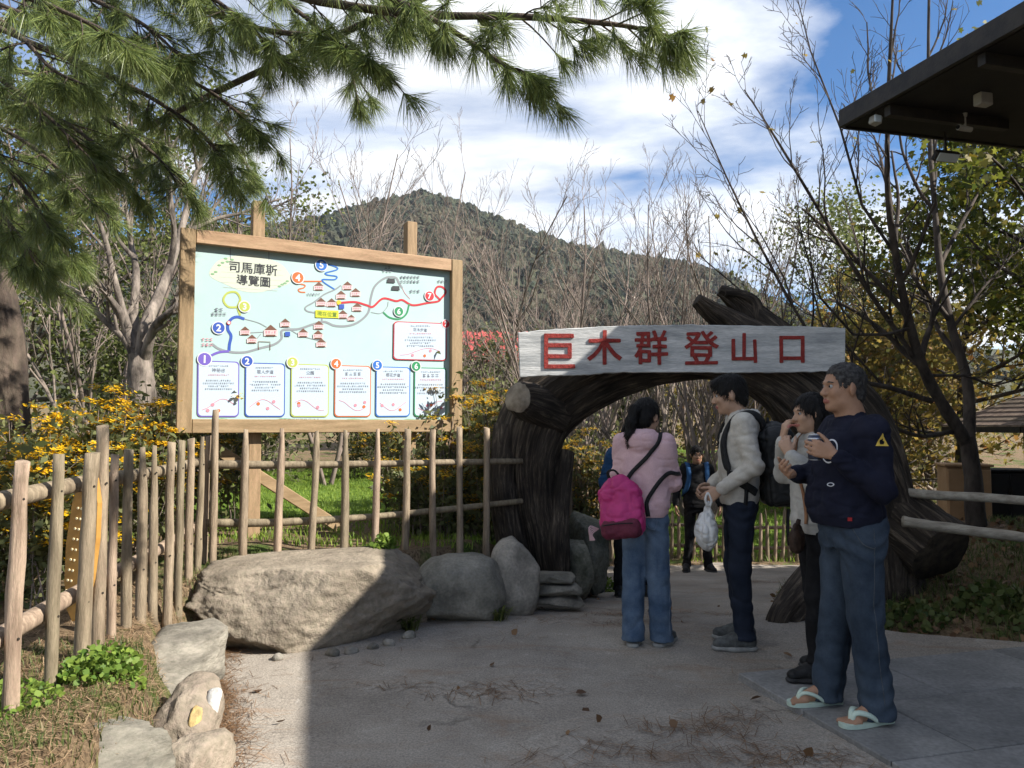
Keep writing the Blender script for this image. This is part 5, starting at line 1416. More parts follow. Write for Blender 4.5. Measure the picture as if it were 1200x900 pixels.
M_MINT = mat('mint_rubber', (.42, .52, .44), (.50, .60, .50), 12, .6)

W_ROWS = [(.86, .0, 0, .125, .185), (.93, 0, 0, .13, .19), (1.05, 0, 0, .128, .185), (1.2, 0, 0, .13, .19), (1.32, -.005, 0, .115, .195), (1.40, -.01, 0, .08, .16)]
# 1 woman in pale pink, seen from behind
pw, jw, Sw, hw_ = build_person('person in a pale pink hoodie and blue jeans with a pink backpack, back turned', (.885, 5.15, 0), R(66), 1.635, .008, SK2,
    dict(hipL=(0, .08, .90), hipR=(0, -.08, .90), kneeL=(.02, .085, .49), kneeR=(.02, -.085, .49), shL=(-.01, .15, 1.385), shR=(-.01, -.15, 1.385), elL=(.03, .195, 1.13), wrL=(.22, .10, 1.19), elR=(.06, -.185, 1.12), wrR=(.22, -.09, 1.19), handL=((.7, -.6, .35), (0, -.4, 1), 1), handR=((.7, .6, .35), (0, .4, 1), -1), curlL=.7, curlR=.7,
         hy=-22, hp=-14, head=(.045, -.005, 1.575), footL=10, footR=-14, ankL=(-.02, .085, .09), ankR=(.05, -.095, .09)),
    'pony', M_HAIRB, hoodie(M_PINK, [(.88, .0, 0, .122, .152), (.94, 0, 0, .132, .17), (1.05, 0, 0, .13, .17), (1.2, 0, 0, .128, .17), (1.32, -.005, 0, .112, .172), (1.40, -.01, 0, .075, .14)], (.07, .06, .043), True, .006, 5),
    trousers(M_DENIM, (.086, .078, .076), None, (.108, .136), .97, .006, .035, 2), shoes(M_SHOEG, M_SOLEG))
b_ = MB(); b_.box((.30 * Sw, 0, 1.225 * Sw), (.012, .075, .15), ypr(0, -35), .004); o = b_.build('mobile_phone', M_BLACKF, None, loc=(.885, 5.15, 0)); o.rotation_euler = (0, 0, R(66)); tag(o, 'dark phone held by the person in the pale pink hoodie', 'phone')
# 2 tall man in cream, facing left
pm, jm, Sm, hm_ = build_person('tall person in a cream hoodie and dark jeans with a black backpack, facing left', (1.515, 5.16, 0), R(172), 1.785, .008, SK2,
    dict(elL=(-.06, .235, 1.135), wrL=(.135, .175, .985), elR=(-.02, -.25, 1.13), wrR=(.16, -.13, .985), handL=((.75, -.25, -.5), (-.2, -1, 0), -1), handR=((.8, .35, -.3), (0, .8, -.5), 1), curlL=.7, curlR=.8,
         hy=0, hp=-10, head=(.05, 0, 1.582), footL=6, footR=-10, ankL=(.0, .105, .09), ankR=(-.03, -.11, .09), kneeL=(.015, .10, .49)),
    'short', M_HAIRB, hoodie(M_CREAM, [(.885, .0, 0, .118, .16), (.95, 0, 0, .125, .172), (1.05, 0, 0, .122, .172), (1.2, 0, 0, .122, .178), (1.32, -.005, 0, .115, .195), (1.40, -.01, 0, .08, .16)], (.066, .056, .043), True, .006, 11),
    trousers(M_DENIMN, (.086, .066, .06), None, (.11, .142), .97, .006, .07, 7), shoes(M_SHOEG, M_SOLEG))
# 3 person in grey, half hidden
pg, jg, Sg, hg_ = build_person('person in a grey hoodie and black trousers half hidden behind the man in navy', (1.745, 4.45, .033), R(183), 1.60, .008, SK2,
    dict(elL=(.05, .235, 1.16), wrL=(.20, .11, 1.33), elR=(.10, -.21, 1.20), wrR=(.17, -.06, 1.42), handL=((.2, -.4, .9), (-.5, -.6, 0), -1), handR=((-.1, .25, 1), (-.8, 0, 0), 1), curlL=.8, curlR=.8,
         hp=-4, hy=4, footL=4, footR=-8, ankL=(.05, .10, .09), ankR=(-.14, -.13, .09), kneeL=(.05, .1, .49), kneeR=(-.04, -.11, .49)),
    'bob', M_HAIRB, hoodie(M_GREYM, W_ROWS, (.075, .066, .048), True, .006, 21),
    trousers(M_BLACKF, (.09, .07, .058), None, (.115, .15), .97, .006, .10, 3), shoes(M_SHOEB, M_SOLEB, True))
# 4 stout man in navy holding a can
NAVY_ROWS = [(.905, .022, 0, .148, .18), (.96, .03, 0, .165, .19), (1.06, .032, 0, .166, .19), (1.16, .02, 0, .155, .19), (1.27, .006, 0, .14, .19), (1.36, -.005, 0, .112, .178), (1.42, -.012, 0, .085, .15)]
pn_, jn, Sn, hn_ = build_person('stout person in a navy sweatshirt, faded jeans and mint flip-flops holding a can', (1.70, 3.88, .033), R(185), 1.735, .0075, SK1,
    dict(hipL=(0, .09, .90), hipR=(0, -.09, .90), kneeL=(-.005, .10, .49), kneeR=(.03, -.10, .49), ankL=(-.04, .12, .09), ankR=(.075, -.14, .09),
         shL=(-.02, .185, 1.365), shR=(-.02, -.185, 1.365), elL=(-.03, .225, 1.09), wrL=(.18, .20, 1.255), elR=(.03, -.29, 1.14), wrR=(.24, -.12, 1.15),
         handL=((.80, -.38, .34), (-.25, -1, .1), -1), handR=((.7, .6, .1), (-.3, .5, .6), 1), curlL=.62, curlR=.7, hy=2, hp=2, head=(.025, 0, 1.578), footL=12, footR=4),
    'buzz', M_HAIRG, hoodie(M_NAVY, NAVY_ROWS, (.072, .062, .046), False, .007, 31, .90, 'sweatshirt'),
    trousers(M_DENIMD, (.104, .082, .078), None, (.148, .165), .99, .007, .022, 12), flipflops(M_MINT), 1.5, barefoot=True)
# 5 person in black beyond the archway, 6 person in blue
zg = float(z_path(np.array(10.45)))
pb, jb_, Sb, hb_ = build_person('person in black with blue rucksack straps standing beyond the archway', (2.50, 10.45, zg), R(-92), 1.67, .011, SK1,
    dict(elL=(-.02, .27, 1.13), wrL=(.06, .30, .90), elR=(-.02, -.27, 1.13), wrR=(.05, -.30, .90), footL=16, footR=-16, ankL=(-.01, .15, .09), ankR=(-.01, -.15, .09)),
    'short', M_HAIRB, hoodie(M_BLACKF, W_ROWS, (.07, .06, .046), False, .006, 41, .92, 'jacket'), trousers(M_BLACKF, (.09, .07, .062), None, (.115, .15), .97, .006, .05, 5), shoes(M_SHOEB, M_SOLEB))
zb2 = float(z_path(np.array(7.5)))
pc, jc, Sc_, hc_ = build_person('person in a blue jacket half hidden behind the person in pink', (1.15, 7.5, zb2), R(-84), 1.645, .010, SK1,
    dict(footL=12, footR=-12, hy=6), 'short', M_HAIRB, hoodie(M_BLUEJ, W_ROWS, (.08, .068, .05), False, .008, 51, .92, 'jacket'), trousers(M_BLACKF, (.09, .07, .062), None, (.115, .15), .97, .006, .05, 6), shoes(M_SHOEB, M_SOLEB))

def to_world(o, p): return np.array(Matrix.Rotation(o.rotation_euler.z, 3, 'Z') @ Vector(p)) + np.array(o.location)
def surf_bvh(o):
    me = o.data; return BVHTree.FromPolygons([v.co for v in me.vertices], [p.vertices for p in me.polygons])
def child(o, nm): return next(c_ for c_ in o.children if c_.name.split('.')[0] == nm)
def strap(parent, pts, w_, th, m, name='strap', n=40, onto=None, lift=.006, inv=False):
    """flat webbing along pts (local of parent), laid on a surface when one is given"""
    P = spline(pts, n)
    if onto is not None:
        bvh, c_ = onto; Q = []; Nn = []
        for p in P:
            loc_, nr, ix, ds = bvh.find_nearest(Vector(p)); Q.append(np.array(loc_) + np.array(nr) * lift); Nn.append(np.array(nr))
        P = np.array(Q); Nn = np.array(Nn)
        for _ in range(3): P[1:-1] = (P[:-2] + 2 * P[1:-1] + P[2:]) / 4; Nn[1:-1] = (Nn[:-2] + 2 * Nn[1:-1] + Nn[2:]) / 4
    else:
        T0, U0, W0 = frames(P); Nn = U0
    T = np.gradient(P, axis=0); T /= np.linalg.norm(T, axis=1)[:, None] + 1e-9
    Nn /= np.linalg.norm(Nn, axis=1)[:, None]; B = np.cross(T, Nn); B /= np.linalg.norm(B, axis=1)[:, None]
    V = np.concatenate([P + B * w_ / 2 + Nn * th, P - B * w_ / 2 + Nn * th, P - B * w_ / 2 - Nn * .002, P + B * w_ / 2 - Nn * .002]); k = len(P)
    F = []
    for i in range(k - 1):
        for a_, b_ in ((0, 1), (1, 2), (2, 3), (3, 0)): F.append([a_ * k + i, b_ * k + i, b_ * k + i + 1, a_ * k + i + 1])
    return obj(name, mesh(name, V, np.array(F)), m, parent)

# ---- pink backpack
M_MAG = mat('magenta_nylon', (.34, .02, .115), (.45, .035, .16), 9, .55, .35, 60, dist=.006)
M_MAR = mat('maroon_mesh', (.09, .012, .028), (.13, .02, .04), 40, .7, .3, 150)
M_WEB = mat('black_webbing', (.008, .008, .009), (.018, .018, .018), 60, .8, .2, 200)
bpk = thing('backpack', 'bright pink backpack hanging low on the back of the person in pale pink', 'backpack', tuple(pw.location), pw.rotation_euler.z)
f = SDF((-.42, -.15, .65), (.02, .42, 1.32), .008)
Rb = rotm((1, 0, 0), R(-8)) @ rotm((0, 1, 0), R(6))
bc = V3(-.205, .10, .90)
f.rbox(bc, V3(.07, .142, .165), Rb, .06, .02); f.ell(bc + Rb @ V3(.0, 0, .11), V3(.075, .115, .125), Rb, .04); f.ell(bc + Rb @ V3(-.03, 0, -.06), V3(.085, .132, .10), Rb, .04)
body_p = obj('pack_body', f.mesh('pack_body', cloth_noise(.009, (13, 13, 13), 2)), M_MAG, bpk)
f = SDF((-.45, -.15, .6), (.0, .42, 1.2), .008); f.rbox(bc + Rb @ V3(-.06, .0, -.115), V3(.062, .13, .062), Rb, .045, .02)
fp = obj('front_pocket', f.mesh('front_pocket', cloth_noise(.004, (16, 16, 16), 4)), M_MAR, bpk)
b_ = MB(); b_.tube(spline([bc + Rb @ V3(-.128, -.10, -.085), bc + Rb @ V3(-.133, 0, -.08), bc + Rb @ V3(-.128, .10, -.085)], 12), .004, 6); b_.build('zip', M_WEB, fp)
hb = (surf_bvh(child(pw, 'hoodie')), None)
strap(bpk, [bc + Rb @ V3(.03, -.02, .19), (-.14, .03, 1.17), (-.13, -.06, 1.26), (-.06, -.11, 1.36), (.03, -.12, 1.36), (.11, -.13, 1.22)], .026, .006, M_WEB, onto=hb)
strap(bpk, [(.06, -.20, 1.12), (-.04, -.17, 1.14), (-.11, -.12, 1.08), (-.14, -.05, .96), bc + Rb @ V3(.06, -.15, -.06)], .026, .006, M_WEB, onto=hb)
b_ = MB(); b_.tube(spline([bc + Rb @ V3(.03, -.02, .20), bc + Rb @ V3(.0, .02, .265), bc + Rb @ V3(.01, .07, .255), bc + Rb @ V3(.03, .06, .19)], 14), .007, 7, flat=1.6); b_.build('carry_loop', M_WEB, bpk)
b_ = MB()
for q in range(5): b_.tube(spline([bc + Rb @ V3(-.03, .16, -.10), bc + Rb @ V3(-.05 - .01 * q, .20, -.13 + .012 * q), bc + Rb @ V3(-.04, .19 + .008 * q, -.17)], 8), .004, 5)
b_.build('tassel', M_PINK, bpk)
# ---- black backpack
M_BLKP = mat('black_nylon', (.007, .0075, .008), (.017, .018, .018), 10, .55, .4, 70, dist=.006)
bkb = thing('backpack', 'large black backpack on the back of the tall person in cream', 'backpack', tuple(pm.location), pm.rotation_euler.z)
f = SDF((-.56, -.32, .82), (-.02, .32, 1.55), .009)
Rb2 = rotm((0, 1, 0), R(5)); bc2 = V3(-.245, .0, 1.18)
f.rbox(bc2, V3(.115, .165, .26), Rb2, .07, .02); f.ell(bc2 + V3(-.06, 0, -.06), V3(.11, .15, .17), Rb2, .04); f.rbox(bc2 + V3(-.11, 0, -.08), V3(.05, .12, .13), Rb2, .04, .03)
f.ell(bc2 + V3(.02, 0, .20), V3(.11, .14, .10), Rb2, .04)
obj('pack_body', f.mesh('pack_body', cloth_noise(.010, (11, 11, 11), 6)), M_BLKP, bkb)
for s_ in (-1, 1):
    f = SDF((-.5, -.32, .82), (-.02, .32, 1.3), .009); f.rbox(bc2 + V3(.0, s_ * .175, -.13), V3(.075, .03, .10), Rb2, .028, .02); obj('side_pocket', f.mesh('side_pocket', cloth_noise(.005, (14, 14, 14), 6)), M_BLKP, bkb)
hbm = (surf_bvh(child(pm, 'hoodie')), None)
for s_ in (-1, 1):
    strap(bkb, [(-.17, s_ * .09, 1.43), (-.08, s_ * .11, 1.52), (.04, s_ * .12, 1.47), (.12, s_ * .135, 1.35), (.12, s_ * .165, 1.22), (.04, s_ * .19, 1.10), (-.10, s_ * .18, 1.02)], .05, .012, M_WEB, onto=hbm)
strap(bkb, [(-.02, .19, 1.13), (-.02, .19, 1.03), (-.015, .185, .93)], .024, .006, M_WEB, 'hanging_strap', onto=hbm)
b_ = MB(); b_.tube(spline([bc2 + V3(-.05, .10, -.27), bc2 + V3(-.04, .12, -.40), bc2 + V3(-.05, .115, -.50)], 12), .011, 6, flat=2); b_.build('hanging_strap', M_WEB, bkb)
b_ = MB(); b_.tube(spline([bc2 + V3(.05, -.03, .27), bc2 + V3(.05, 0, .32), bc2 + V3(.05, .03, .27)], 10), .008, 6); b_.build('carry_loop', M_WEB, bkb)
# ---- white plastic bag in the left hand of the tall person
M_BAG = mat('white_plastic_film', (.55, .54, .51), (.68, .67, .64), 14, .35, .6, 30, spec=.5, dist=.01)
hw3 = jm['wrL'] + norm((.75, -.25, -.5)) * .09
bag = thing('plastic_bag', 'white plastic carrier bag held by the tall person in cream', 'bag', tuple(pm.location), pm.rotation_euler.z)
f = SDF(hw3 - V3(.2, .2, .45), hw3 + V3(.2, .2, .06), .007)
f.ell(hw3 + V3(.02, 0, -.235), V3(.078, .085, .11), None, .03); f.cap(hw3 + V3(.015, 0, -.16), hw3 + V3(.0, 0, -.03), .05, .014, .05)
obj('bag_body', f.mesh('bag_body', cloth_noise(.009, (22, 22, 12), 8)), M_BAG, bag)
for s_ in (-1, 1):
    b_ = MB(); b_.tube(spline([hw3 + V3(.01, s_ * .015, -.06), hw3 + V3(.022, s_ * .014, -.01), hw3 + V3(.005, s_ * .01, .028), hw3 + V3(-.015, s_ * .012, -.02), hw3 + V3(-.005, s_ * .015, -.06)], 16), .008, 6); b_.build('handle', M_BAG, bag, True)
# ---- brown shoulder bag of the person in grey
M_TAN = mat('tan_leather', (.22, .10, .045), (.30, .15, .07), 20, .6, .2, 80)
M_BRN = mat('dark_brown_leather', (.025, .013, .008), (.05, .028, .016), 20, .6, .3, 80)
sb = thing('shoulder_bag', 'small dark brown bag on a tan strap worn by the person in grey', 'bag', tuple(pg.location), pg.rotation_euler.z)
gb = (surf_bvh(child(pg, 'hoodie')), None)
strap(sb, [(-.06, -.12, 1.36), (.03, -.08, 1.34), (.10, .0, 1.22), (.13, .08, 1.10), (.14, .12, .98), (.155, .14, .86)], .018, .005, M_TAN, onto=gb)
f = SDF((.05, .0, .62), (.35, .35, .95), .006); f.ell((.175, .15, .80), (.032, .065, .085), rotm((0, 0, 1), R(-40)), .02); f.rbox((.175, .15, .775), (.03, .055, .055), rotm((0, 0, 1), R(-40)), .025, .02)
obj('bag_body', f.mesh('bag_body', cloth_noise(.003, (20, 20, 20), 2)), M_BRN, sb)
b_ = MB(); b_.tube([(.16, .145, .90), (.17, .15, .87)], [.012, .016], 8); b_.build('buckle', M_BRN, sb)
b_ = MB(); b_.box((.195, .165, .80), (.06, .06, .012), rotm((0, 0, 1), R(-40)), .003); b_.build('flap', M_BRN, sb)
# ---- drink can in the hand of the person in navy
M_TIN = mat('silver_tin', (.45, .46, .48), (.6, .6, .62), 20, .3, metal=.8)
M_TINB = mat('dark_blue_tin', (.03, .04, .07), (.09, .10, .13), 25, .3, metal=.5)
hwn = jn['wrL'] + norm((.80, -.38, .34)) * .085 * Sn + norm((-.25, -1, .1)) * .038
can = thing('drink_can', 'silver and dark drink can in the raised hand of the person in navy', 'can', tuple(to_world(pn_, hwn)))
b_ = MB(); b_.tube([(0, 0, -.058), (0, 0, -.052), (0, 0, .048), (0, 0, .058)], [.027, .033, .033, .027], 24); b_.build('can_body', M_TINB, can, True)
for z0, z1, r0_, r1_ in ((.058, .063, .0275, .0265), (-.062, -.058, .024, .0265), (.036, .046, .0334, .0334)):
    b_ = MB(); b_.tube([(0, 0, z0), (0, 0, z1)], [r0_, r1_], 24); b_.build('rim', M_TIN, can, True)
b_ = MB(); b_.box((.006, 0, .0655), (.022, .012, .002), None, .0005); b_.build('pull_tab', M_TIN, can)
# ---- marks on the navy sweatshirt
sw = child(pn_, 'sweatshirt'); bvh = surf_bvh(sw)
def patch(name, anchor, dirn, poly, m, parent, lift=.0025, res=14):
    dirn = norm(dirn); side = norm(np.cross((0, 0, 1), dirn)); up_ = np.cross(dirn, side)
    P2 = np.array(poly, float); c = P2.mean(0); V = []; k = len(P2); rings = 6
    for r_ in range(rings + 1):
        for q in range(k):
            a_ = c + (P2[q] - c) * (r_ / rings if r_ else .001)
            o_ = np.asarray(anchor) + side * a_[0] + up_ * a_[1] + dirn * .25
            hit = bvh.ray_cast(Vector(o_), Vector(-dirn), .6)
            V.append(np.array(hit[0]) + dirn * lift if hit[0] is not None else o_ - dirn * .25)
    F = [[r_ * k + q, (r_ + 1) * k + q, (r_ + 1) * k + (q + 1) % k, r_ * k + (q + 1) % k] for r_ in range(rings) for q in range(k)]
    return obj(name, mesh(name, np.array(V), np.array(F)), m, parent)
def dense(poly, n=8):
    P = np.array(poly, float); out = []
    for a_, b_ in zip(P, np.roll(P, -1, 0)): out += [a_ + (b_ - a_) * t for t in np.linspace(0, 1, n, endpoint=False)]
    return out
M_PATY = mat('yellow_patch', (.62, .42, .06), (.7, .5, .1), 30, .8); M_PATW = mat('white_print', (.55, .56, .58), (.66, .66, .68), 30, .8); M_PATR = mat('red_tab', (.45, .03, .03), None, rough=.7)
anc = jn['shL'] + V3(.0, .05, -.045)
tri = patch('sleeve_patch', anc, (.12, 1, .12), dense([(-.032, -.026), (.032, -.026), (0, .034)]), M_PATY, sw)
patch('rooster_mark', anc, (.12, 1, .12), dense([(-.012, -.018), (.006, -.018), (.012, -.006), (.004, .000), (.004, .010), (-.004, .004), (-.012, .002)], 3), M_BLACKF, sw, .0045)
anc = V3(.16, .085, 1.27) * Sn
ring = [(.052 * math.cos(t), .060 * math.sin(t)) for t in np.linspace(0, 2 * np.pi, 32, endpoint=False)]
patch('chest_emblem', anc, (1, .55, .05), ring, M_PATW, sw); patch('chest_emblem', anc, (1, .55, .05), [(x * .88, y * .88) for x, y in ring], M_NAVY, sw, .004)
for k, pl in enumerate(([(-.03, -.02), (-.012, -.03), (-.002, .0), (-.014, .022), (-.03, .006)], [(.004, -.028), (.026, -.024), (.03, .0), (.014, .012), (.004, -.004)], [(-.008, .012), (.012, .02), (.004, .038), (-.01, .03)])):
    patch('chest_emblem', anc, (1, .55, .05), dense(pl, 3), M_PATW, sw, .0055)
anc = V3(.19, .14, 1.115) * Sn
patch('small_emblem', anc, (1, .8, .1), [(.020 * math.cos(t), .010 * math.sin(t)) for t in np.linspace(0, 2 * np.pi, 20, endpoint=False)], M_PATW, sw); patch('small_emblem', anc, (1, .8, .1), [(.014 * math.cos(t), .006 * math.sin(t)) for t in np.linspace(0, 2 * np.pi, 20, endpoint=False)], M_NAVY, sw, .004)
patch('hem_tab', V3(.10, .17, .955) * Sn, (.45, 1, 0), dense([(-.010, -.009), (.010, -.009), (.010, .009), (-.010, .009)], 3), M_PATR, sw, .005)
# rucksack straps of the person in black
rk = thing('backpack', 'blue rucksack worn by the person in black beyond the archway', 'backpack', tuple(pb.location), pb.rotation_euler.z)
f = SDF((-.45, -.25, .85), (0, .25, 1.5), .012); f.rbox((-.22, 0, 1.18), (.10, .15, .22), None, .06, .02); obj('pack_body', f.mesh('pack_body', cloth_noise(.006, (12, 12, 12), 3)), M_BLUEJ, rk)
jbv = (surf_bvh(child(pb, 'jacket')), None)
for s_ in (-1, 1): strap(rk, [(-.12, s_ * .10, 1.40), (-.02, s_ * .125, 1.47), (.09, s_ * .125, 1.38), (.14, s_ * .135, 1.25), (.10, s_ * .17, 1.10), (-.05, s_ * .18, 1.02)], .06, .012, M_BLUEJ, onto=jbv)

# ---- stitched seams on the jeans
M_STITCH = mat('pale_stitching', (.045, .055, .065), (.085, .095, .105), 60, .9)
M_STITCH2 = mat('blue_stitching', (.10, .13, .19), (.15, .19, .25), 60, .9)
tn = child(pn_, 'trousers'); bn2 = (surf_bvh(tn), None)
strap(tn, [(-.005, .19, .93), (-.005, .20, .78), (-.005, .19, .55), (-.02, .20, .30), (-.04, .20, .10)], .0035, .001, M_STITCH, 'seam', 60, bn2, .001)
strap(tn, [(.085, .15, .96), (.075, .165, .91), (.045, .185, .86), (-.005, .20, .835)], .005, .0015, M_STITCH, 'pocket_seam', 30, bn2, .001)
strap(tn, [(-.145, .02, .93), (-.15, .10, .92), (-.15, .11, .82), (-.16, .05, .79)], .005, .0015, M_STITCH, 'pocket_seam', 30, bn2, .001)
tw = child(pw, 'trousers'); bw2 = (surf_bvh(tw), None)
for s_ in (-1, 1):
    strap(tw, [(-.005, s_ * .15, .90), (.0, s_ * .16, .70), (.01, s_ * .16, .48), (.0, s_ * .165, .25), (.0, s_ * .165, .08)], .0045, .0012, M_STITCH2, 'seam', 50, bw2, .001)
    strap(tw, [(-.12, s_ * .035, .86), (-.12, s_ * .035, .78), (-.12, s_ * .07, .755), (-.11, s_ * .105, .78), (-.10, s_ * .105, .86), (-.12, s_ * .035, .86)], .0045, .0012, M_STITCH2, 'pocket_seam', 50, bw2, .001)
# ------------------------------------------------------------------ trees
class Wood:
    """branches as tapered pieces; twig tips are kept for leaves"""
    def __init__(s, seed, rmin=.0034): s.rmin = rmin; s.r = np.random.default_rng(seed); s.a = []; s.b = []; s.ra = []; s.rb = []; s.tips = []; s.thick = []
    def poly(s, P, r0, r1, level):
        P = np.asarray(P, float); n = len(P); rr = np.linspace(r0, r1, n)
        if r0 > .022: s.thick.append((P, rr))
        else:
            for i in range(n - 1): s.a.append(P[i]); s.b.append(P[i + 1]); s.ra.append(rr[i]); s.rb.append(rr[i + 1])
    def wander(s, p, d, L, n, jit, up):
        P = [np.asarray(p, float)]; d = norm(d)
        for i in range(n):
            d = norm(d + s.r.normal(0, jit, 3) + V3(0, 0, up / n)); P.append(P[-1] + d * L / n)
        return np.array(P)
    def grow(s, P, r0, r1, level, spec):
        """spec: list per level of (children, angle deg, length ratio, up, jitter, t0)"""
        s.poly(P, r0, r1, level)
        if level >= len(spec):
            s.tips.append((P[-1], norm(P[-1] - P[-2]))); s.tips.append((P[len(P) // 2], norm(P[-1] - P[0]))); return
        n, ang, lr, up, jit, t0 = spec[level]
        seg = np.linalg.norm(np.diff(P, axis=0), axis=1); L = seg.sum(); cum = np.concatenate([[0], np.cumsum(seg)]) / L
        for i in range(n):
            t = t0 + (1 - t0) * (i + s.r.random()) / n
            p = np.array([np.interp(t, cum, P[:, k]) for k in range(3)])
            k = min(np.searchsorted(cum, t), len(P) - 1); tan = norm(P[k] - P[k - 1])
            ax = norm(np.cross(tan, s.r.normal(size=3))); a = R(ang * s.r.uniform(.7, 1.3))
            d = norm(tan * math.cos(a) + np.cross(ax, tan) * math.sin(a) + V3(0, 0, up * .35))
            l = L * lr * (1.15 - .6 * t) * s.r.uniform(.6, 1.25); rc = (r0 + (r1 - r0) * t) * .62
            Q = s.wander(p, d, l, 5 if level < 2 else 3, jit, up)
            s.grow(Q, max(rc, s.rmin), max(rc * .35, s.rmin * .65), level + 1, spec)
    def meshes(s, name, scale=1.0, thick_sides=10):
        Vs, F4s, F3s, n0 = [], [], [], 0
        for P, rr in s.thick:
            m_ = max(len(P) * 3, 8); Q = spline(P, m_); q = np.interp(np.linspace(0, 1, m_), np.linspace(0, 1, len(rr)), rr)
            V, F4, F3 = tube_np(Q, q, thick_sides, False, .16, int(rr[0] * 9999) % 97)
            Vs.append(V); F4s.append(F4 + n0); n0 += len(V)
        if s.a:
            a, b, ra, rb = map(np.array, (s.a, s.b, s.ra, s.rb))
            for lo_, hi_, sd in ((.007, 9, 5), (0, .007, 3)):
                k = (ra >= lo_) & (ra < hi_)
                if not k.any(): continue
                A, B, Ra, Rb_ = a[k], b[k], ra[k], rb[k]
                T = B - A; T /= np.linalg.norm(T, axis=1)[:, None] + 1e-9
                h = np.where(np.abs(T[:, 2:3]) < .9, np.array([[0, 0, 1.0]]), np.array([[1.0, 0, 0]])); U = np.cross(T, h); U /= np.linalg.norm(U, axis=1)[:, None]; W = np.cross(T, U)
                an = np.linspace(0, 2 * np.pi, sd, endpoint=False); cs = np.cos(an)[None, :, None]; sn = np.sin(an)[None, :, None]
                dir_ = cs * U[:, None] + sn * W[:, None]
                V = np.concatenate([A[:, None] + dir_ * Ra[:, None, None], B[:, None] + dir_ * Rb_[:, None, None]], 1).reshape(-1, 3)
                i = (np.arange(len(A)) * 2 * sd)[:, None]; q = np.arange(sd)[None]; q2 = (q + 1) % sd
                F = np.stack([i + q, i + q2, i + sd + q2, i + sd + q], -1).reshape(-1, 4)
                Vs.append(V); F4s.append(F + n0); n0 += len(V)
        return mesh(name, np.concatenate(Vs), np.concatenate(F4s))

def leaves_mesh(name, P, size, r, asp=.55, droop=0.3, jit=0.0, nv=6):
    """small pointed leaf faces at the points P"""
    n = len(P); P = P + r.normal(0, 1, (n, 3)) * jit
    D = r.normal(0, 1, (n, 3)); D[:, 2] -= droop; D /= np.linalg.norm(D, axis=1)[:, None]
    N_ = r.normal(0, 1, (n, 3)); N_[:, 2] += .6; S_ = np.cross(D, N_); S_ /= np.linalg.norm(S_, axis=1)[:, None] + 1e-9; U_ = np.cross(S_, D)
    sz = size * r.uniform(.6, 1.3, n)
    if nv == 6: prof = [(0, 0, 0), (.3, .5, .05), (.7, .38, .02), (1, 0, -.12), (.7, -.38, .02), (.3, -.5, .05)]
    elif nv == 10: prof = [(0, 0, 0), (.12, .5, .03), (.38, .26, 0), (.62, .62, -.04), (.66, .22, 0), (1, 0, -.1), (.66, -.22, 0), (.62, -.62, -.04), (.38, -.26, 0), (.12, -.5, .03)]
    else: prof = [(0, 0, 0), (.5, .5, .04), (1, 0, -.08), (.5, -.5, .04)]
    V = np.stack([P + D * (a * sz)[:, None] + S_ * (b * asp * 1.6 * sz)[:, None] + U_ * (c * sz)[:, None] for a, b, c in prof], 1).reshape(-1, 3)
    F = np.arange(n * len(prof)).reshape(n, len(prof))
    return mesh(name, V, F, True)

def place_tree(name, label, wood_me, m, loc, rz, sc, leaf_me=None, lm=None, group=None, cat='tree'):
    t = thing(name, label, cat, loc, rz, group); t.scale = (sc, sc, sc)
    obj('trunk', wood_me, m, t)
    if leaf_me is not None: obj('crown', leaf_me, lm, t)
    return t

# bare cherry-like trees behind the archway and the board: four forms
bare = []
for k in range(4):
    w_ = Wood(40 + k, .0037)
    for s_ in range(4 + k % 2):
        a = s_ * 2.4 + k; d = V3(.36 * math.cos(a), .36 * math.sin(a), 1)
        P = w_.wander((.05 * math.cos(a), .05 * math.sin(a), -.1), d, w_.r.uniform(4.6, 6.4), 8, .085, .3)
        w_.grow(P, .042, .008, 0, [(9, 32, .40, .5, .11, .15), (6, 36, .42, .4, .13, .2), (3, 36, .5, .25, .15, .25)])
    bare.append(w_.meshes('bare_tree'))
spots = [(-3.0, 12.5, 0, .92, 'behind the upper left corner of the map board'), (-1.75, 14.5, 1, .9, 'rising behind the middle of the map board'), (.62, 12.4, 2, .9, 'behind the left end of the entrance sign'), (1.25, 14.6, 3, .98, 'behind the left half of the entrance sign'),
         (2.45, 13.4, 0, .95, 'behind the middle of the entrance sign'), (3.4, 15.0, 1, 1.05, 'behind the right half of the entrance sign'), (1.2, 29.5, 2, 1.6, 'far behind the red roofed house'),
         (-4.9, 15.5, 2, 1.1, 'left of the map board above the flowers'), (2.5, 21.5, 3, 1.15, 'farthest back behind the archway'), (5.3, 16.5, 2, .95, 'between the sign and the dark tree'), (-.7, 17.0, 3, 1.1, 'standing above the red roof'), (2.0, 17.5, 0, 1.15, 'tall above the middle of the sign'), (3.1, 12.6, 2, .9, 'behind the head of the tall person in cream'), (-2.6, 17.5, 1, 1.1, 'above the middle of the map board'), (4.1, 14.0, 3, .95, 'above the right end of the sign'), (-6.0, 11.2, 0, .95, 'above the yellow flowers at the left'), (-4.6, 12.6, 3, .95, 'just left of the map board')]
for i, (x, y, k, s_, tx_) in enumerate(spots):
    place_tree('bare_tree', 'leafless tree with fine reddish twigs ' + tx_, bare[k], M_TWIG, (x, y, float(H(x, y))), i * 1.3, s_, group='leafless trees behind the entrance')

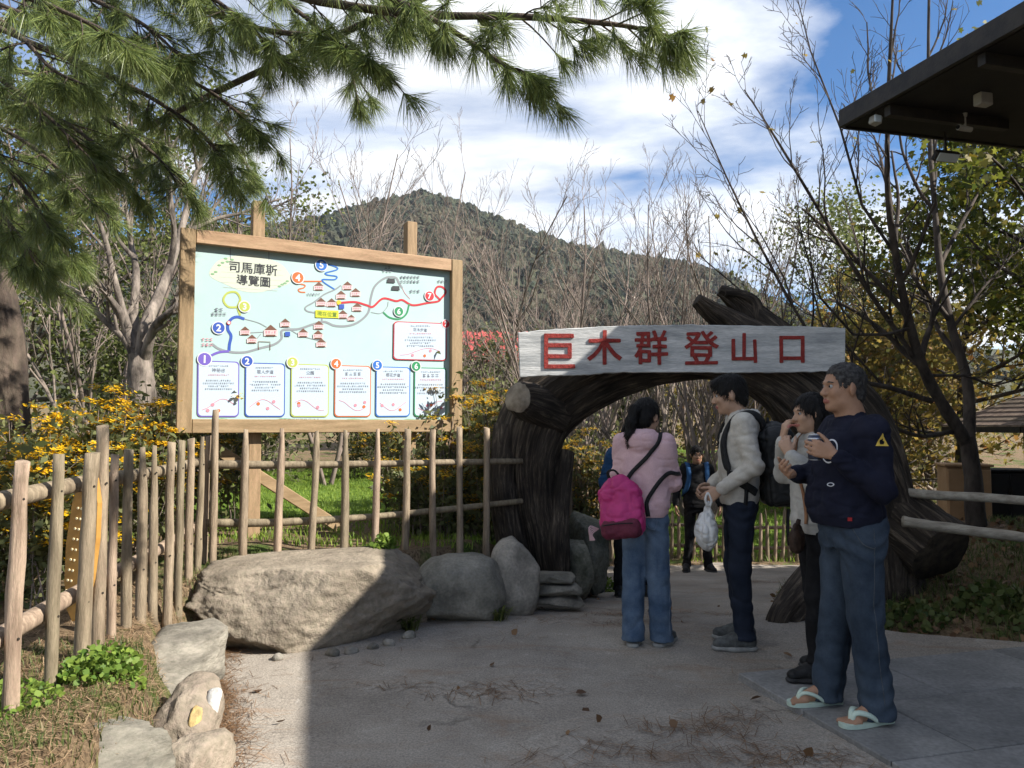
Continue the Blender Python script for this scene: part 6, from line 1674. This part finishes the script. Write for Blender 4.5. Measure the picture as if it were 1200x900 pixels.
# hand-shaped dark bare tree on the right
w_ = Wood(77)
def limb(w, L, r0, r1, spec, k=1.0): w.grow(np.array([at(*q) for q in L]), r0 * k, r1 * k, 0, spec)
tb = at(1143, 622, 8.5)
SP = [(11, 34, .30, .35, .10, .15), (5, 36, .5, .3, .12, .2), (3, 38, .5, .2, .13, .25)]
w_.poly([at(1146, 640, 8.5), at(1142, 590, 8.5), at(1140, 555, 8.5), at(1133, 512, 8.5)], .11, .08, 0)
limb(w_, [(1133, 520, 8.5), (1108, 480, 8.4), (1086, 440, 8.3), (1066, 380, 8.1), (1050, 300, 7.9), (1040, 220, 7.7), (1041, 120, 7.5), (1046, 0, 7.3)], .115, .02, SP, .62)
limb(w_, [(1136, 518, 8.5), (1134, 450, 8.6), (1116, 385, 8.7), (1102, 320, 8.8), (1096, 250, 8.9), (1090, 170, 9.0), (1088, 60, 9.0), (1090, -60, 9)], .10, .02, SP, .62)
limb(w_, [(1100, 465, 8.4), (1062, 405, 8.2), (1012, 332, 8.0), (962, 250, 7.8), (908, 160, 7.6), (872, 105, 7.5)], .055, .008, SP, .62)
limb(w_, [(1092, 470, 8.4), (1045, 455, 8.2), (1000, 442, 8.0), (955, 400, 7.8), (905, 315, 7.7), (855, 215, 7.6), (818, 130, 7.5)], .050, .007, SP, .62)
limb(w_, [(960, 408, 7.8), (905, 372, 7.7), (850, 325, 7.6), (790, 275, 7.5)], .022, .005, SP[:2], .62)
limb(w_, [(1120, 505, 8.5), (1078, 511, 8.2), (1040, 496, 8.0), (1005, 470, 7.8), (975, 455, 7.7)], .045, .008, SP, .62)
limb(w_, [(1066, 385, 8.1), (1040, 392, 7.9), (1000, 392, 7.8), (962, 350, 7.6), (940, 280, 7.5), (930, 210, 7.4)], .034, .006, SP, .62)
limb(w_, [(1116, 385, 8.7), (1150, 340, 8.7), (1185, 300, 8.8), (1230, 270, 8.9)], .035, .008, SP, .62)
limb(w_, [(1050, 300, 7.9), (1010, 240, 7.8), (985, 150, 7.6), (950, 60, 7.5), (930, -20, 7.4)], .03, .006, SP, .62)
limb(w_, [(1090, 440, 8.3), (1130, 440, 8.2), (1165, 452, 8.1), (1210, 440, 8.0)], .03, .010, SP[:2], .62)
t = thing('bare_tree', 'dark forked leafless tree with long arching limbs behind the rail fence', 'tree', tuple(tb * [1, 1, 0] + V3(0, 0, H(tb[0], tb[1]))))
me = w_.meshes('trunk'); o = obj('trunk', me, M_BARK_DK, t, Vector(-np.array(t.location)))
pts = np.array([p for p, d in w_.tips]); r_ = np.random.default_rng(4); sel = pts[r_.random(len(pts)) < .035]
obj('crown', leaves_mesh('crown', sel, .07, r_, jit=.05, nv=10), M_YELLOW, t, Vector(-np.array(t.location)))

# leafy trees
def leafy(seed, H_, spread, trunk_r, nl, lsz, jit, nv=10, t0=.25, lean=(0, 0), stems=1, up=.12):
    w_ = Wood(seed)
    for q in range(stems):
        a = q * 2.3; P = w_.wander((0, 0, -.1), V3(lean[0] + (.25 * math.cos(a) if stems > 1 else 0), lean[1] + (.25 * math.sin(a) if stems > 1 else 0), 1), H_, 8, .05, .15)
        w_.grow(P, trunk_r, trunk_r * .2, 0, [(15, 58, spread, up, .12, t0), (7, 42, .45, .08, .15, .25), (4, 40, .5, .0, .15, .3)])
    tp = np.array([p for p, d in w_.tips]); r_ = np.random.default_rng(seed)
    P = tp[r_.integers(0, len(tp), nl)]
    return w_.meshes('trunk'), leaves_mesh('crown', P, lsz, r_, jit=jit, nv=nv)
mo = [leafy(300, 7.2, .42, .11, 5200, .12, .18, t0=.30), leafy(301, 6.6, .46, .10, 5200, .115, .18, t0=.28)]
for x, y, k, s_, rz, lb in ((7.6, 10.8, 0, .92, 0, 'olive green maple behind the dark bare tree'), (9.6, 11.6, 1, 1.0, 1.0, 'olive green maple at the right edge under the eave'), (9.0, 15.5, 1, 1.1, 2.4, 'tall olive green maple behind the shelter'), (12.0, 15.5, 0, 1.2, 5, 'olive maple far right behind the shelter')):
    place_tree('maple_tree', lb, mo[k][0], M_BARK_DK, (x, y, float(H(x, y))), rz, s_, mo[k][1], M_OLIVE, 'maples on the right')
ye = [leafy(310, 3.6, .5, .05, 4200, .10, .16, t0=.08, stems=2), leafy(311, 3.0, .55, .045, 4000, .10, .15, t0=.05, stems=3)]
for x, y, k, s_, rz, lb in ((6.6, 14.8, 0, .85, 0, 'yellow autumn shrub behind the man in navy'), (7.6, 16.0, 1, 1.2, 1, 'golden autumn shrub behind the tan cabinet'), (6.2, 18.5, 0, .95, 2, 'yellow autumn tree showing above the right end of the sign'), (6.0, 24.0, 1, 1.2, 3, 'pale golden tree far across the lawn'), (9.8, 18.0, 1, 1.4, 4, 'golden shrub far behind the shelter'), (8.6, 20.0, 0, 1.3, 4.9, 'large golden tree between the maples')):
    place_tree('autumn_tree', lb, ye[k][0], M_BARK, (x, y, float(H(x, y))), rz, s_, ye[k][1], M_YELLOW, 'autumn shrubs on the right')
gr = [leafy(320, 6.0, .50, .12, 11000, .075, .26, nv=4, t0=.08, up=.05), leafy(321, 5.0, .55, .10, 11000, .075, .26, nv=4, t0=.05, up=.05)]
for x, y, k, s_, rz, lb in ((-7.6, 13.5, 0, .9, 0, 'dense green tree behind the left flowers'), (-9.2, 13.0, 1, 1.3, 1, 'dense green tree at the far left edge'), (-6.4, 19.0, 1, 1.0, 2, 'green tree behind the left end of the map board'), (-8.2, 18.5, 0, 1.3, 3, 'taller green tree in the left background'), (-11.5, 16.0, 0, 1.3, 4, 'green tree beyond the left pine trunk'), (10.5, 24, 1, 1.4, 2.2, 'green tree in the far right background')):
    place_tree('evergreen_tree', lb, gr[k][0], M_BARK, (x, y, float(H(x, y))), rz, s_, gr[k][1], M_GREENL, 'green trees in the background')
# pale tangle of shrubs at the lawn edge
sh = [leafy(330, 1.9, .6, .03, 5200, .07, .14, nv=4, t0=.02, stems=5), leafy(331, 1.6, .65, .03, 5200, .07, .14, nv=4, t0=.02, stems=5)]
for i, (x, y, k, s_, lb) in enumerate(((-4.5, 11.8, 0, 1.2, 'left of the map board'), (-2.4, 16.5, 1, 1.4, 'across the lawn behind the map board'), (.2, 16.8, 0, .8, 'below the red roofed house'), (1.8, 22.5, 1, 1.2, 'at the lawn edge behind the archway'), (-6.3, 15.0, 1, 1.5, 'behind the yellow flowers'), (3.4, 25.0, 1, 1.8, 'far across the lawn'), (-.9, 23.5, 0, 1.8, 'behind the red roof'))):
    place_tree('shrub', 'pale twiggy shrub ' + lb, sh[k][0], M_TWIG, (x, y, float(H(x, y))), i * 1.1, s_, sh[k][1], M_PALEG, 'pale shrubs in the background', 'shrub')

# grey multi-stemmed tree left of the board
w_ = Wood(90); SP2 = [(8, 40, .38, .4, .12, .3), (6, 40, .5, .3, .13, .2), (3, 40, .5, .2, .14, .2)]
D9 = 8.6
w_.poly([at(166, 490, D9), at(166, 450, D9), at(163, 415, D9)], .15, .13, 0)
for L, r0_ in (([(162, 430, D9), (148, 400, D9), (122, 375, D9), (95, 345, D9), (70, 330, D9)], .055), ([(160, 420, D9), (145, 375, D9), (125, 345, D9 - .2), (105, 320, D9 - .4), (85, 312, D9 - .5)], .06), ([(165, 420, D9), (172, 380, D9), (185, 350, D9 + .2), (200, 310, D9 + .4), (215, 260, D9 + .6), (235, 190, D9 + .8), (270, 130, D9 + 1)], .085),
              ([(168, 425, D9), (180, 385, D9 - .2), (200, 365, D9 - .3), (222, 350, D9 - .3), (250, 335, D9 - .2)], .06), ([(160, 410, D9), (157, 360, D9 + .2), (160, 320, D9 + .3), (152, 270, D9 + .5), (160, 200, D9 + .6), (150, 120, D9 + .7)], .06), ([(150, 385, D9), (135, 330, D9), (120, 270, D9), (95, 210, D9), (85, 140, D9)], .045)):
    limb(w_, L, r0_, r0_ * .22, SP2)
b0 = at(166, 470, D9); t = thing('bare_tree', 'grey multi-stemmed leafless tree left of the map board', 'tree', (b0[0], b0[1], float(H(b0[0], b0[1]))))
obj('trunk', w_.meshes('trunk'), M_BARK, t, Vector(-np.array(t.location)))

# ------------------------------------------------------------------ pine with boughs reaching overhead
def needles(clusters, r, L=.15, per=72):
    """clusters: (p, d) -> drooping needle fans"""
    P = np.repeat(np.array([c for c, d in clusters]), per, 0); D0 = np.repeat(np.array([d for c, d in clusters]), per, 0); n = len(P)
    P = P - D0 * (r.random(n) ** .8 * .06)[:, None]
    rn = r.normal(0, 1, (n, 3)); rn -= D0 * (rn * D0).sum(1)[:, None]; rn /= np.linalg.norm(rn, axis=1)[:, None] + 1e-9
    sp = r.uniform(.2, 1.25, n)
    D = D0 + rn * sp[:, None]; D[:, 2] -= .25; D /= np.linalg.norm(D, axis=1)[:, None]
    l = L * r.uniform(.65, 1.15, n); sag = r.uniform(.1, .5, n)
    M1 = P + D * (l * .5)[:, None] - np.array([0, 0, 1]) * (l * sag * .12)[:, None]; E_ = P + D * (l * .97)[:, None] - np.array([0, 0, 1]) * (l * sag * .5)[:, None]
    S_ = np.cross(D, r.normal(0, 1, (n, 3))); S_ /= np.linalg.norm(S_, axis=1)[:, None] + 1e-9; S_ *= .0012
    V = np.stack([P - S_, P + S_, M1 + S_, M1 - S_, E_], 1).reshape(-1, 3)
    b = np.arange(n)[:, None] * 5
    return V, np.concatenate([b + np.array([[0, 1, 2, 3]])]), b + np.array([[3, 2, 4]])
w_ = Wood(120); r_ = np.random.default_rng(12)
pine = thing('pine_tree', 'big pine with drooping long-needled boughs hanging over the upper left', 'tree', (-4.55, 6.9, .45))
tp_ = V3(-4.55, 6.9, 0)
w_.poly([tp_ + V3(0, 0, .2), tp_ + V3(-.02, 0, 1.5), tp_ + V3(-.15, .05, 2.5), tp_ + V3(-.55, 0, 3.6), tp_ + V3(-1.3, 0, 5.5), tp_ + V3(-2.2, 0, 8)], .24, .12, 0)
clusters = []
TRK = np.array([tp_ + V3(0, 0, .2), tp_ + V3(-.02, 0, 1.5), tp_ + V3(-.15, .05, 2.5), tp_ + V3(-.55, 0, 3.6), tp_ + V3(-1.3, 0, 5.5), tp_ + V3(-2.2, 0, 8)])
def bough(L, r0, dens=9, side=.5):
    P = np.array([at(*q) for q in L]); Q = spline(P, len(L) * 6)
    zt = max(2.2, P[0][2] - .35); st = np.array([np.interp(zt, TRK[:, 2], TRK[:, k]) for k in range(3)])   # where it leaves the trunk
    mid = st * .45 + P[0] * .55 + V3(0, 0, .12)
    w_.poly(spline(np.vstack([st, mid, P]), (len(L) + 2) * 3), max(r0 * 1.5, .024), .0055, 0)
    seg = np.linalg.norm(np.diff(Q, axis=0), axis=1).sum(); n = int(seg * dens)
    for i in range(n):
        t = .12 + .88 * (i + r_.random()) / n; k = min(int(t * (len(Q) - 1)), len(Q) - 2); p = Q[k] + (Q[k + 1] - Q[k]) * r_.random(); tan = norm(Q[k + 1] - Q[k])
        sd = norm(np.cross(tan, V3(0, 0, 1))) * (1 if i % 2 else -1)
        d = norm(tan * .8 + sd * r_.uniform(.4, 1.0) + V3(0, 0, r_.uniform(-.45, .25)))
        l = side * (1.05 - .65 * t) * r_.uniform(.5, 1.2); T_ = w_.wander(p, d, l, 4, .10, -.25)
        w_.poly(T_, .0055, .0028, 2); clusters.append((T_[-1], norm(T_[-1] - T_[-2])))
        for q in range(r_.integers(1, 4)):
            d2 = norm(norm(T_[-1] - T_[0]) + r_.normal(0, .55, 3) + V3(0, 0, -.2)); k2 = r_.integers(1, 4); U_ = w_.wander(T_[k2], d2, l * r_.uniform(.3, .55), 3, .1, -.25)
            w_.poly(U_, .0035, .0022, 3); clusters.append((U_[-1], norm(U_[-1] - U_[-2])))
    clusters.append((P[-1], norm(P[-1] - P[-2])))
# boughs over the sky (nearer) and the thick curtain on the left
for L, r0_, dn, sd in (
    ([(-30, -130, 4.6), (150, -70, 4.2), (330, -10, 3.8), (470, 15, 3.5), (620, 20, 3.3), (730, 30, 3.2), (795, 45, 3.1)], .028, 7, .42),
    ([(-10, -90, 5.0), (160, -20, 4.4), (290, 30, 4.0), (380, 45, 3.7), (450, 80, 3.5)], .024, 8, .42),
    ([(60, -150, 4.4), (260, -80, 4.0), (400, -30, 3.6), (520, 30, 3.4), (590, 75, 3.3), (640, 95, 3.3)], .020, 6, .35),
    ([(-60, -10, 5.6), (60, 30, 5.0), (170, 70, 4.6), (250, 110, 4.3), (310, 160, 4.2)], .022, 9, .5),
    ([(-60, 60, 5.8), (40, 90, 5.2), (110, 130, 4.9), (180, 180, 4.7), (215, 225, 4.6)], .022, 9, .5),
    ([(-90, 120, 6.2), (0, 150, 5.7), (60, 190, 5.4), (110, 240, 5.2)], .022, 10, .55),
    ([(-60, -70, 5.0), (40, -30, 4.6), (110, 0, 4.2), (170, 30, 4.0), (215, 70, 3.9)], .020, 9, .5),
    ([(-80, 180, 6.3), (0, 220, 6.0), (50, 270, 5.8), (90, 310, 5.7)], .020, 9, .5),
    ([(-40, 10, 4.2), (20, 40, 3.9), (60, 80, 3.7), (100, 100, 3.6)], .016, 8, .4),
    ([(-80, 200, 5.2), (-20, 240, 5.0), (20, 290, 4.9)], .016, 9, .4),
    ([(100, -120, 4.8), (230, -60, 4.5), (330, 0, 4.3), (400, 60, 4.2), (420, 120, 4.2)], .018, 7, .4),
    ([(-100, -100, 6.5), (30, -20, 6.2), (150, 60, 6.0), (250, 140, 5.9), (300, 210, 5.9)], .03, 8, .6),
    ([(-60, 100, 5.0), (30, 120, 4.7), (100, 160, 4.5), (150, 215, 4.4)], .018, 10, .5),
    ([(-60, 20, 4.8), (60, 60, 4.5), (150, 100, 4.3), (230, 150, 4.2), (270, 200, 4.2)], .018, 9, .45),
    ([(-90, 250, 6.4), (-20, 270, 6.2), (30, 300, 6.0), (70, 340, 5.9)], .018, 9, .5),
    ([(-40, -120, 4.4), (90, -70, 4.1), (200, -30, 3.9), (280, 20, 3.8), (330, 70, 3.8)], .018, 9, .42),
    ([(200, -120, 4.6), (320, -70, 4.2), (430, -20, 3.9), (500, 20, 3.8)], .018, 9, .4),
    ([(-50, 150, 4.4), (0, 190, 4.3), (35, 230, 4.3), (60, 270, 4.3)], .014, 12, .42),
    ([(-60, 60, 4.4), (10, 100, 4.2), (60, 140, 4.1), (110, 190, 4.1)], .014, 11, .42),
    ([(-60, 210, 4.8), (-10, 240, 4.7), (25, 280, 4.7), (45, 315, 4.7)], .012, 12, .4),
    ([(-40, -20, 3.8), (40, 0, 3.6), (110, 30, 3.5), (170, 60, 3.5)], .014, 9, .36),
    ([(640, -60, 3.3), (690, -30, 3.2), (735, -5, 3.1), (765, 15, 3.1)], .012, 6, .25)):
    bough(L, r0_, dn, sd)
oP = Vector(-np.array(pine.location))
obj('trunk', w_.meshes('trunk'), M_PINEBARK, pine, oP)
Vn, Q4, T3 = needles(clusters, r_)
obj('crown', mesh('crown', Vn, [Q4, T3], False), M_NEEDLE, pine, oP)
print('pine clusters', len(clusters))

# ------------------------------------------------------------------ yellow flowering shrubs
def flower_bush(label, x, y, rx, ry, h, ns, seed, dens=1.0):
    r = np.random.default_rng(seed); g = float(H(x, y)); w_ = Wood(seed); fl = []; lv = []
    for i in range(ns):
        a = r.uniform(0, 6.28); q = math.sqrt(r.random()); p = V3(rx * q * math.cos(a), ry * q * math.sin(a), 0); p[2] = float(H(x + p[0], y + p[1])) - g - .03
        hh = h * r.uniform(.65, 1.1); P = w_.wander(p, V3(r.normal(0, .15), r.normal(0, .15), 1), hh, 6, .07, .1); w_.poly(P, .006, .003, 2)
        for k in range(4):
            b = P[r.integers(2, 6)]; Q = w_.wander(b, V3(r.normal(0, .6), r.normal(0, .6), .9), hh * r.uniform(.15, .35), 3, .1, .2); w_.poly(Q, .003, .0018, 2)
            for m_ in range(14): lv.append(Q[r.integers(0, 4)] + r.normal(0, .03, 3))
            if r.random() < .55 * dens: fl.append(Q[-1])
        for m_ in range(26): lv.append(P[r.integers(1, 7)] + r.normal(0, .05, 3))
        if r.random() < .8 * dens: fl.append(P[-1])
    t = thing('flowering_shrub', label, 'shrub', (x, y, g), 0, 'yellow flowering shrubs')
    kind(obj('stems', w_.meshes('stems'), M_TWIG, t), 'stuff')
    obj('leaves', leaves_mesh('leaves', np.array(lv), .075, r, .28, .1, .012, 4), M_PALEG, t)
    # flat heads of many tiny yellow florets
    fl = np.array(fl); n = 30; P = np.repeat(fl, n, 0); q = r.normal(0, 1, (len(P), 3)) * [.036, .036, .012]; P = P + q
    k = 6; an = np.linspace(0, 2 * np.pi, k, endpoint=False); U = np.stack([np.cos(an), np.sin(an), .25 * np.cos(an * 2)], -1); sz = r.uniform(.010, .018, len(P))
    nr = r.normal(0, .35, (len(P), 1, 3)) * U[None][..., ::-1]
    V = (P[:, None] + (U[None] + nr) * sz[:, None, None]).reshape(-1, 3)
    obj('flowers', mesh('flowers', V, np.arange(len(V)).reshape(-1, k), False), M_FLOWER, t)
flower_bush('yellow flowering shrub behind the left end of the pole fence', -3.15, 4.7, .65, .5, .95, 46, 1)
flower_bush('yellow flowering shrub behind the middle of the left pole fence', -3.3, 5.9, .75, .5, 1.12, 56, 2)
flower_bush('tall yellow flowering shrub beside the left stile of the map board', -3.0, 7.2, .8, .5, 1.3, 56, 3)
flower_bush('yellow flowering shrub at the left edge above the rail', -4.3, 6.0, .6, .5, 1.15, 44, 4)
flower_bush('yellow flowering shrub under the middle of the map board', -1.6, 13.6, 1.3, .4, 1.0, 50, 5, .9)
flower_bush('yellow flowering shrub between the map board and the archway', -.40, 7.7, .45, .4, 1.55, 60, 6)
flower_bush('tall yellow flowering shrub behind the curved left side of the archway', -.05, 9.0, .6, .4, 1.75, 60, 7)
flower_bush('yellow flowering shrub above the picket fence beyond the archway', .75, 9.6, .35, .7, 1.75, 56, 8)
flower_bush('small yellow flowering shrub behind the right posts of the front fence', -.75, 7.2, .45, .25, .7, 30, 9, .8)

# ------------------------------------------------------------------ grass, weeds, litter
def blades(name, label, X, Y, h, m, r, lean=.5, wdt=.004, zoff=0.0, cat='grass'):
    n = len(X); Z = H(X, Y) - .01 + zoff
    B = np.stack([X, Y, Z], -1); hh = h * r.uniform(.5, 1.25, n); a = r.uniform(0, 6.28, n); ln = r.random(n) * lean
    D = np.stack([np.cos(a) * ln, np.sin(a) * ln, np.ones(n)], -1); S_ = np.stack([-np.sin(a), np.cos(a), 0 * a], -1) * wdt
    M1 = B + D * (hh * .55)[:, None]; D2 = D.copy(); D2[:, :2] *= 2.6; E_ = M1 + D2 * (hh * .45)[:, None] * .8
    V = np.stack([B - S_, B + S_, M1 + S_ * .7, M1 - S_ * .7, E_], 1).reshape(-1, 3); b = np.arange(n)[:, None] * 5
    o = kind(obj(name, mesh(name, V, [b + np.array([[0, 1, 2, 3]]), b + np.array([[3, 2, 4]])], True), m), 'stuff'); tag(o, label, cat); return o
r_ = np.random.default_rng(55)
# clumped points
def clump(x0, x1, y0, y1, n, keep, thr=.0, sc=1.4):
    X = r_.uniform(x0, x1, n); Y = r_.uniform(y0, y1, n)
    k = keep(X, Y) & (vnoise(np.stack([X * sc, Y * sc, X * 0 + 3], -1)) + r_.normal(0, .18, n) > thr)
    return X[k], Y[k]
X, Y = clump(-6, -1.2, 1.5, 6.2, 60000, lambda x, y: x < x_left(y) - .06, .12)
blades('grass', 'short patchy grass on the left bank around the pole fence', X, Y, .055, M_GRASSD, r_, .8, .0028)
X, Y = clump(-7, .5, 6.3, 17, 46000, lambda x, y: x < x_left(np.minimum(y, 11)) - .12, -.8)
blades('grass', 'bright green lawn behind the map board', X, Y, .075, M_GRASS, r_, .6, .006)
X, Y = clump(-1, 7, 11.2, 28, 42000, lambda x, y: x > -1, -.8)
blades('grass', 'bright green lawn beyond the archway', X, Y, .11, M_GRASS, r_, .6, .009)
X, Y = clump(2.0, 9, 5.1, 11, 45000, lambda x, y: x > x_right(y) + .05, .02)
blades('grass', 'dark rough grass in the right garden', X, Y, .11, M_GRASSD, r_, .9, .004)
# fallen needles and leaves
n = 20000
X = r_.uniform(-2, 4, n * 3); Y = r_.uniform(2.4, 9, n * 3)
dl = np.abs(X - x_left(Y)); pn = fbm(np.stack([X * 1.1, Y * 2.6, X * 0 + 8], -1), 4)
k = (X > x_left(Y) - .05) & (X < x_right(Y)) & ((pn + r_.normal(0, .25, len(X)) > .80) | (r_.random(len(X)) < .5 * np.exp(-dl / .14)))
X, Y = X[k][:n], Y[k][:n]; a = r_.uniform(0, 6.28, len(X)); l = r_.uniform(.03, .07, len(X)); Z = z_path(Y) + .012
c_ = np.stack([X, Y, Z], -1); d = np.stack([np.cos(a), np.sin(a), r_.normal(0, .06, len(a))], -1) * l[:, None]; s_ = np.stack([-np.sin(a), np.cos(a), 0 * a], -1) * .0015
V = np.stack([c_ - d - s_, c_ - d + s_, c_ + d + s_, c_ + d - s_], 1).reshape(-1, 3)
o = kind(obj('fallen_needles', mesh('fallen_needles', V, np.arange(len(V)).reshape(-1, 4), False), M_DRY), 'stuff'); tag(o, 'reddish brown fallen pine needles strewn over the path', 'litter')
n = 5200; X = r_.uniform(2.2, 8.5, n); Y = r_.uniform(5.2, 10.5, n)
k = (X > x_right(Y)) | (X < x_left(Y)); X, Y = X[k], Y[k]
P = np.stack([X, Y, H(X, Y) + .012], -1)
o = kind(obj('fallen_leaves', leaves_mesh('fallen_leaves', P, .055, r_, .5, .0, .006, 6), M_DRY), 'stuff'); tag(o, 'dry brown fallen leaves lying in the garden beds', 'litter')
n = 70; X = r_.uniform(-1.6, 2.2, n); Y = r_.uniform(2.8, 8, n); k = (X > x_left(Y)) & (X < x_right(Y)); P = np.stack([X, Y, z_path(Y) + .018], -1)[k]
o = kind(obj('fallen_leaves', leaves_mesh('fallen_leaves', P, .05, r_, .5, 0, .003, 6), M_DRY), 'stuff'); tag(o, 'scattered dry leaves lying on the concrete path', 'litter')
n = 6000; Y = r_.uniform(2.4, 6.6, n); X = x_left(Y) + .10 + np.abs(r_.normal(0, .10, n)); a = r_.uniform(0, 6.28, n); l = r_.uniform(.02, .05, n)
c_ = np.stack([X, Y, z_path(Y) + .012 + .01 * r_.random(n)], -1); d = np.stack([np.cos(a), np.sin(a), r_.normal(0, .1, n)], -1) * l[:, None]; s_ = np.stack([-np.sin(a), np.cos(a), 0 * a], -1) * .0014
V = np.stack([c_ - d - s_, c_ - d + s_, c_ + d + s_, c_ + d - s_], 1).reshape(-1, 3)
o = kind(obj('fallen_needles', mesh('fallen_needles', V, np.arange(len(V)).reshape(-1, 4), False), M_DRY), 'stuff'); tag(o, 'brown needles gathered along the rocks at the path edge', 'litter')
n = 9000; X = r_.uniform(-2.6, -1.3, n); Y = r_.uniform(2.3, 5.3, n); k = X < x_left(Y) + .02; X, Y = X[k], Y[k]; a = r_.uniform(0, 6.28, len(X)); l = r_.uniform(.02, .05, len(X))
c_ = np.stack([X, Y, H(X, Y) + .012], -1); d = np.stack([np.cos(a), np.sin(a), r_.normal(0, .12, len(a))], -1) * l[:, None]; s_ = np.stack([-np.sin(a), np.cos(a), 0 * a], -1) * .0013
V = np.stack([c_ - d - s_, c_ - d + s_, c_ + d + s_, c_ + d - s_], 1).reshape(-1, 3)
M_STRAW = leaf_mat('straw_litter', (.16, .09, .045), (.42, .30, .18), .15)
o = kind(obj('fallen_needles', mesh('fallen_needles', V, np.arange(len(V)).reshape(-1, 4), False), M_STRAW), 'stuff'); tag(o, 'straw coloured dead needles covering the left bank', 'litter')
# leafy weeds
def weed(label, x, y, n_, rad, h, sz, m, seed, z=None):
    r = np.random.default_rng(seed); q = np.sqrt(r.random(n_)) * rad; a = r.uniform(0, 6.28, n_)
    X, Y = x + q * np.cos(a), y + q * np.sin(a); Z = (H(X, Y) if z is None else z) + h * r.random(n_) * (1 - (q / rad) ** 2 * .6)
    o = obj('weed', leaves_mesh('weed', np.stack([X, Y, Z], -1), sz, r, .6, -.2, .005, 6), m, None); tag(o, label, 'plant')
M_WEED = leaf_mat('bright_weed_leaves', (.07, .14, .02), (.22, .30, .05), .4)
weed('bright green leafy weed at the foot of the fourth fence pole', -1.79, 3.42, 900, .17, .13, .026, M_WEED, 1)
weed('low green weeds at the foot of the leftmost fence pole', -1.98, 3.05, 500, .2, .08, .024, M_WEED, 2)
weed('weeds growing between the pole fence corner and the huge boulder', -1.98, 5.0, 420, .11, .12, .032, M_WEED, 3)
weed('small leafy weed on top of the huge boulder behind the front fence', -.98, 5.95, 380, .09, .16, .035, M_WEED, 4)
weed('green plant growing against the left foot of the archway', .02, 6.55, 320, .16, .36, .05, M_WEED, 5)
weed('low weeds in front of the fallen log', 2.9, 5.75, 380, .3, .13, .05, M_GRASSD, 6)
weed('low leafy weeds along the path edge of the right garden', 3.6, 5.7, 620, .34, .14, .05, M_GRASSD, 7)
weed('green weeds beside the large dark stone beyond the archway', .95, 8.0, 260, .18, .2, .05, M_WEED, 8)
def tuft(label, x, y, n_, h, seed, z=0.0):
    r = np.random.default_rng(seed); a = r.uniform(0, 6.28, n_); B = np.stack([x + r.normal(0, .02, n_), y + r.normal(0, .02, n_), np.full(n_, z)], -1)
    D = np.stack([np.cos(a) * .6, np.sin(a) * .6, np.ones(n_)], -1); S_ = np.stack([-np.sin(a), np.cos(a), 0 * a], -1) * .005; hh = h * r.uniform(.6, 1.1, n_)
    M1 = B + D * (hh * .6)[:, None]; D2 = D * [2.2, 2.2, -.1]; E_ = M1 + D2 * (hh * .35)[:, None]
    V = np.stack([B - S_, B + S_, M1 + S_, M1 - S_, E_], 1).reshape(-1, 3); b = np.arange(n_)[:, None] * 5
    o = obj('grass_tuft', mesh('grass_tuft', V, [b + np.array([[0, 1, 2, 3]]), b + np.array([[3, 2, 4]])]), M_GREENL); tag(o, label, 'plant')
tuft('tuft of long dark grass between the round and the upright boulders', -.10, 5.78, 70, .17, 1)
tuft('tuft of dark grass between the huge rough and the round boulders', -.72, 5.50, 50, .16, 2)
M_DRYG = M_GRASSD

# ------------------------------------------------------------------ thin mountain air between here and the ridge
hzb = MB(); hzb.box((0, 330, 85), (1500, 900, 230))
hm = bpy.data.materials.new('thin_air'); hm.use_nodes = True; hm.node_tree.nodes.clear()
ho = hm.node_tree.nodes.new('ShaderNodeOutputMaterial'); hv = hm.node_tree.nodes.new('ShaderNodeVolumePrincipled')
hv.inputs['Color'].default_value = (.80, .87, 1.0, 1); hv.inputs['Density'].default_value = .00014; hv.inputs['Anisotropy'].default_value = .2
hm.node_tree.links.new(hv.outputs[0], ho.inputs['Volume'])
haze = kind(hzb.build('haze', hm), 'stuff'); tag(haze, 'thin bluish air in front of the mountain', 'haze')
